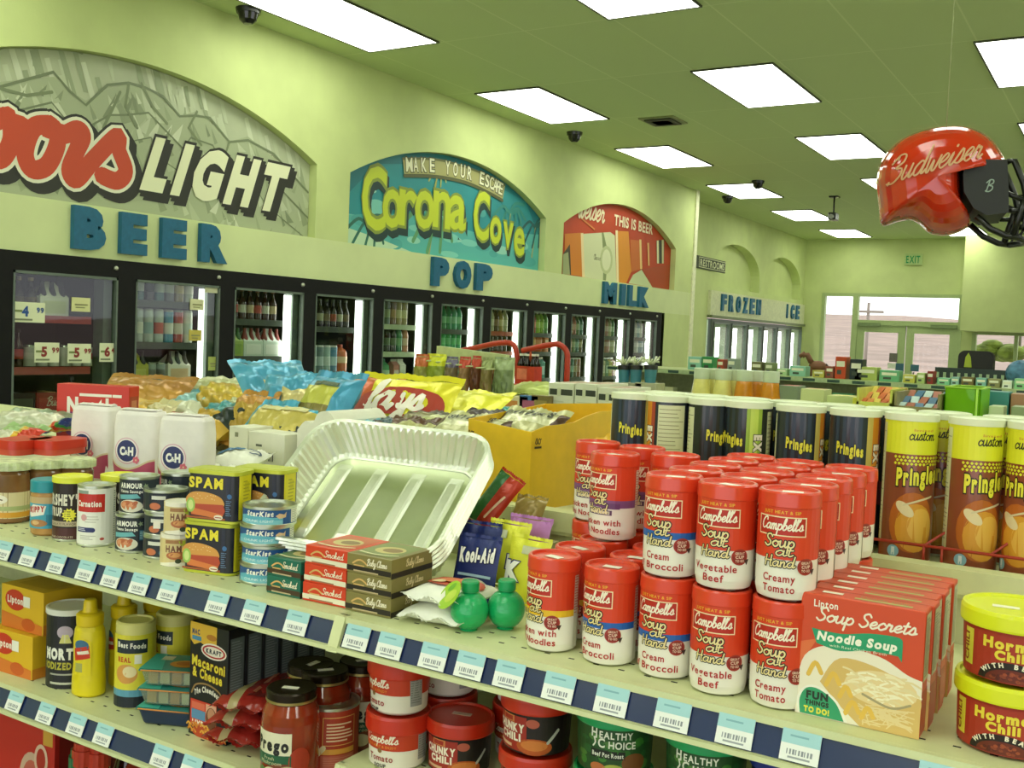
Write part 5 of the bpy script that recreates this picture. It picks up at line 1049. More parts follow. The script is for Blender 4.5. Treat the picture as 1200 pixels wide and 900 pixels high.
# ================================================================ BAGS
def sq(v, p): return max(0, 1-abs(v)**p)
def pillow(w_, h_, th, pat, art=None, name='chip_bag', lb='', cat='bag', grp=None, seed=0, rough=.3, metal=.15, crimp=.016, crease=1, nu=26, nv=26):
    """soft sealed bag lying in its own x-y plane, z is thickness; pat(u, v)->colour, u v in 0..1"""
    rr = random.Random(seed); ph = [rr.uniform(0, 6.3) for _ in range(8)]
    def top(u, v):
        a, b = 2*u-1, 2*v-1
        z = th*.5*(sq(a, 3.2)*sq(b, 3.0))**.6
        z += crease*th*.10*(math.sin(a*7+ph[0]+b*3)*math.sin(b*9+ph[1]))*min(1, 3*sq(a, 4)*sq(b, 4))
        z += crease*th*.05*math.sin(a*19+ph[2]+5*b)*min(1, 4*sq(b, 6)*sq(a, 6))
        return z
    def pos(u, v, s_):
        a, b = 2*u-1, 2*v-1; pin = 1-.05*sq(b, 2)
        x = a*w_/2*pin; y = b*h_/2*(1-.04*sq(a, 2))
        wv = .004*math.sin(a*8+ph[3])*abs(b)**8
        return (x, y, s_*top(u, v)+wv)
    t = thing(name, lb, cat, group=grp); mc = {}; crease = crease*.35 if art else crease
    def M_(u, v):
        c = pat(u, v)
        if c not in mc: mc[c] = mat(c, rough, metal=metal, noise=.06, nscale=14, bump=.25, bscale=35)
        return mc[c]
    b = MB(); b.grid(lambda u, v: pos(u, v, 1), nu, nv, None, True, None, M_); b.grid(lambda u, v: pos(1-u, v, -.8), nu, nv, None, True, None, lambda u, v: M_(1-u, v))
    b.build('bag_body', t)
    cm = mat(pat(.5, .99), rough, metal=metal, noise=.06, nscale=14)
    for e in (-1, 1):
        k = MB(); n = 30
        k.grid(lambda u, v: ((2*u-1)*w_/2+0, e*(h_/2+crimp*v)+(.0015*(int(u*n) % 2) if v == 1 else 0), .0012*math.sin(u*90)+.004*math.sin((2*u-1)*8+ph[3])), n, 2, cm); k.build('seal', t)
    if art: art.build('print', t, lambda u, v, d: (lambda q: (q[0], q[1], q[2]+.0018+d))(pos(max(.01, min(.99, u/w_+.5)), max(.01, min(.99, v/h_+.5)), 1)), .0004, w_/16)
    return t
def place(t, p, rx=0, rz=0, ry=0): t.location = p; t.rotation_euler = Euler((rx, ry, rz)); return t
# sugar bags: paper blocks with soft shoulders and folded tops
def sugarbag():
    w_, d_, h_ = .103, .06, .155; t = thing('sugar_bag', '', 'sugar bag', group='white sugar bags'); b = MB(); pap = mat('#e8e2dc', .6, noise=.03, nscale=20, bump=.25, bscale=25)
    prof = [(0, .96, .96), (.01, 1, 1), (.06, 1.04, 1.06), (.12, 1.03, 1.05), (.148, .98, .96), (.156, .9, .8), (.158, .5, .4)]
    rings = []
    for z, kx, ky in prof: rings.append([(w_/2*kx*(abs(math.cos(q))**.42)*(1 if math.cos(q) >= 0 else -1), d_/2*ky*(abs(math.sin(q))**.42)*(1 if math.sin(q) >= 0 else -1), z) for q in [2*math.pi*k/40 for k in range(40)]])
    for A_, B_ in zip(rings, rings[1:]): b.add(A_+B_, [(k, (k+1) % 40, 40+(k+1) % 40, 40+k) for k in range(40)], pap, True)
    b.add(rings[-1], [tuple(range(40))], pap); b.add(rings[0], [tuple(range(40))[::-1]], pap); b.build('bag_body', t)
    MB().box(-.042, .042, -.008, .010, .157, .1605, pap).box(-.04, .04, -.02, -.004, .1585, .1598, pap).build('top_fold', t, bevel=.001)
    a = Art(); 
    a.poly(cr([(-.049, .052), (-.035, .040), (-.012, .034), (.012, .040), (.035, .052), (.049, .056)], 4)+[(.049, .003), (-.049, .003)], '#b84a6a', .4)
    a.poly(cr([(-.049, .056), (-.035, .044), (-.012, .038), (.012, .044), (.035, .056), (.049, .06)], 4)+cr([(-.049, .052), (-.035, .040), (-.012, .034), (.012, .040), (.035, .052), (.049, .056)], 4)[::-1], '#d8c8a0', .5)
    a.ell(-.012, .074, .0275, .0275, '#d8a8b8', .8, 28).ell(-.012, .074, .0255, .0255, '#efe6e2', 1, 28).ell(-.012, .074, .0225, .0225, '#2c3468', 1.3, 28)
    a.text('C', -.0215, .0655, .0165, '#f2f0ea', 1.7, w=.0125, bold=.06).text('&', -.0125, .0665, .009, '#f2f0ea', 1.7, w=.008, bold=.04).text('H', -.0025, .0655, .0165, '#f2f0ea', 1.7, w=.0125, bold=.06)
    for k in range(5): q = 2*math.pi*k/5; a.ell(.010+.0045*math.cos(q), .056+.0045*math.sin(q), .0036, .0036, '#d86a80', 1.6, 8)
    a.ell(.01, .056, .002, .002, '#e8c8a0', 1.8, 8).text('CANE', -.012, .016, .008, '#a03a58', .8, w=.04, bold=.02)
    def rf(v):
        for (z0, k0, y0_), (z1, k1, y1_) in zip(prof, prof[1:]):
            if z0 <= v <= z1: q = (v-z0)/(z1-z0); return k0+(k1-k0)*q, y0_+(y1_-y0_)*q
        return 1, 1
    def fn(u, v, d):
        kx, ky = rf(v); c_ = max(-1, min(1, u/(w_/2*kx))); q = abs(c_)**(1/.42); s_ = math.sqrt(max(0, 1-q*q))**.42
        return (u*kx, -d_/2*ky*s_-.0008-d, v)
    a.build('front_print', t, fn, .00025, .004)
    tp = Art().stroke([(-.02, -.012), (-.006, -.018), (.012, -.014)], .0014, '#6a6470', .5).stroke([(-.012, -.014), (-.004, -.012)], .0014, '#6a6470', .5).stroke([(.014, -.016), (.022, -.008)], .0014, '#6a6470', .5)
    tp.build('top_print', t, topf(.1602), .0002); return t
s0 = sugarbag()
for k, (px_, lb) in enumerate(((100, 'white and pink sugar bag at the cocoa box, first of three'), (152, 'white and pink sugar bag in the middle of three'), (206, 'white and pink sugar bag nearest the luncheon meat, third of three'))):
    p = py(px_, 520, 1.40); o = s0 if k == 0 else dup(s0, (0, 0, 0)); o['label'] = lb; put(o, (p.x, 1.43, SZ+.058), .22+.06*k)
tray = MB().box(-2.08, -1.50, 1.385, 1.49, SZ+.0005, SZ+.0575, mat('#cfcfa0', .6)); tag(tray.build('cardboard_tray'), 'flat cardboard tray under the sugar bags', 'tray')
# cocoa box behind, red, tipped
a = Art().text('Nestle', .00, .080, .038, '#efe8da', 1, w=.135, bold=.06).rect(-.035, .05, .1215, .1285, '#efe8da', 1).rect(.052, .076, .1215, .1285, '#efe8da', 1).ell(-.056, .052, .02, .03, '#8a3a7a', .8).ell(-.03, .01, .02, .02, '#e8b44a', .8)
t = carton('cocoa_box', 'red cocoa box with large white lettering, behind the sugar bags', 'cocoa box', .19, .05, .15, '#cc2e18', a, Art().rect(.004, .046, .085, .125, '#a83a20', .5).rect(.012, .038, .095, .115, '#c87a50', .8))
p = py(108, 500, 1.62); place(t, (p.x, 1.62, RZ+.0005), 0, .42)
# white food pack with blue patch on the trays behind the rear cans
p = pz(272, 548, 1.36); a = Art().poly(cr([(-.05, -.02), (-.045, .014), (-.02, .022), (.01, .016), (-.02, .004), (-.04, -.018)], 4), '#2f6f9c', .6).stroke([(.02, .012), (.045, .014), (.05, .004), (.03, .0)], .004, '#4a5a70', .7)
t = pillow(.115, .075, .035, lambda u, v: '#e6e6d6', a, 'rice_bag', 'soft white bag with a blue patch behind the luncheon meat cans', 'bag', seed=5, rough=.4, metal=0); place(t, (p.x, p.y+.02, 1.375), .25, .15)
sup = carton('white_carton', 'low pale carton under the soft white bag', 'carton', .13, .09, .10, '#dfe0c8'); put(sup, (p.x+.0, p.y-.025, SZ+.0005), .15)
# white cardboard cartons under the chip bags
def bar(a, u0, u1, v0, v1, c='#4a4c48', n=10):
    for k in range(n): a.rect(u0+(u1-u0)*k/n, u0+(u1-u0)*(k+.3+.3*(k % 2))/n, v0, v1, c, 1)
    return a
for i, (x0, x1, yb, h_, lb, bc) in enumerate(((268, 290, 0, .092, 'narrow white carton beside the sugar bags', 0), (291, 333, 0, .086, 'white carton printed with a bar code, under the blue chip bags', 1), (340, 384, 0, .14, 'white carton with a curved cut top, behind the foil pans', 2))):
    pa, pb_ = py(x0, 530, 1.60), py(x1, 530, 1.60); w_ = (pb_-pa).length; a = None
    if bc == 1: a = bar(Art().rect(-.03, -.012, .055, .06, '#5a5c54', 1), -.03, .024, .026, .044)
    if bc == 0: a = Art().rect(-.01, .0, .07, .08, '#8a8c70', 1).rect(-.012, .0, .02, .03, '#6a6c5a', 1)
    t = thing('white_carton', lb, 'carton'); m = mat('#e0dfcb', .6, noise=.02)
    b = MB()
    if bc == 2:
        out = [(-w_/2, 0), (w_/2, 0), (w_/2, .125)]+cr([(w_/2, .125), (w_*.3, .142), (w_*.05, .138), (-w_*.1, .115), (-w_*.3, .118), (-w_/2, .098)], 4)[1:]
        b.prism(out, -.17, 0, m, Matrix(((1, 0, 0, 0), (0, 0, -1, 0), (0, 1, 0, 0), (0, 0, 0, 1))))
    else: b.box(-w_/2, w_/2, 0, .15, 0, h_, m)
    b.build('carton_body', t, bevel=.001)
    if a: a.build('front_print', t, front(-.0003), .0003)
    put(t, ((pa.x+pb_.x)/2, 1.60+(.02 if bc == 2 else 0), RZ+.0005-(0)), 0)
# ================================================================ FOIL PANS
foil = mat('#e9eddc', .4, metal=1, noise=.04, nscale=9, bump=.3, bscale=26)
foilf = mat('#dfe6c9', .28, metal=1, noise=.04, nscale=9, bump=.12, bscale=18)
def foilpan():
    w_, d_, h_ = .330, .272, .058; b = MB(); n = 160
    def rr(wd, dp, r, k):
        per = []; seg = n//4
        for sx, sy, q0 in ((1, 1, 0), (-1, 1, math.pi/2), (-1, -1, math.pi), (1, -1, 1.5*math.pi)):
            for i in range(seg): pass
        # walk perimeter evenly
        L1, L2, A_ = wd-2*r, dp-2*r, math.pi*r/2; P_ = 2*(L1+L2)+4*A_; out = []
        for i in range(n):
            s_ = P_*i/n
            for kind, ln, ox, oy, dx, dy, q0 in (('l', L2, wd/2, -dp/2+r, 0, 1, 0), ('a', A_, wd/2-r, dp/2-r, 0, 0, 0), ('l', L1, wd/2-r, dp/2, -1, 0, 0), ('a', A_, -wd/2+r, dp/2-r, 0, 0, math.pi/2), ('l', L2, -wd/2, dp/2-r, 0, -1, 0), ('a', A_, -wd/2+r, -dp/2+r, 0, 0, math.pi), ('l', L1, -wd/2+r, -dp/2, 1, 0, 0), ('a', A_, wd/2-r, -dp/2+r, 0, 0, 1.5*math.pi)):
                if s_ <= ln+1e-9:
                    out.append((ox+dx*s_, oy+dy*s_) if kind == 'l' else (ox+r*math.cos(q0+s_/r), oy+r*math.sin(q0+s_/r))); break
                s_ -= ln
        return out
    def ring(wd, dp, r, z, fl=0): 
        p = rr(wd, dp, r, 0); c = []
        for i, (x, y) in enumerate(p):
            L_ = math.hypot(x, y); k = fl*(1 if i % 2 else -1); c.append((x*(1+k/L_), y*(1+k/L_), z))
        return c
    rs = [ring(w_+.014, d_+.014, .055, h_-.005), ring(w_+.018, d_+.018, .057, h_-.001), ring(w_+.012, d_+.012, .054, h_+.002), ring(w_, d_, .048, h_, .0006), ring(w_-.006, d_-.006, .045, h_-.006, .0018), ring(w_-.045, d_-.045, .035, .006, .0018), ring(w_-.055, d_-.055, .032, .0012), ring(w_-.062, d_-.062, .030, 0)]
    for A_, B_ in zip(rs, rs[1:]): b.add(A_+B_, [(k, (k+1) % n, n+(k+1) % n, n+k) for k in range(n)], foil, False)
    # floor with raised ribs
    fw, fd = w_-.062, d_-.062
    b.add([(x*.99, y*.99, 0) for x, y, _ in rs[-1]], [tuple(range(n))], foilf)
    def rib(x0, x1):
        def f_(u, v):
            e = min(1, 6*min(u, 1-u))*min(1, 9*min(v, 1-v)); return (x0+(x1-x0)*u, -fd*.42+fd*.84*v, .0004+.0055*e)
        b.grid(f_, 8, 10, foil, False)
    for k in range(4): x = -fw*.40+fw*.80*k/3; rib(x-fw*.05, x+fw*.05)
    for y in (.46,): pass
    return b
pm = foilpan(); PAN = (Vector((-1.058, 1.30, 1.405)), Euler((math.radians(36.5), math.radians(1.4), math.radians(9.5))))
Rp = PAN[1].to_matrix(); first = None
for k in range(5):
    o = pm.build('foil_pan') if first is None else first.copy()
    if first is None: first = o
    else: COL.objects.link(o)
    o.location = PAN[0]+Rp@Vector((0, 0, -.0085*(4-k)-.055)); o.rotation_euler = PAN[1]
    tag(o, 'ribbed foil roasting pan, %s of the tilted stack' % ('bottom one', 'second from the bottom', 'middle one', 'second from the top', 'topmost and open to view')[k], 'foil pan', 'stacked foil pans')
# ================================================================ SMALL THINGS BEFORE THE PANS
for k in range(2):
    a = Art().ell(.0, .008, .048, .03, '#b8421e', .5).ell(.004, .01, .03, .014, '#d8784a', .8).ell(-.022, -.004, .012, .008, '#e0c490', 1) if k else None
    t = pillow(.108, .10, .028, lambda u, v: '#e3e4d6', a, 'seasoning_pack', ('plain white sealed pack, under its twin beside the green squeeze bottles', 'white sealed pack with a red oval, on top beside the green squeeze bottles')[k], 'food pack', seed=20+k, rough=.35, metal=0, crease=.25, crimp=.004)
    place(t, (-.818+.003*k, 1.188+.004*k, SZ+.0125+.0255*k), 0, .08)
def limes():
    t = thing('lime_juice_bottle', '', 'juice bottle', group='green squeeze bottles'); gm = mat('#12a860', .3, noise=.03, bump=.12, bscale=160, coat=.3); r = .027
    pr = [(0, 0), (.012, .0)]+[(r*math.sin(q)*(.98 if q < 2 else 1), .027-.027*math.cos(q)) for q in [.4+2.35*k/14 for k in range(15)]]+[(.0095, .0535), (.0095, .058)]
    MB().lathe(pr, gm, 28).build('body', t); MB().lathe([(.0105, .053), (.0125, .054), (.0125, .066), (.011, .068), (0, .068)], mat('#0f9a58', .35, noise=0), 20).build('cap', t); return t
lm1 = limes(); lm1['label'] = 'green lime-shaped squeeze bottle behind, nearest the soup cups'; put(lm1, (-.733, 1.205, SZ+.0005))
lm2 = dup(lm1, (-.768, 1.166, SZ+.0005), 0, 'green lime-shaped squeeze bottle in front, with the oval tag')
tg_ = MB(); tm = mat('#a8d43c', .4, noise=0); out = [(.026*math.cos(q), .018*math.sin(q)) for q in [2*math.pi*k/24 for k in range(24)]]
tg_.prism(out, 0, .0008, tm); a = Art().ell(.004, -.004, .014, .007, '#c9e05a', .5).poly([(-.02, .0), (-.008, .002), (-.008, .012), (-.018, .01)], '#efeede', .8).ell(.008, .008, .010, .004, '#7ab83c', .7)
tgo = tg_.build('neck_tag', lm2, (-.019, -.022, .049), (math.radians(58), math.radians(-38), math.radians(-8))); a.build('tag_print', tgo, topf(.0009), .0002)
# drink-mix packets standing behind
def packet(col, art, lb, x, y, rz, z=SZ, rx=math.radians(76), w_=.075, h_=.095):
    t = pillow(w_, h_, .008, lambda u, v: col, art, 'drink_mix_packet', lb, 'drink packet', 'drink-mix packets', seed=int(abs(x)*1000), rough=.35, metal=.1, crimp=.004, crease=.5, nu=12, nv=12); place(t, (x, y, z+h_/2*math.sin(rx)+.004), rx, rz)
def kart(w1, c1):
    a = Art().text(w1, 0, .010, .020, '#f2f0e4', 1, w=.062, bold=.08, slope=.08, outline='#141a34', ow=.05).ell(.0, -.028, .03, .014, '#d8d4c8', .5).ell(.0, -.03, .02, .009, c1, .8).rect(-.03, .03, -.012, -.008, '#a8c4d8', .6); return a
p1 = pz(572, 696, SZ+.01); packet('#1c2a6a', kart('Kool-Aid', '#b8301c'), 'blue drink-mix packet with white lettering, behind the squeeze bottles', p1.x-.01, p1.y-.02, .05)
packet('#dfe03a', Art().rect(-.03, .0, .025, .038, '#c4c8a0', .5).ell(-.02, .0, .01, .012, '#b8a030', .6).text('K', .02, -.02, .02, '#f0f0e0', 1, bold=.08, outline='#3a3a6a'), 'yellow drink-mix packet just behind the blue one', p1.x+.01, p1.y+.03, -.05, SZ+.018)
packet('#dfe03a', Art().rect(-.01, .025, .025, .038, '#c4c8a0', .5).text('K', -.022, -.016, .026, '#f0f0e0', 1, bold=.08, outline='#3a3a6a'), 'yellow drink-mix packet standing against the low soup cups', p1.x+.065, p1.y+.0, -.12, SZ+.006)
packet('#1c2a6a', None, 'dark blue drink-mix packet, edge on, behind the others', p1.x-.035, p1.y+.02, .1, SZ+.012)
packet('#b878b8', None, 'purple drink-mix packet leaning at the back', p1.x+.03, p1.y+.06, -.02, SZ+.024)
# red and green packet by the pan corner, brown pouch
p = py(598, 590, 1.50)
t = pillow(.05, .10, .016, lambda u, v: '#2f6a34' if u < .4 else '#b8341c', Art().stroke([(.006, -.036), (.010, -.01), (.014, .012)], .004, '#e8c8a0', 1), 'seasoning_packet', 'red and green packet tilted against the foil pans', 'food packet', seed=3, crimp=.004, nu=12, nv=12); place(t, (p.x-.012, 1.47, 1.375), math.radians(62), .1, math.radians(28))
t = pillow(.06, .07, .03, lambda u, v: '#9a8442', None, 'spice_pouch', 'small brown pouch beside the red and green packet', 'food packet', seed=8, crimp=.004, nu=12, nv=12); p = py(622, 585, 1.5); place(t, (p.x, 1.49, 1.35), math.radians(60), 0)
put(carton('spice_box', 'low tan box holding up the small brown pouch', 'carton', .09, .05, .06, '#b9b487'), (p.x, 1.475, SZ+.0005))
# yellow display carton
ym = mat('#e4b81e', .5, noise=.03); t = thing('display_carton', 'large yellow display carton with torn low front, behind the foil pans', 'carton'); b = MB()
pA, pB, pC = py(556, 492, 1.62), py(640, 500, 1.60), py(722, 490, 1.90)
W_ = .30
L0, L1_ = Vector((-1.10, 1.64, RZ)), Vector((-.935, 1.60, RZ)); R1 = Vector((-.88, 1.93, RZ)); B1 = Vector((-1.12, 1.97, RZ))
def wall(p, q, h0, h1, wav=0):
    n = 8; vs = []
    for k in range(n+1): c_ = p.lerp(q, k/n); vs += [(c_.x, c_.y, RZ+.0005), (c_.x, c_.y, RZ+h0+(h1-h0)*k/n+wav*math.sin(k*1.7))]
    b.add(vs, [(2*k, 2*k+2, 2*k+3, 2*k+1) for k in range(n)], ym)
wall(L0, L1_, .155, .145); wall(L1_, R1, .145, .19, .004); wall(R1, B1, .19, .17); wall(B1, L0, .17, .155); b.add([tuple(L0+Vector((0, 0, .0006))), tuple(L1_+Vector((0, 0, .0006))), tuple(R1+Vector((0, 0, .0006))), tuple(B1+Vector((0, 0, .0006)))], [(0, 1, 2, 3)], ym)
so = b.build('carton_body', t); md = so.modifiers.new('thick', 'SOLIDIFY'); md.thickness = .003
for q in (L0.lerp(L1_, .08), L1_.lerp(R1, .04)):
    d_ = (L1_-L0).normalized() if q.y > 1.615 else (R1-L1_).normalized(); nn = Vector((d_.y, -d_.x, 0))
    Art().script('so', 0, .008, .010, '#4a3a10', 1, shear=0).rect(-.01, .01, 0, .004, '#4a3a10', 1).build('front_print', t, (lambda q, d_, nn: lambda u, v, d: tuple(q+d_*u+nn*(.0045+d)+Vector((0, 0, .115+v))))(q, d_, nn), .0005)
for i, (fx, fy, rz, rx) in enumerate(((.25, .3, .2, .2), (.6, .35, -.3, .4), (.4, .6, .5, -.2), (.75, .7, .1, .3))):
    q = L0.lerp(L1_, fx).lerp(B1.lerp(R1, fx), fy); t = pillow(.15, .19, .05, lambda u, v: '#e2b424' if v < .8 else '#d8922a', None, 'snack_bag', 'yellow snack bag, %s of the ones inside the display carton' % ORD[i], 'bag', 'snack bags in the yellow carton', seed=60+i, nu=16, nv=16, metal=.05); place(t, (q.x, q.y, RZ+.075+.012*i), rx*.6, rz)
# ================================================================ CHIP BAGS ON THE REAR SHELF
put(carton('candy_carton', 'low pale carton holding up the candy bags behind the jars', 'carton', .42, .12, .10, '#d4d4b4', None, None, None, None, .002), (-2.18, 1.40, SZ+.0005))
def bag(px_, py__, Yd, w_, h_, th, pat, art, lb, rx, rz, seed, ry=0, grp='chip bags heaped behind the sugar and pans', metal=.2):
    rx *= .78; p = py(px_, py__+16, Yd); t = pillow(w_, h_*.78, th*.85, pat, art, 'chip_bag', lb, 'chip bag', grp, seed, metal=metal, nu=22, nv=22); place(t, p, rx, rz, ry); return t
D = math.radians
two = lambda c1, c2, k=.5: (lambda u, v: c1 if v > k else c2)
def strp(*cs): return lambda u, v: cs[min(len(cs)-1, int(v*len(cs)))]
def win(c1, c2, u0=.2, u1=.8, v0=.2, v1=.75): return lambda u, v: c2 if u0 < u < u1 and v0 < v < v1 else c1
# support mass under the heap: shipping cartons that the bags lie on
for i, (x0, x1, y0, y1, h_, lb) in enumerate(((-2.6, -2.02, 1.80, 2.1, .05, 'brown shipping carton under the gold chip bags'), (-2.0, -1.44, 1.80, 2.1, .05, 'brown shipping carton under the blue chip bags'), (-1.42, -1.2, 1.75, 2.1, .035, 'brown shipping carton under the pretzel bags'))):
    put(carton('shipping_carton', lb, 'carton', x1-x0, y1-y0, h_, '#a8996a', None, None, None, None, .002), ((x0+x1)/2, y0, RZ+.0005))
gold_, blue_, teal_ = '#b8963a', '#4a9ab8', '#3c8a8c'
bag(33, 478, 1.52, .20, .16, .05, strp('#b8bca0', '#c9c8b0', '#8a9a7c'), None, 'crinkled silver candy bag at the picture edge', D(20), .3, 1)
bag(80, 482, 1.50, .10, .08, .03, strp('#cfc8a8', '#d8a030', '#c8341c', '#2f8a3c', '#2c3f9a'), None, 'small candy bag striped red, green and blue in front of the cocoa box', D(30), -1.4, 2)
bag(20, 494, 1.40, .13, .08, .03, lambda u, v: ('#c8341c' if u > .7 else '#d8a82c' if u > .55 else '#9ab87c' if v > .5 else '#cfcdb4'), None, 'white and red candy bag over the red tubs', D(35), .1, 3)
bag(165, 452, 1.95, .30, .20, .07, strp('#c9a850', '#b98a3a', '#a87a3a'), None, 'brown-gold chip bag lying at the first cooler', D(58), .25, 4)
bag(150, 472, 1.80, .18, .14, .06, strp('#cfcba4', '#d8b03a', '#c0a04a'), None, 'pale bag with yellow streaks beside the cocoa box', D(50), .5, 6)
bag(182, 474, 1.78, .14, .12, .05, strp('#9aa05a', '#b8b46a', '#d8cfa0'), None, 'olive green bag tucked by the cocoa box', D(60), -.3, 7)
bag(228, 458, 2.0, .26, .17, .06, strp('#cfd0b8', '#8ab8b8', '#4a9aa8'), None, 'pale blue snack bag lying behind the white one', D(32), .15, 8)
bag(222, 484, 1.72, .26, .18, .06, lambda u, v: '#a84a34' if (u < .22 and .3 < v < .8) else '#dddccb', None, 'white and red chip bag lying over the sugar bags', D(18), -.12, 9)
bag(258, 453, 2.02, .30, .16, .08, strp('#a8923a', '#c0a030', '#cfb43c', '#b89a34'), None, 'gold foil chip bag standing behind the heap', D(42), -.3, 10)
bag(252, 482, 1.73, .20, .17, .08, lambda u, v: '#1d2a26' if u > .72 and v > .45 else ('#c09a34' if v < .62 else teal_), None, 'gold and teal chip bag with a dark corner, over the white carton', D(48), -.35, 11)
bag(292, 474, 1.75, .11, .17, .07, strp('#a8882e', '#b8983a', '#b8863a'), None, 'amber chip bag upright between the teal and blue ones', D(62), .2, 12)
bag(312, 484, 1.70, .13, .15, .06, lambda u, v: '#4aa0bc' if u < .22 or v > .85 else '#c4b45a', Art().rect(-.03, .04, .035, .05, '#cfc88a', .5), 'blue chip bag with a tan window at the cardboard carton', D(66), -.1, 13)
bag(338, 486, 1.70, .15, .15, .06, lambda u, v: '#4aa0bc' if u < .25 or v > .85 else '#c4b45a', Art().rect(-.03, .05, .035, .05, '#cfc88a', .5), 'second blue chip bag with a tan window, on the cardboard carton', D(66), -.1, 14)
bag(325, 440, 1.95, .20, .30, .07, lambda u, v: '#cdb96a' if (.25 < u < .75 and .2 < v < .5) else blue_, None, 'blue chip bag pointing up at the top of the heap', D(40), 1.1, 15)
bag(355, 458, 1.86, .22, .26, .09, win(blue_, '#cfc07a', .25, .7, .3, .6), None, 'large blue chip bag in the middle of the heap', D(50), .55, 16)
bag(378, 470, 1.76, .17, .25, .09, lambda u, v: '#3f8fb0' if (u < .1 or u > .78 or v > .8) else ('#b8b84a' if v > .55 else '#7a7034' if v > .35 else '#c4863a'), Art().rect(-.04, .04, .062, .074, '#4a5a3a', 1), 'blue chip bag with a picture panel standing upright', D(74), -.12, 17)
bag(400, 486, 1.72, .20, .13, .05, lambda u, v: '#5fb0c4', None, 'plain blue chip bag sagging at the pan rim', D(30), -.6, 18)
bag(345, 490, 1.69, .16, .08, .04, lambda u, v: '#1f2a22', None, 'dark green chip bag in the gap above the curved carton', D(40), -.05, 19)
bag(270, 440, 2.12, .34, .14, .06, strp('#b8bc8c', '#c9cca4'), None, 'pale green snack bag lying at the back of the heap', D(22), .05, 20)
bag(298, 462, 1.93, .2, .12, .06, lambda u, v: '#c8492e' if u > .85 else '#bcc090', None, 'pale bag with a red end under the blue chip bags', D(20), 0, 28)
def lays(): 
    a = Art().poly(cr([(-.12, -.03), (-.10, .02), (0, .045), (.1, .03), (.125, -.005), (.11, -.045), (0, -.04)], 4), '#a8321c', .5)
    a.script('la', -.05, -.025, .048, '#f2ead8', 1, wd=.3, shear=.2).script('ys', .034, -.022, .042, '#f2ead8', 1, wd=.32, shear=.2); return a
bag(470, 463, 1.93, .27, .22, .07, lambda u, v: '#dfd62c' if u > .16 else '#c85a24', lays(), 'yellow potato chip bag with a red badge and white script', D(64), .18, 21)
bag(432, 462, 2.02, .15, .22, .07, strp('#c85a24', '#c85a24', '#d88a34'), None, 'orange chip bag half behind the yellow one', D(60), .3, 22)
bag(530, 466, 2.02, .27, .2, .07, strp('#d4cf5a', '#dfdc3a', '#dfdc3a'), Art().script('lays', -.04, -.03, .03, '#f2ead8', 1, wd=.3), 'yellow chip bag lying behind the pretzel bags', D(40), -.1, 23)
bag(432, 448, 2.08, .12, .10, .04, strp('#a83c20', '#b8862c'), None, 'small red-brown bag poking up beside the yellow chip bag', D(70), .5, 24)
sn = lambda u, v: '#4a3220' if u < .14 or u > .9 else ('#b9b884' if v < .5 or v > .8 else '#dcdcb4')
def snyd(): return Art().text("SNYDER'S", 0, .022, .022, '#3a3a28', 1, w=.12, bold=.05)
bag(545, 493, 1.70, .19, .15, .05, sn, snyd(), 'tan pretzel bag lettered across, lying by the display carton', D(38), -.12, 25)
bag(482, 494, 1.68, .13, .13, .05, strp('#a8a868', '#b9b87c', '#5a3c28'), None, 'tan and brown pretzel bag behind the pan rim', D(36), .2, 26)
bag(452, 493, 1.70, .15, .12, .05, strp('#3a2a20', '#4a3424', '#2c4a54'), None, 'dark brown snack bag behind the pan rim', D(30), -.15, 27)
bag(430, 487, 1.76, .2, .12, .04, lambda u, v: '#c9bc5a' if .25 < u < .55 and v < .6 else '#2b3230', None, 'dark snack bag with a yellow patch under the yellow chip bag', D(28), -.25, 29)
bag(580, 484, 1.82, .24, .14, .05, strp('#5a3824', '#3f281c', '#33221a'), None, 'dark brown snack bag rolled flat by the pretzels', D(30), -.12, 30)
bag(512, 482, 1.85, .24, .12, .045, strp('#6a6440', '#8a845a', '#4f4a30'), None, 'olive brown snack bag lying across the heap', D(28), -.05, 31)
bag(520, 488, 1.78, .26, .12, .04, strp('#b8bc7c', '#a8ac6a', '#c4c894'), None, 'pale green pretzel bag under the olive one', D(26), -.1, 32)
bag(615, 487, 1.75, .16, .13, .05, sn, snyd(), 'tan pretzel bag at the corner of the display carton', D(44), -.1, 33)
bag(565, 470, 2.1, .2, .1, .05, lambda u, v: '#c9d05a' if u < .7 else '#2f9a90', None, 'lime snack bag with a teal end', D(25), -.05, 34)
# ================================================================ LOWER SHELF, LEFT
LZt = LZ+.0005
a = Art().ell(-.02, .055, .03, .02, '#c8341c', .6).text('Lipton', -.02, .049, .013, '#f2ead8', 1, w=.046, bold=.05).rect(.004, .024, .046, .066, '#efeede', .9).poly([(-.06, 0), (.06, 0), (.06, .018), (-.06, .03)], '#d8782a', .5).ell(.02, .014, .02, .012, '#c85a1c', .7)
tea = carton('tea_box', 'yellow tea box standing on the lower shelf, under its twin', 'tea box', .125, .13, .081, '#e0b424', a, Art().rect(.0, .13, 0, .02, '#d8882a', .3), Art().rect(-.04, .05, .02, .12, '#d0a41c', .3), 'stacked yellow tea boxes')
p = pz(24, 800, LZ); put(tea, (p.x-.055, 1.14, LZt), .05); dup(tea, (p.x-.045, 1.155, LZt+.0815), .03, 'yellow tea box on top of its twin')
a = Art().rect(-.13, .13, .0, .134, '#171820', 0).text('MORTON', .0, .055, .019, '#efeee2', 1, w=.085, bold=.07).text('IODIZED SALT', .002, .036, .0125, '#b8b03a', 1, w=.09, bold=.05).rect(-.03, .04, .025, .028, '#a8a89a', 1); lines(a, -.03, .03, .006, .014, 1, '#c8c8b8', 1, .004)
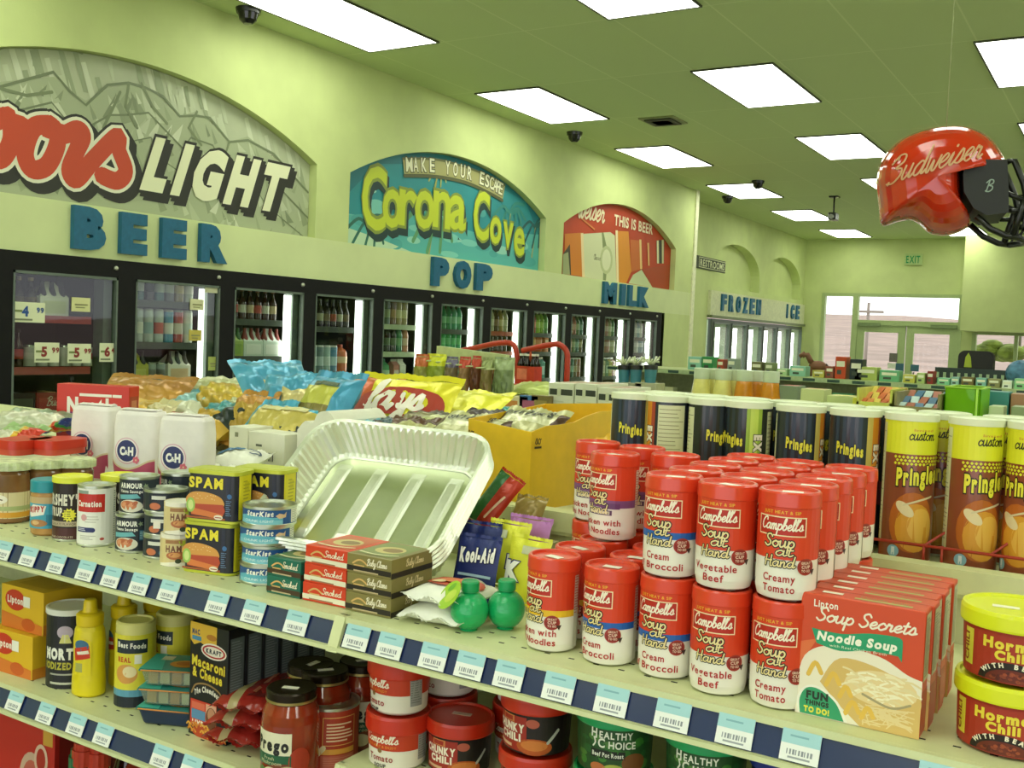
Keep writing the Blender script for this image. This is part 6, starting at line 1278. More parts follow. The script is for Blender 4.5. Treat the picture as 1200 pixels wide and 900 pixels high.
a.ell(-.002, .104, .014, .012, '#b8a8b8', .8).rect(-.003, -.001, .085, .1, '#d8d4a8', .9).poly([(-.012, .084), (.010, .084), (.004, .1), (-.006, .1)], '#d4cf7a', 1)
t = can('salt_canister', 'black salt canister with white lid on the lower shelf', 'salt', .0415, .142, '#171820', a, lid='#e3e3d8', rims=False); p = pz(58, 806, LZ); put(t, (p.x, 1.183, LZt), .75)
# mustard
def mustard():
    t = thing('mustard_bottle', '', 'mustard', group='yellow mustard bottles'); ym_ = mat('#e3cf14', .3, noise=.02, coat=.2); k = .6
    MB().lathe([(0, 0), (.026, 0), (.030, .004), (.030, .03), (.0275, .06), (.0285, .1), (.0265, .118), (.022, .128), (0, .128)], ym_, 28, sy=.8).build('body', t)
    MB().lathe([(.0215, .126), (.023, .128), (.0235, .146), (.020, .149), (.014, .150), (.013, .152), (.0105, .17), (.009, .172), (0, .172)], mat('#e6c81a', .35, noise=0), 24).build('cap', t)
    a = Art().poly([(-.018, .098), (0, .106), (.016, .1), (.016, .04), (-.016, .04)], '#e3cf14', .1).ell(-.003, .094, .014, .010, '#3a6a8c', .5).poly([(-.018, .088), (.012, .094), (.014, .072), (-.016, .066)], '#c8341c', .8).poly([(-.012, .082), (.01, .086), (.012, .08), (-.010, .077)], '#f0e6d4', 1).rect(-.015, .0, .046, .062, '#a8a85a', .8)
    a.build('label', t, lambda u, v, d: (.0285*math.sin(u/.0285)+0, -.8*(.0285+d*1.3)*math.cos(u/.0285)-.0012, v), .0003, .006); return t
m1 = mustard(); p = pz(78, 821, LZ); m1['label'] = 'yellow mustard bottle at the shelf edge beside the salt canister'; put(m1, (p.x, 1.165, LZt), .44)
for k in range(3): dup(m1, (p.x+.005*(k+1), 1.165+.068*(k+1), LZt), -.3, 'yellow mustard bottle, %s behind the front one' % ORD[k])
def mayo():
    t = thing('mayonnaise_jar', '', 'mayonnaise', group='mayonnaise jars'); mm_ = mat('#dcd44a', .3, noise=.02, coat=.2); r = .034
    MB().lathe([(0, 0), (r-.003, 0), (r, .003), (r, .052), (r*.99, .10), (r*.96, .128), (r*.88, .136), (r*.86, .142), (0, .142)], mat('#d8d89a', .3, noise=0), 28).build('body', t)
    MB().lathe([(r*.97, .128), (r*.98, .13), (r*.97, .147), (r*.9, .15), (r*.82, .15), (r*.8, .1465), (0, .1465)], mat('#dfd884', .4, noise=0), 28).build('lid', t)
    a = Art().rect(-.09, .09, .03, .13, '#e0d43a', 0).rect(-.026, .03, .098, .122, '#1c2a34', .6).text('Best Foods', .002, .109, .009, '#f0eee0', 1, w=.05, bold=.04, slope=-.06).text('REAL', -.01, .083, .0085, '#c8501c', 1, w=.024, bold=.05).rect(.008, .02, .080, .096, '#efeede', .8).ell(-.006, .062, .02, .017, '#d89a4a', .6).ell(.0, .066, .012, .01, '#e8d8a4', .8).rect(-.09, .09, .003, .03, '#16202c', .5).rect(-.09, .09, .022, .034, '#5a9ab4', .6)
    a.build('label', t, cyl(r*1.002), .0003, .008); return t
j = mayo(); p = pz(121, 836, LZ); j['label'] = 'yellow mayonnaise jar in front, behind the stacked snack packs'; put(j, (p.x, 1.185, LZt), .62)
for k in range(3): dup(j, (p.x+.012*(k+1), 1.185+.075*(k+1), LZt), -.1+.15*k, 'yellow mayonnaise jar, %s behind the front one' % ORD[k])
# clear snack packs
clr = glass_mat('#d9e4d4', .22, 'clear_plastic')
p = pz(158, 858, LZ)
for k in range(3):
    t = thing('cracker_pack', 'clear cracker and cheese snack pack, %s of the stack of three' % ('bottom', 'middle', 'top')[k], 'snack pack', (p.x+.004-.004*k, 1.178+.004*k, LZt+.0315*k), .42+.05*k, 'clear snack packs')
    b = MB(); w_, d_ = .098, .085
    lo = [(-w_/2+.01, -d_/2+.01, 0), (w_/2-.01, -d_/2+.01, 0), (w_/2-.01, d_/2-.01, 0), (-w_/2+.01, d_/2-.01, 0)]; hi = [(-w_/2+.003, -d_/2+.003, .027), (w_/2-.003, -d_/2+.003, .027), (w_/2-.003, d_/2-.003, .027), (-w_/2+.003, d_/2-.003, .027)]
    b.add(lo+hi, [(3, 2, 1, 0), (0, 1, 5, 4), (1, 2, 6, 5), (2, 3, 7, 6), (3, 0, 4, 7)], clr if k else mat('#1f3050', .3)); b.build('tray', t, bevel=.004)
    MB().box(-w_/2, w_/2, -d_/2, d_/2, .027, .0295, mat('#2f8c88', .25, noise=0)).build('lid', t, bevel=.001)
    a = Art().poly([(-w_/2, -d_/2+.004), (-.01, -d_/2+.004), (-.03, d_/2), (-w_/2, d_/2)], '#3fb0a4', .4).ell(.018, -.006, .026, .018, '#d8943a', .8).ell(.018, -.004, .016, .010, '#b86a24', 1).rect(-.03, -.01, .01, .03, '#d8d4b8', .9); a.build('lid_print', t, topf(.0296), .0003)
    for q in range(4): MB().box(-.036+.02*q, -.02+.02*q, -.03, .03, .003, .022, mat(('#cfa050', '#d8c89a', '#c88a44', '#e0d4b0')[q], .6)).build('cracker_stack', t)
    for q in range(1): MB().tube([(-w_/2+.004, -d_/2, .0285), (w_/2-.004, -d_/2, .0285)], .0012, mat('#d88a3c', .3, noise=0), 6).build('lid_edge', t)
# macaroni boxes
a = Art(); bw, bh = .090, .187
a.poly([(-.045, .187), (-.045, .158), (-.035, .150), (-.02, .156), (.0, .15), (.018, .158), (.018, .187)], '#e0b43a', .5).text('MAC', -.031, .168, .008, '#2a3a6a', 1, w=.018, bold=.06).rect(-.04, -.018, .158, .165, '#4a8ab0', 1).ell(.006, .168, .012, .005, '#b8782a', .9)
a.ell(.012, .146, .030, .013, '#efe6d6', 1.2).ell(.012, .146, .027, .0105, '#b8201c', 1.4).ell(.012, .146, .023, .008, '#efe6d6', 1.5).text('KRAFT', .012, .1425, .007, '#2a2a34', 2, w=.036, bold=.06)
a.text('Macaroni', .0, .117, .0165, '#e4d43a', 1.2, w=.078, bold=.035, slope=-.06, outline='#7a3a14', ow=.04).text('& Cheese', -.002, .099, .0155, '#e4d43a', 1.2, w=.07, bold=.035, slope=-.06, outline='#7a3a14', ow=.04)
a.stroke([(-.038, .07), (-.028, .085), (0, .09), (.028, .082), (.036, .066)], .003, '#9a7a4a', .8).text('The Cheesiest', -.002, .068, .009, '#e4e0d0', 1.2, w=.06, bold=.05, arc=.009)
a.rect(-.04, .022, .018, .06, '#c83c28', .8).rect(-.037, -.006, .045, .056, '#d86a50', 1).rect(-.037, -.004, .028, .044, '#5a8ab0', 1).text('LIVE', -.022, .0195, .007, '#f0e6d4', 1.3, w=.026, bold=.06).rect(-.003, .021, .02, .058, '#d8a88a', 1).ell(.01, .042, .0085, .011, '#c08a6a', 1.3).ell(.01, .036, .013, .018, '#6a3a20', 1.1)
a.ell(.005, .008, .04, .012, '#b8401c', .9)
rr = random.Random(9)
for k in range(30): u, v = rr.uniform(-.044, .04), rr.uniform(.002, .02); a.stroke([(u-.004, v), (u, v+.004), (u+.005, v)], .003, rr.choice(('#e0a83a', '#d8902a', '#c8742a')), 1.4, 2)
s = Art(); s.rect(.004, .033, .012, .172, '#5f6a6c', .3); lines(s, .006, .031, .02, .168, 34, '#8a9494', .8, .0015)
tp = Art().rect(-.02, .02, .012, .02, '#8a9090', .5)
mb_ = carton('macaroni_box', '', 'macaroni box', bw, .036, bh, '#15161c', a, s, tp, 'dark macaroni boxes', .0012)
p = pz(197, 864, LZ); q = pz(253, 884, LZ); pm_ = (p.x+q.x)/2
for k in range(6):
    o = mb_ if k == 0 else dup(mb_, (0, 0, 0)); o['label'] = 'black macaroni box, %s' % ('front one with its picture showing' if k == 0 else '%s behind the front one' % ORD[k-1]); put(o, (pm_+.001*k, 1.15+.0375*k, LZt), -.02+.01*(k % 2))
# red dry-soup bags
for k in range(3):
    p = pz(262, 872, LZ); t = pillow(.105, .16, .034, lambda u, v: '#9a2a22' if u > .42 else ('#b8a878' if u > .25 else '#a83a2c'), Art().rect(-.0, .03, -.06, .06, '#7a1c1a', .4).rect(.006, .012, -.05, .05, '#c8785a', .8).rect(-.03, -.01, .0, .025, '#e4dfc8', .7), 'noodle_bag', 'red and clear noodle bag, %s of the pile of three' % ('bottom', 'middle', 'top')[k], 'noodle bag', 'red noodle bags', 40+k, rough=.2, metal=0, crimp=.01); place(t, (p.x+.012+.004*k, 1.215, LZt+.018+.0275*k), 0, .25+.06*k)
# sauce jars and chunky can
def saucejar():
    t = thing('sauce_jar', '', 'sauce jar', group='red sauce jars'); r = .042; gm = mat('#8c2a12', .08, noise=.12, nscale=25, coat=.6)
    MB().lathe([(0, 0), (r-.004, 0), (r, .005), (r, .105), (r*.96, .118), (r*.8, .132), (r*.78, .138), (0, .138)], gm, 32).build('body', t)
    MB().lathe([(r*.80, .132), (r*.86, .134), (r*.87, .148), (r*.83, .1505), (r*.76, .150), (0, .149)], mat('#2a2016', .25, metal=.6, noise=0), 32).build('lid', t)
    MB().lathe([(r*.855, .134), (r*.875, .1345), (r*.875, .138), (r*.86, .138)], gold, 32).build('lid_ring', t)
    a = Art().rect(-.045, .018, .058, .096, '#e4dfc0', .5).text('Prego', -.014, .070, .017, '#1a1a16', 1, w=.056, bold=.06).rect(-.045, .018, .048, .064, '#1f5a3a', .7).text('Fresh', -.016, .056, .005, '#d8d4a8', 1.2, w=.018).text('Mushroom', -.014, .0495, .0055, '#d8d4a8', 1.2, w=.036).ell(.006, .036, .03, .016, '#7a3a1c', .6).ell(-.012, .036, .014, .010, '#dcd4b0', 1).ell(.012, .04, .013, .009, '#b8ac84', 1.1).ell(.03, .055, .016, .02, '#a8341c', .55).ell(-.03, .034, .01, .01, '#5a7a3a', .8).rect(-.045, .045, .012, .03, '#6a1c10', .4)
    a.build('label', t, cyl(r), .0003, .008); MB().box(-.012, .012, -.005, .005, 0, .0004, mat('#e8e6d0', .4, noise=0)).build('price_sticker', t, (0, -.004, .150)); return t
sj = saucejar(); zt = LZt+.151
for k, (px_, py__, lb) in enumerate(((342, 804, 'red mushroom sauce jar with dark lid at the shelf edge'), (381, 783, 'red sauce jar with dark lid behind the beef soup can'), (425, 772, 'red sauce jar in the dark behind the tomato bowls'), (365, 776, 'red sauce jar half hidden, behind the front sauce jar'))):
    p = pz(px_, py__, zt); o = sj if k == 0 else dup(sj, (0, 0, 0)); o['label'] = lb; put(o, (p.x, min(p.y, 1.47), LZt), (.38, .9, 1, 1.6)[k])
a = Art().rect(-.12, .12, .004, .107, '#a8341c', 0).text('CHUNKY', -.045, .076, .014, '#efe6d4', 1, w=.07, bold=.07, slope=.03).frame(-.002, .05, .055, .098, .0012, '#d8a85a', 1); lines(a, .004, .046, .06, .09, 6, '#e4c8a0', 1.2, .0022); a.rect(-.004, .05, .042, .05, '#d89a3a', .8).rect(-.004, .05, .004, .04, '#b85a44', .5); lines(a, 0, .048, .006, .038, 9, '#c87a60', .8, .0012); a.stroke([(-.02, .03), (.0, .052)], .008, '#d8c89a', 1.2, 2).ell(-.026, .02, .018, .024, '#d89a2c', .9).ell(-.026, .016, .012, .014, '#a85a24', 1)
t = can('beef_soup_can', 'tall red soup can with silver rim beside the sauce jar', 'soup can', .043, .111, '#a8341c', a); p = pz(391, 818, LZt+.111); put(t, (p.x, 1.18, LZt), .5); MB().box(-.012, .012, -.006, .006, 0, .0004, mat('#e8e6d0', .4, noise=0)).build('price_sticker', t, (.005, -.008, .1085))
# ================================================================ LOWER SHELF, RIGHT: bowls
Z2 = LZ2+.0005
a = Art().rect(-.15, .15, .030, .054, '#c23a1c', 0).script("Campbell's", -.012, .0405, .0062, '#f2e6cf', 1, wd=.26, w=.054, shear=.2).text('JUST HEAT & ENJOY', -.012, .0335, .0035, '#e08a2c', 1, w=.05, bold=.03).text('Tomato', -.012, .014, .009, '#9a2a2a', 1, w=.04, bold=.02).text('SOUP', -.012, .005, .005, '#4a4a44', 1, w=.02, bold=.05).rect(.046, .066, .014, .062, '#9a9a94', .6).ell(-.012, .029, .0035, .0035, '#8a6a3a', 1.2); lines(a, .047, .065, .018, .06, 12, '#6a6a66', .9, .001)
bw1 = tub('tomato_bowl', 'white and red tomato soup bowl with red lid, under its twin', 'soup bowl', .0445, .078, '#c42c14', '#e8e2d0', a, 'tomato soup bowls', lidh=.025, rb=.9)
p = pz(459, 895, LZ2); put(bw1, (p.x, 1.165, Z2), .3); dup(bw1, (p.x-.001, 1.166, Z2+.0782), -.08, 'white and red tomato soup bowl with red lid, on top of its twin')
dup(bw1, (p.x+.01, 1.27, Z2), -.1, 'tomato soup bowl in the dark, lower one behind the front pair'); dup(bw1, (p.x+.012, 1.27, Z2+.0782), -.1, 'tomato soup bowl in the dark, upper one behind the front pair')
a = Art().rect(-.15, .15, .004, .052, '#1c1210', 0).poly([(-.045, .052), (.012, .052), (.012, .006), (-.045, .006)], '#a0281a', .5).rect(-.028, -.006, .043, .052, '#c87a44', .8).rect(-.026, -.008, .0445, .0505, '#a0281a', .9).text('CHUNKY', -.016, .0315, .0105, '#f0e6d0', 1, w=.05, bold=.06).text('CHILI', -.014, .0195, .0095, '#f0e6d0', 1, w=.036, bold=.06).ell(.02, .045, .009, .006, '#b85a44', 1).ell(.022, .014, .024, .011, '#b8541c', .8).ell(.022, .016, .018, .007, '#d07a34', 1).stroke([(.04, .02), (.055, .036)], .004, '#b8b8a8', .9, 2); lines(a, -.04, -.008, .008, .015, 1, '#d8b08a', 1, .004)
ch = tub('chili_bowl', 'dark chili bowl with red lid beside the tomato bowls', 'soup bowl', .0465, .076, '#c22a10', '#1c1210', a, 'dark chili bowls', lidh=.02, rb=.92)
p = pz(540, 836, Z2+.076); put(ch, (p.x, max(1.17, p.y), Z2), .27); MB().box(-.014, .014, -.005, .005, 0, .0004, mat('#c8a890', .4, noise=0)).build('price_sticker', ch, (.0, .006, .0732))
p = pz(618, 813, Z2+.154); o = dup(ch, (p.x, 1.172, Z2), .1, 'dark chili bowl with red lid, lower of the pair at the middle'); o2 = dup(ch, (p.x, 1.172, Z2+.0765), -.05, 'dark chili bowl with red lid, upper of the pair at the middle')
for o_ in (o, o2):
    for c_ in list(o_.children):
        if c_.name.startswith('price_sticker'): bpy.data.objects.remove(c_)
dup(bw1, (p.x-.095, 1.30, Z2), .2, 'red-lidded soup bowl in the dark behind the chili bowls, lower'); dup(bw1, (p.x-.094, 1.30, Z2+.0782), .2, 'red-lidded soup bowl in the dark behind the chili bowls, upper')
def hc_art(flv):
    a = Art().rect(-.16, .16, .004, .064, '#1f4a20', 0)
    rr = random.Random(6)
    for k in range(30): a.ell(rr.uniform(-.05, .05), rr.uniform(.006, .05), rr.uniform(.004, .01), rr.uniform(.002, .006), rr.choice(('#2f6a28', '#3a7a2c', '#245a2a', '#4a7a34')), .3, 9)
    a.text('H', -.026, .05, .011, '#e6e8d8', 1, w=.008, bold=.03).text('EALTHY', .002, .05, .0085, '#e6e8d8', 1, w=.042, bold=.03).text('C', -.016, .038, .0115, '#e6e8d8', 1, w=.009, bold=.03).text('HOICE', .010, .038, .009, '#e6e8d8', 1, w=.034, bold=.03).stroke([(-.027, .038), (-.024, .043), (-.026, .049)], .002, '#e6e8d8', 1, 2).ell(-.0235, .0495, .0016, .0016, '#e6e8d8', 1, 8)
    a.rect(-.03, .014, .024, .0345, '#141c14', .8).text(flv, -.008, .0265, .0055, '#e6e8d8', 1.3, w=.04, bold=.03).ell(.026, .02, .016, .012, '#7a4a24', .8).ell(.0, .01, .014, .008, '#a8b04a', .7).ell(-.02, .012, .01, .006, '#b86a3a', .8); return a
hc = tub('vegetable_bowl', 'green beef soup bowl with green lid under the rail, beside the chili pair', 'soup bowl', .0485, .082, '#16a05c', '#1f4a20', hc_art('Beef Pot Roast'), 'green soup bowls', lidh=.02, rb=.93)
p = pz(717, 833, Z2+.155); 
put(hc, (p.x, 1.168, Z2+.0825), .42); dup(hc, (p.x, 1.168, Z2), -.2, 'green soup bowl, lower one under the beef bowl')
p = pz(823, 862, Z2+.155); dup(hc, (p.x, 1.166, Z2+.0825), .18, 'green soup bowl second along, beside the dark blue bowl'); dup(hc, (p.x, 1.166, Z2), -.2, 'green soup bowl, lower one of the second pair')
bl_ = tub('blue_bowl', 'dark blue-lidded soup bowl in the shadow under the rail', 'soup bowl', .0485, .082, '#1a2a8a', '#1a1c3a', None, lidh=.022, rb=.93); p = pz(925, 890, Z2+.155); put(bl_, (p.x, 1.166, Z2+.0825)); 
o = dup(bl_, (p.x, 1.166, Z2), 0, 'dark blue-lidded soup bowl under its twin')
# ================================================================ BOTTOM SHELF
BZt = BZ+.0005
a = Art().ell(.02, .09, .032, .05, '#c8a890', .6).ell(.02, .085, .024, .04, '#b85a4a', .8).ell(.045, .13, .018, .03, '#d8b8a0', .7).ell(.045, .13, .012, .022, '#a8281c', .9).rect(.05, .075, .16, .2, '#c89a3a', .7)
t = carton('mix_box', 'red boxed mix with a pictured cup on the bottom shelf', 'food box', .16, .06, .225, '#b8221c', a, Art().rect(.01, .05, .02, .2, '#8a1a18', .4)); p = pz(20, 835, BZ+.225); put(t, (p.x-.02, 1.15, BZt), .1)
t = carton('mix_box', 'dark red box on the bottom shelf behind the pictured one', 'food box', .12, .07, .2, '#6a1a16', Art().rect(-.02, .02, .1, .15, '#4a3a28', .5)); p = pz(105, 850, BZ+.2); put(t, (p.x, 1.3, BZt), .1)
for k, (px_, py__, hh, cc, nm, lb) in enumerate(((66, 888, .185, '#1a6a44', 'green', 'dark bottle with ribbed green cap on the bottom shelf'), (91, 872, .20, '#b8321c', 'red', 'dark bottle with red cap next to the green-capped one'), (116, 872, .195, '#b8321c', 'red', 'dark bottle with two-step red cap, second red one along'), (150, 858, .19, '#8a2414', 'red', 'dark bottle with red cap deep in the shadow'), (160, 898, .185, '#b8321c', 'red', 'dark bottle with broad red cap under the stacked snack packs'))):
    t = thing('condiment_bottle', lb, 'bottle', group='dark bottles on the bottom shelf'); r = .026
    MB().lathe([(0, 0), (r, 0), (r, hh-.075), (r*.7, hh-.045), (r*.62, hh-.035), (0, hh-.035)], mat('#3a1410' if cc != '#1a6a44' else '#241810', .15, noise=0, coat=.4), 22).build('body', t)
    n = 28; cp = MB(); rg = [((r*.78+(.001 if i % 2 else 0))*math.cos(2*math.pi*i/n), (r*.78+(.001 if i % 2 else 0))*math.sin(2*math.pi*i/n)) for i in range(n)]
    cm = mat(cc, .4, noise=0); cp.prism(rg, hh-.04, hh-.012, cm); cp.prism([(x*.85, y*.85) for x, y in rg], hh-.012, hh, cm); cp.build('cap', t)
    p = pz(px_, py__, BZ+hh); put(t, (p.x, max(1.15, min(1.45, p.y)), BZt))
# ================================================================ SECOND SHELVING (behind)
def backshelf(x0, x1, y0, y1, top, lb, levels=(.5, .9), rl='#7d8a5a'):
    t = thing('store_shelving', lb, 'shelving'); cm = mat('#b9c48a', .45, noise=.03); b = MB()
    b.box(x0, x1, (y0+y1)/2-.015, (y0+y1)/2+.015, 0, top, mat('#a8b080', .5)); b.box(x0, x1, y0, y1, 0, .14, mat('#7a8058', .6)); b.build('back_panel', t)
    for z in levels+(top,):
        s = MB().box(x0, x1, y0, y1, z-.03, z, cm).build('shelf', t); r_ = MB()
        for yy in (y0-.012, y1+.002): r_.box(x0, x1, yy, yy+.01, z-.04, z-.002, mat('#a8bb88', .35))
        n = int((x1-x0)/.21)
        for k in range(n): xx = x0+.05+(x1-x0-.1)*k/max(1, n-1); r_.box(xx-.055, xx+.055, y0-.0135, y0-.012, z-.034, z-.008, mat('#2d4a3c', .4, noise=0)) if k % 2 or True else None
        r_.build('price_rail', s)
    return t
backshelf(-4.1, -.9, 3.7, 4.7, 1.24, 'green-grey shelving run across the next aisle, carrying white cartons and juice')
T2 = 1.2405
# white cartons with dark top band
for i, (x0, x1, yt, lb) in enumerate(((642, 672, 449, 'white carton with dark top band, at the red rack'), (673, 699, 450, 'white carton with dark top band, between its neighbours'), (700, 727, 455, 'white carton with dark top band, nearest the chip tubes'), (731, 779, 461, 'white carton with dark top band, behind the first dark chip tubes'))):
    A_, B_ = py(x0, 470, 3.76), py(x1, 470, 3.76); zt = py((x0+x1)/2, yt, 3.76).z; w_ = (B_-A_).length*.985; h_ = zt-T2
    a = Art().rect(-w_*.45, w_*.45, h_-.05, h_-.025, '#3a4034', .8).rect(-w_*.15, w_*.0, h_-.055, h_-.02, '#cfd2b0', 1).rect(-w_*.05, w_*.12, h_*.35, h_*.42, '#9aa080', .8); lines(a, -w_*.4, w_*.4, h_*.3, h_*.7, 4, '#c9ccaa', .6, .003)
    put(carton('white_carton', lb, 'carton', w_, .30, h_, '#dcdec4', a, None, Art().rect(-w_*.4, w_*.4, .05, .25, '#c4a890', .4), 'white cartons with a dark band', .002), ((A_.x+B_.x)/2, 3.76, T2))
# teal pots
for i, px_ in enumerate((731, 745, 762)):
    p = py(px_, 446, 4.25); t = thing('teal_pot', 'small teal container with black rim and pale plume, %s of three' % ORD[i], 'container', (p.x, 4.25, T2), 0, 'teal containers')
    zb = p.z-T2
    MB().box(-.05, .05, -.05, .05, 0, max(.02, zb-.01), mat('#a8a888', .6)).build('riser', t)
    MB().lathe([(0, 0), (.024, 0), (.028, .06), (0, .06)], mat('#3a7a88', .35), 14, Matrix.Translation((0, 0, zb-.01))).build('pot', t); MB().lathe([(.028, 0), (.031, 0), (.031, .018), (.028, .02), (0, .02)], mat('#191c18', .4), 14, Matrix.Translation((0, 0, zb+.05))).build('rim', t)
    l_ = MB()
    for q in range(14): an = q*2.4; l_.tube([(0, 0, zb+.06), (.02*math.cos(an), .02*math.sin(an), zb+.085), (.04*math.cos(an), .03*math.sin(an), zb+.085+.012*(q % 3))], .004, mat(('#c9d4a8', '#dfe4c8')[q % 2], .5), 5)
    l_.build('plume', t)
# juice bottles
for i, (px_, py__, Yd, am, lb) in enumerate(((821, 471, 4.35, 0, 'pale yellow juice bottle, front one beside the shelf end'), (836, 468, 4.46, 0, 'pale yellow juice bottle behind the first one'), (846, 472, 4.35, 0, 'pale yellow juice bottle, front one beside the amber bottles'), (860, 470, 4.46, 0, 'pale yellow juice bottle at the back beside the amber bottles'), (871, 474, 4.35, 1, 'amber juice bottle next to the pale ones'), (884, 474, 4.46, 1, 'amber juice bottle behind the one next to the pale ones'), (902, 477, 4.35, 1, 'amber juice bottle standing apart at the end'))):
    p = py(px_, py__, Yd); zc = py(px_, 431+(px_-820)*.05, Yd).z; h_ = zc-T2; t = thing('juice_bottle', lb, 'juice bottle', (p.x, Yd, T2), 0, 'juice bottles'); c_ = mat('#cf8418' if am else '#dcd47a', .12, noise=.05, coat=.5)
    MB().lathe([(0, 0), (.046, 0), (.049, .01), (.049, h_*.35), (.046, h_*.55), (.036, h_*.80), (.032, h_*.86), (0, h_*.86)], c_, 20).build('body', t); MB().lathe([(.034, h_*.84), (.035, h_*.845), (.035, h_*.99), (.032, h_), (0, h_)], mat('#c4d0b0', .35, noise=0), 20).build('cap', t)
# hanging bag rack
rk = thing('bag_rack', 'pale wire rack with a header bar holding hanging snack bags', 'display rack', (0, 0, 0))
A_, B_ = py(516, 413, 3.85), py(597, 424, 3.85); b = MB(); pm2 = mat('#b9c489', .4)
b.add([tuple(A_+Vector((0, 0, .03))), tuple(B_+Vector((0, 0, .03))), tuple(B_-Vector((0, 0, .03))), tuple(A_-Vector((0, 0, .03)))], [(0, 1, 2, 3)], pm2)
ho = b.build('header', rk); md = ho.modifiers.new('thick', 'SOLIDIFY'); md.thickness = .03
b = MB()
for q in (A_, B_, A_.lerp(B_, .5)): b.tube([(q.x, q.y+.03, T2), (q.x, q.y+.03, q.z+.02)], .009, pm2)
for k in range(7): q = A_.lerp(B_, (k+.5)/7); b.tube([(q.x, q.y+.02, q.z-.035), (q.x, q.y-.14, q.z-.035)], .004, pm2, 6)
C_, D__ = py(488, 417, 3.85), py(600, 424, 3.85); b.tube([tuple(C_), tuple(D__+Vector((0, .02, 0)))], .006, pm2)
b.build('wire_frame', rk)
for i, (x0, x1, y0, y1, cols, lb) in enumerate(((484, 503, 418, 464, ('#6a6a34', '#8a8a3c', '#b8602c'), 'hanging snack bag with an orange top at the end of the rack'), (499, 522, 418, 462, ('#5a6a20', '#8a9a2c', '#d0d42a'), 'hanging lime yellow snack bag on the rack'), (521, 537, 421, 460, ('#8a7a3c', '#7a6a4a', '#6a647a'), 'hanging snack bag with a violet-grey top'), (537, 551, 421, 462, ('#8a8440', '#98744a', '#b8442a'), 'hanging nut bag with a red top, before the brown one'), (551, 564, 420, 463, ('#4a2c1a', '#6a3c24', '#b8442a'), 'hanging brown snack bag with a red top'), (563, 577, 422, 468, ('#7a5a34', '#8a7a44', '#98a468'), 'hanging tan nut bag beside the striped one'), (577, 602, 422, 468, ('#5a6a44', '#7a8a5c', '#98a878'), 'hanging grey-green striped snack bag at the red rack'))):
    a_, b_ = py(x0, y1, 3.74+.01*i), py(x1, y0, 3.74+.01*i); w_, h_ = (b_.x-a_.x)*1.0, b_.z-a_.z
    t = pillow(w_, h_, .05, (lambda cols: lambda u, v: cols[0] if v < .45 and int(u*9) % 2 else cols[1] if v < .75 else cols[2])(cols), None, 'hanging_bag', lb, 'snack bag', 'hanging snack bags', 80+i, nu=14, nv=16, crimp=.01); place(t, ((a_.x+b_.x)/2, 3.74+.01*i, (a_.z+b_.z)/2), D(86), 0)
# red wire racks and the cola pack
rdm = mat('#b03018', .35, noise=.02)
def rackbar(pts, Yd, r): b.tube(cr([tuple(py(x, y, Yd)) for x, y in pts], 4), r, rdm, 8)
t = thing('red_display_rack', 'red tube display rack with two rounded side loops', 'display rack'); b = MB()
rackbar([(540, 411), (560, 407), (585, 402), (600, 403), (605, 412), (606, 430), (606, 462)], 4.3, .014); b.build('side_loop', t); b = MB()
rackbar([(612, 411), (625, 408), (645, 404), (656, 404), (664, 412), (665, 425), (664, 448)], 4.3, .014); b.build('side_loop', t); b = MB()
q1, q2 = py(604, 449, 4.3), py(664, 447, 4.3); b.box(q1.x, q2.x, 4.2, 4.45, q1.z-.04, q1.z, rdm); b.box(q1.x, q2.x, 4.28, 4.32, T2, q1.z-.04, rdm); b.build('tray', t)
t = thing('cola_pack', 'six-pack of dark cola bottles in a red carrier on the red rack', 'bottle pack', ((q1.x+py(630, 447, 4.3).x)/2+.01, 4.3, q1.z+.0005)); t.scale = (.62, .62, .75); b = MB().box(-.085, .085, -.06, .06, 0, .115, mat('#c03a24', .4)); b.box(-.07, .02, -.0615, -.06, .03, .1, mat('#d8785a', .4)); b.build('carrier', t)
for k in range(6): MB().lathe([(.028, .1), (.03, .13), (.013, .165), (.013, .18), (.015, .182, mat('#e4e4d4', .4, noise=0)), (.015, .195, mat('#e4e4d4', .4, noise=0)), (0, .195)], mat('#1a110c', .15, noise=0), 14, Matrix.Translation((-.055+.055*(k % 3), -.028+.056*(k//3), 0))).build('bottle', t)
MB().add([(-.02, 0, .115), (.04, 0, .115), (.01, 0, .24)], [(0, 1, 2)], mat('#c85a34')).build('carrier_handle', t)
for i in range(3):
    p = py(614+9*i, 460-2*i, 3.95); t = pillow(.22, .12, .05, lambda u, v: ('#c9cf7a', '#d4d48a', '#b8c46a')[i], None, 'snack_bag', '%s pale yellow-green snack bag lying before the red rack' % ORD[i], 'snack bag', 'bags before the red rack', 100+i, nu=12, nv=12); place(t, (p.x, 3.95, max(T2+.03, p.z)), .3, .1*i)
for i, (px_, c1, c2, lb) in enumerate(((600, '#d9cfa4', '#cf8a44', 'cream and orange snack box before the cartons'), (620, '#3a6a9c', '#a85a7a', 'blue and pink snack bag before the cartons'), (634, '#7a6a3c', '#9a8a4c', 'brown snack bag before the white cartons'))):
    p = py(px_, 472, 3.72); put(carton('snack_box', lb, 'snack box', .16 if i == 0 else .09, .03, p.z+.03-T2, c1, Art().rect(-.03, .03, p.z-.03-T2, p.z+.01-T2, c2, .5)), (p.x, 3.715, T2))
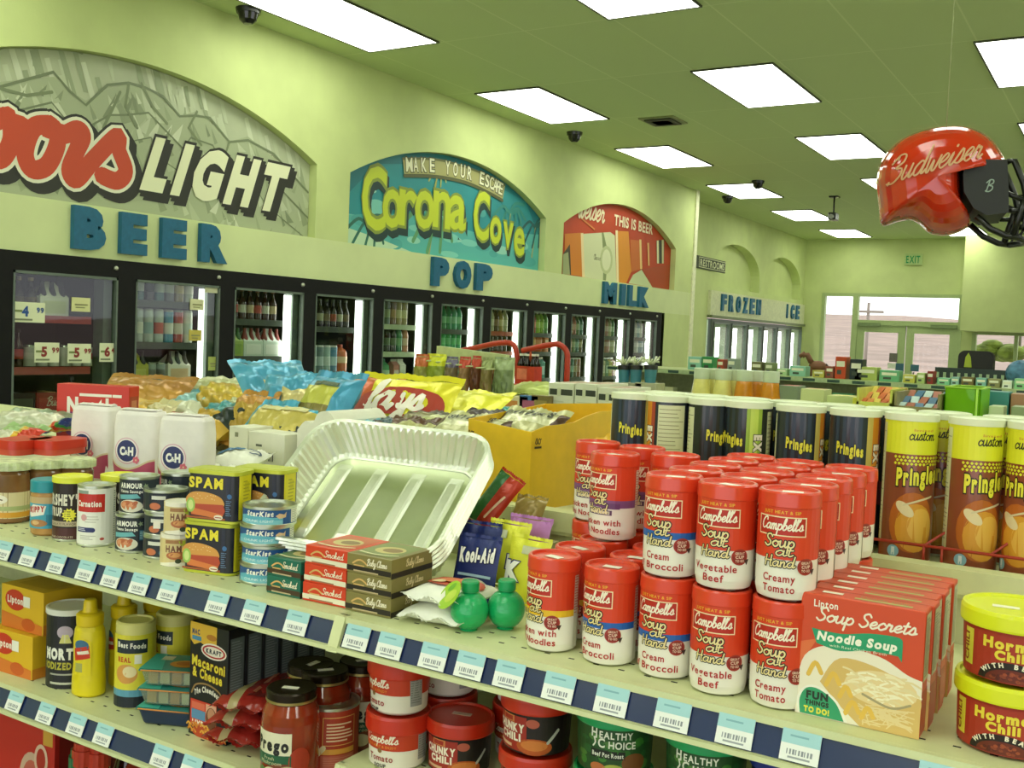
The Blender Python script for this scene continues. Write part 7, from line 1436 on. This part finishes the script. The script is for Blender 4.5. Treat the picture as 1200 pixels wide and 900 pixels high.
# goods to the right on the second run
def gbox(x0, x1, y0, y1, Yd, base, col, lb, cat='food box', dp=.12, top=None, name='food_box', art=None):
    a_, b_ = py(x0, y1, Yd), py(x1, y0, Yd); w_, zt = b_.x-a_.x, (b_.z+py(x0, y0, Yd).z)/2
    if art is None: hq = max(.02, zt-base); art = Art().rect(-w_*.38, w_*.38, hq*.55, hq*.8, '#e3e4c4', .4).rect(-w_*.3, w_*.1, hq*.2, hq*.4, '#3f4a3a', .4)
    t = carton(name, lb, cat, w_, dp, max(.02, zt-base), col, art, None, Art().rect(-w_*.42, w_*.42, dp*.1, dp*.9, top, .4) if top else None, None, .003); put(t, ((a_.x+b_.x)/2, Yd, base)); return t
gbox(912, 935, 452, 476, 4.35, T2, '#7a8a6a', 'grey box with red edging beside the last juice bottle', top='#b8503a', art=Art().rect(-.04, .04, .12, .15, '#b84a34', .5).rect(-.04, .04, .06, .09, '#2f5a6a', .5))
gbox(937, 966, 456, 482, 4.2, T2, '#c4cc8a', 'plain cream carton behind the dark chip tubes', top='#d4b46a'); gbox(968, 1000, 464, 482, 4.1, T2, '#b8c480', 'low cream carton beside the candy trays', top='#d8d46a'); gbox(998, 1010, 466, 482, 4.1, T2, '#cfcf3c', 'small yellow box between the carton and the candy trays')
backshelf(-.88, 1.6, 3.7, 4.7, 1.20, 'short shelving run with candy trays behind the yellow chip tubes')
for i, (x0, x1, y0, y1, rim, ins, lb) in enumerate(((1003, 1046, 458, 482, '#c9cf5a', ('#c8642c', '#d88a44', '#d8c04a'), 'candy tray of orange-red packets'), (1047, 1102, 463, 486, '#8a8450', ('#b8d0c8', '#3a6a8c', '#a85a3a'), 'candy tray of white and blue packets'))):
    a_, b_ = py(x0, y1, 3.95), py(x1, y0, 3.95); w_ = b_.x-a_.x; t = thing('candy_tray', lb, 'tray', ((a_.x+b_.x)/2, 3.95, 1.2005)); h_ = max(.06, py(x0, y0+12, 3.95).z-1.2)
    bb = MB(); rm = mat(rim, .5)
    for q in ((-w_/2, -w_/2+.008, 0, .3), (w_/2-.008, w_/2, 0, .3), (-w_/2, w_/2, 0, .008), (-w_/2, w_/2, .292, .3)): bb.box(*q, 0, h_ if q[3] < .29 else h_+.05, rm)
    bb.box(-w_/2, w_/2, 0, .3, 0, .01, rm); bb.build('tray_body', t)
    for r_ in range(3):
        for k in range(5): tag(MB().box(-.5*w_/5.6, .5*w_/5.6, -.035, .035, 0, .02, mat(ins[(r_+k*(i+1)) % 3], .35)).build('candy_packet', None, ((a_.x+b_.x)/2-w_/2+w_/5*(k+.5), 4.0+.09*r_, 1.2005+h_-.02+.02*r_), (.35, 0, .1*((k*7+r_) % 3-1))), '%s packet of the %s row in the %s' % (ORD[k], ('front', 'middle', 'rear')[r_], lb), 'candy', 'packets in the '+lb)
p0, p1 = py(1106, 486, 4.0), py(1150, 456, 4.0); t = thing('green_bin', 'translucent green plastic bin behind the yellow chip tubes', 'bin', (p0.x, 4.0, 1.2005)); gm = glass_mat('#8fd02c', .55, 'green_plastic'); w_ = p1.x-p0.x; h_ = p1.z-1.2
MB().box(0, w_, 0, .003, 0, h_, gm).box(0, w_, .25, .253, 0, h_, gm).box(0, .003, 0, .25, 0, h_, gm).box(w_-.003, w_, 0, .25, 0, h_, gm).build('bin_walls', t); MB().tube([(0, 0, h_), (w_, 0, h_), (w_, .25, h_), (0, .25, h_)], .004, mat('#a8d84a', .3), 6, True).tube([(w_*.9, -.005, 0), (w_*.9, -.005, h_)], .004, mat('#a8d84a', .3), 6).build('bin_rim', t)
for i, (x0, x1, y0, y1, c_, lb) in enumerate(((1155, 1183, 459, 470, '#3f8a84', 'teal packet stack beside the green bin'), (1184, 1215, 462, 472, '#a87a54', 'tan packet stack at the picture edge'), (1158, 1176, 476, 488, '#c9d4a4', 'pale box low beside the green bin'), (1184, 1215, 477, 490, '#8a9a6a', 'sage box low at the picture edge'))): gbox(x0, x1, y0, y1, 4.3-.2*(i > 1), 1.2005, c_, lb)
# ================================================================ FAR SHELVING RUN
backshelf(-4.6, 1.2, 9.35, 10.2, 1.37, 'long far shelving run with dark price tags before the entrance', (.6, .98))
T3 = 1.3705
far = [(806, 822, 418, 430, '#8ac0ac', 'pale teal box'), (822, 836, 418, 432, '#2f8a4a', 'green box'), (840, 848, 421, 433, '#a8442a', 'small red box'), (852, 862, 420, 434, '#8a9a8a', 'grey box'), (880, 893, 424, 435, '#6a6a3a', 'olive box'), (896, 906, 425, 437, '#7a8a5a', 'sage box'), (910, 922, 432, 438, '#a8c890', 'pale green box'), (925, 944, 429, 440, '#8ac0a4', 'slanted mint box'), (952, 966, 434, 442, '#b8b04a', 'mustard box'), (967, 977, 429, 441, '#8a4a34', 'brown-red box'), (978, 992, 418, 441, '#c0481c', 'tall orange-red tub'), (995, 1011, 421, 443, '#1c2a2a', 'tall black box'), (1001, 1028, 430, 444, '#a8b85a', 'slanted green-yellow tray'), (1030, 1054, 434, 447, '#6ab07c', 'green tray'), (1058, 1072, 439, 448, '#c4c04a', 'yellow box'), (1074, 1084, 437, 449, '#a8c070', 'lime box'), (1086, 1094, 435, 449, '#8a2c1c', 'dark red toy box'), (1098, 1113, 443, 452, '#7ac090', 'mint green box'), (1114, 1124, 442, 453, '#8ab8a8', 'grey-green box'), (1126, 1141, 442, 454, '#7a6a34', 'brown and yellow box'), (1143, 1156, 443, 455, '#7ab0a0', 'pale teal carton'), (1157, 1172, 444, 456, '#8a8a54', 'khaki box'), (1174, 1186, 446, 457, '#dfe8d4', 'white box'), (1188, 1205, 444, 458, '#8ac88a', 'light green box')]
for x0, x1, y0, y1, c_, lb in far:
    Yd = 9.42 if c_ not in ('#8ac0ac', '#2f8a4a') else 9.6
    gbox(x0, x1, y0, y1, Yd, T3, c_, lb+' on top of the far shelving run', dp=.16, top={'#a8b85a': '#dcdc8a', '#6ab07c': '#cfe8c4'}.get(c_))
for z, cols in ((.98, ('#8a9a5a', '#a8744a', '#6ab07c', '#c4c47a', '#3f7a7c', '#b8603a', '#d8d8a8')),):
    for k in range(26):
        x = -4.45+.215*k; c_ = cols[(k*3) % 7]; t = carton('food_box', '%s box on the far run, second level, number %d from the freezers' % ({'#8a9a5a': 'sage', '#a8744a': 'tan', '#6ab07c': 'mint', '#c4c47a': 'straw', '#3f7a7c': 'teal', '#b8603a': 'rust', '#d8d8a8': 'cream'}[c_], k+1), 'food box', .18, .1, .16+.05*((k*5) % 3), c_, Art().rect(-.06, .06, .04, .1, cols[(k*3+2) % 7], .5), grp='boxes on the far run, second level'); put(t, (x, 9.45, z+.0005))
# rocking horse, dark tray row, black cushion-like bag
p = py(958, 434, 9.7); t = thing('horse_figurine', 'small brown horse figurine on the far shelving run', 'figurine', (p.x, 9.7, T3), .2); hm = mat('#7a5034', .6)
b = MB(); b.sphere((0, 0, .10), .055, hm, 12, 8, (1.5, .8, .9)); b.tube([(-.06, 0, .13), (-.10, 0, .2), (-.14, 0, .19)], .026, hm); b.tube([(-.12, 0, .215), (-.17, 0, .18)], .02, hm); b.tube([(.07, 0, .12), (.10, 0, .08)], .012, mat('#3a2418', .7))
for x in (-.06, .06):
    for y in (-.025, .025): b.tube([(x, y, .08), (x, y, 0)], .013, hm)
b.build('body', t)
A_, B_ = py(1095, 445, 9.9), py(1180, 445, 9.9); t = thing('dark_display_tray', 'long dark display tray with pale hooks on the far run', 'display tray', (A_.x, 9.9, T3)); w_ = B_.x-A_.x; hz = py(1135, 432, 9.9).z-T3
MB().box(0, w_, 0, .06, 0, hz, mat('#20302c', .4)).build('tray_body', t)
for k in range(10): MB().box(w_*(k+.4)/10-.012, w_*(k+.4)/10+.012, -.01, 0, hz*.35, hz*.7, mat('#9ab08a', .4)).build('hook', t)
A_, B_ = py(1122, 432, 10.1), py(1165, 416, 10.1); w_ = B_.x-A_.x; hz = B_.z+.03-T3-.0; t = thing('black_case', 'black rounded case with a yellow figure shape on it, before the low window', 'case', ((A_.x+B_.x)/2, 10.1, T3)); 
o_ = [(sx*(w_/2-.06)+.06*math.cos(q0+math.pi/2*i/5), (hz-.06 if sy > 0 else .06)+.06*math.sin(q0+math.pi/2*i/5)) for sx, sy, q0 in ((1, 1, 0), (-1, 1, math.pi/2), (-1, -1, math.pi), (1, -1, 1.5*math.pi)) for i in range(6)]
MB().prism(o_, -.12, 0, mat('#17140f', .5), Matrix(((1, 0, 0, 0), (0, 0, -1, 0), (0, 1, 0, 0), (0, 0, 0, 1)))).build('case_body', t)
Art().poly([(-w_*.32, hz*.5), (-w_*.1, hz*.5), (-w_*.14, hz*.8), (-w_*.21, hz*.94), (-w_*.29, hz*.8)], '#a8b82c', .5).build('yellow_print', t, front(0), .003)
p = py(1196, 436, 9.9); t = thing('blue_bag', 'crumpled blue and white bag at the far window', 'bag', (p.x, 9.9, T3)); MB().sphere((0, 0, .12), .12, mat('#4a7a98', .4, noise=.3, nscale=12, bump=.6, bscale=20), 14, 10, (1, .7, 1)).build('bag_body', t)
pp = py(1192, 412, 20.6); b = MB(); rr = random.Random(8); gm_ = mat('#7a8a3a', .8, noise=.3, nscale=5, bump=.6, bscale=6)
for k in range(9): b.sphere((rr.uniform(-.5, .6), rr.uniform(-.2, .2), rr.uniform(-.08, .08)), rr.uniform(.14, .2), gm_, 10, 7, (1.3, 1, .8))
b.tube([(0, 0, 0), (0, 0, -pp.z-.2)], .05, mat('#6a5a3c'))
tag(b.build('garden_shrub', None, (pp.x, 20.6, pp.z)), 'trimmed yellow-green shrub outside the low window', 'shrub')
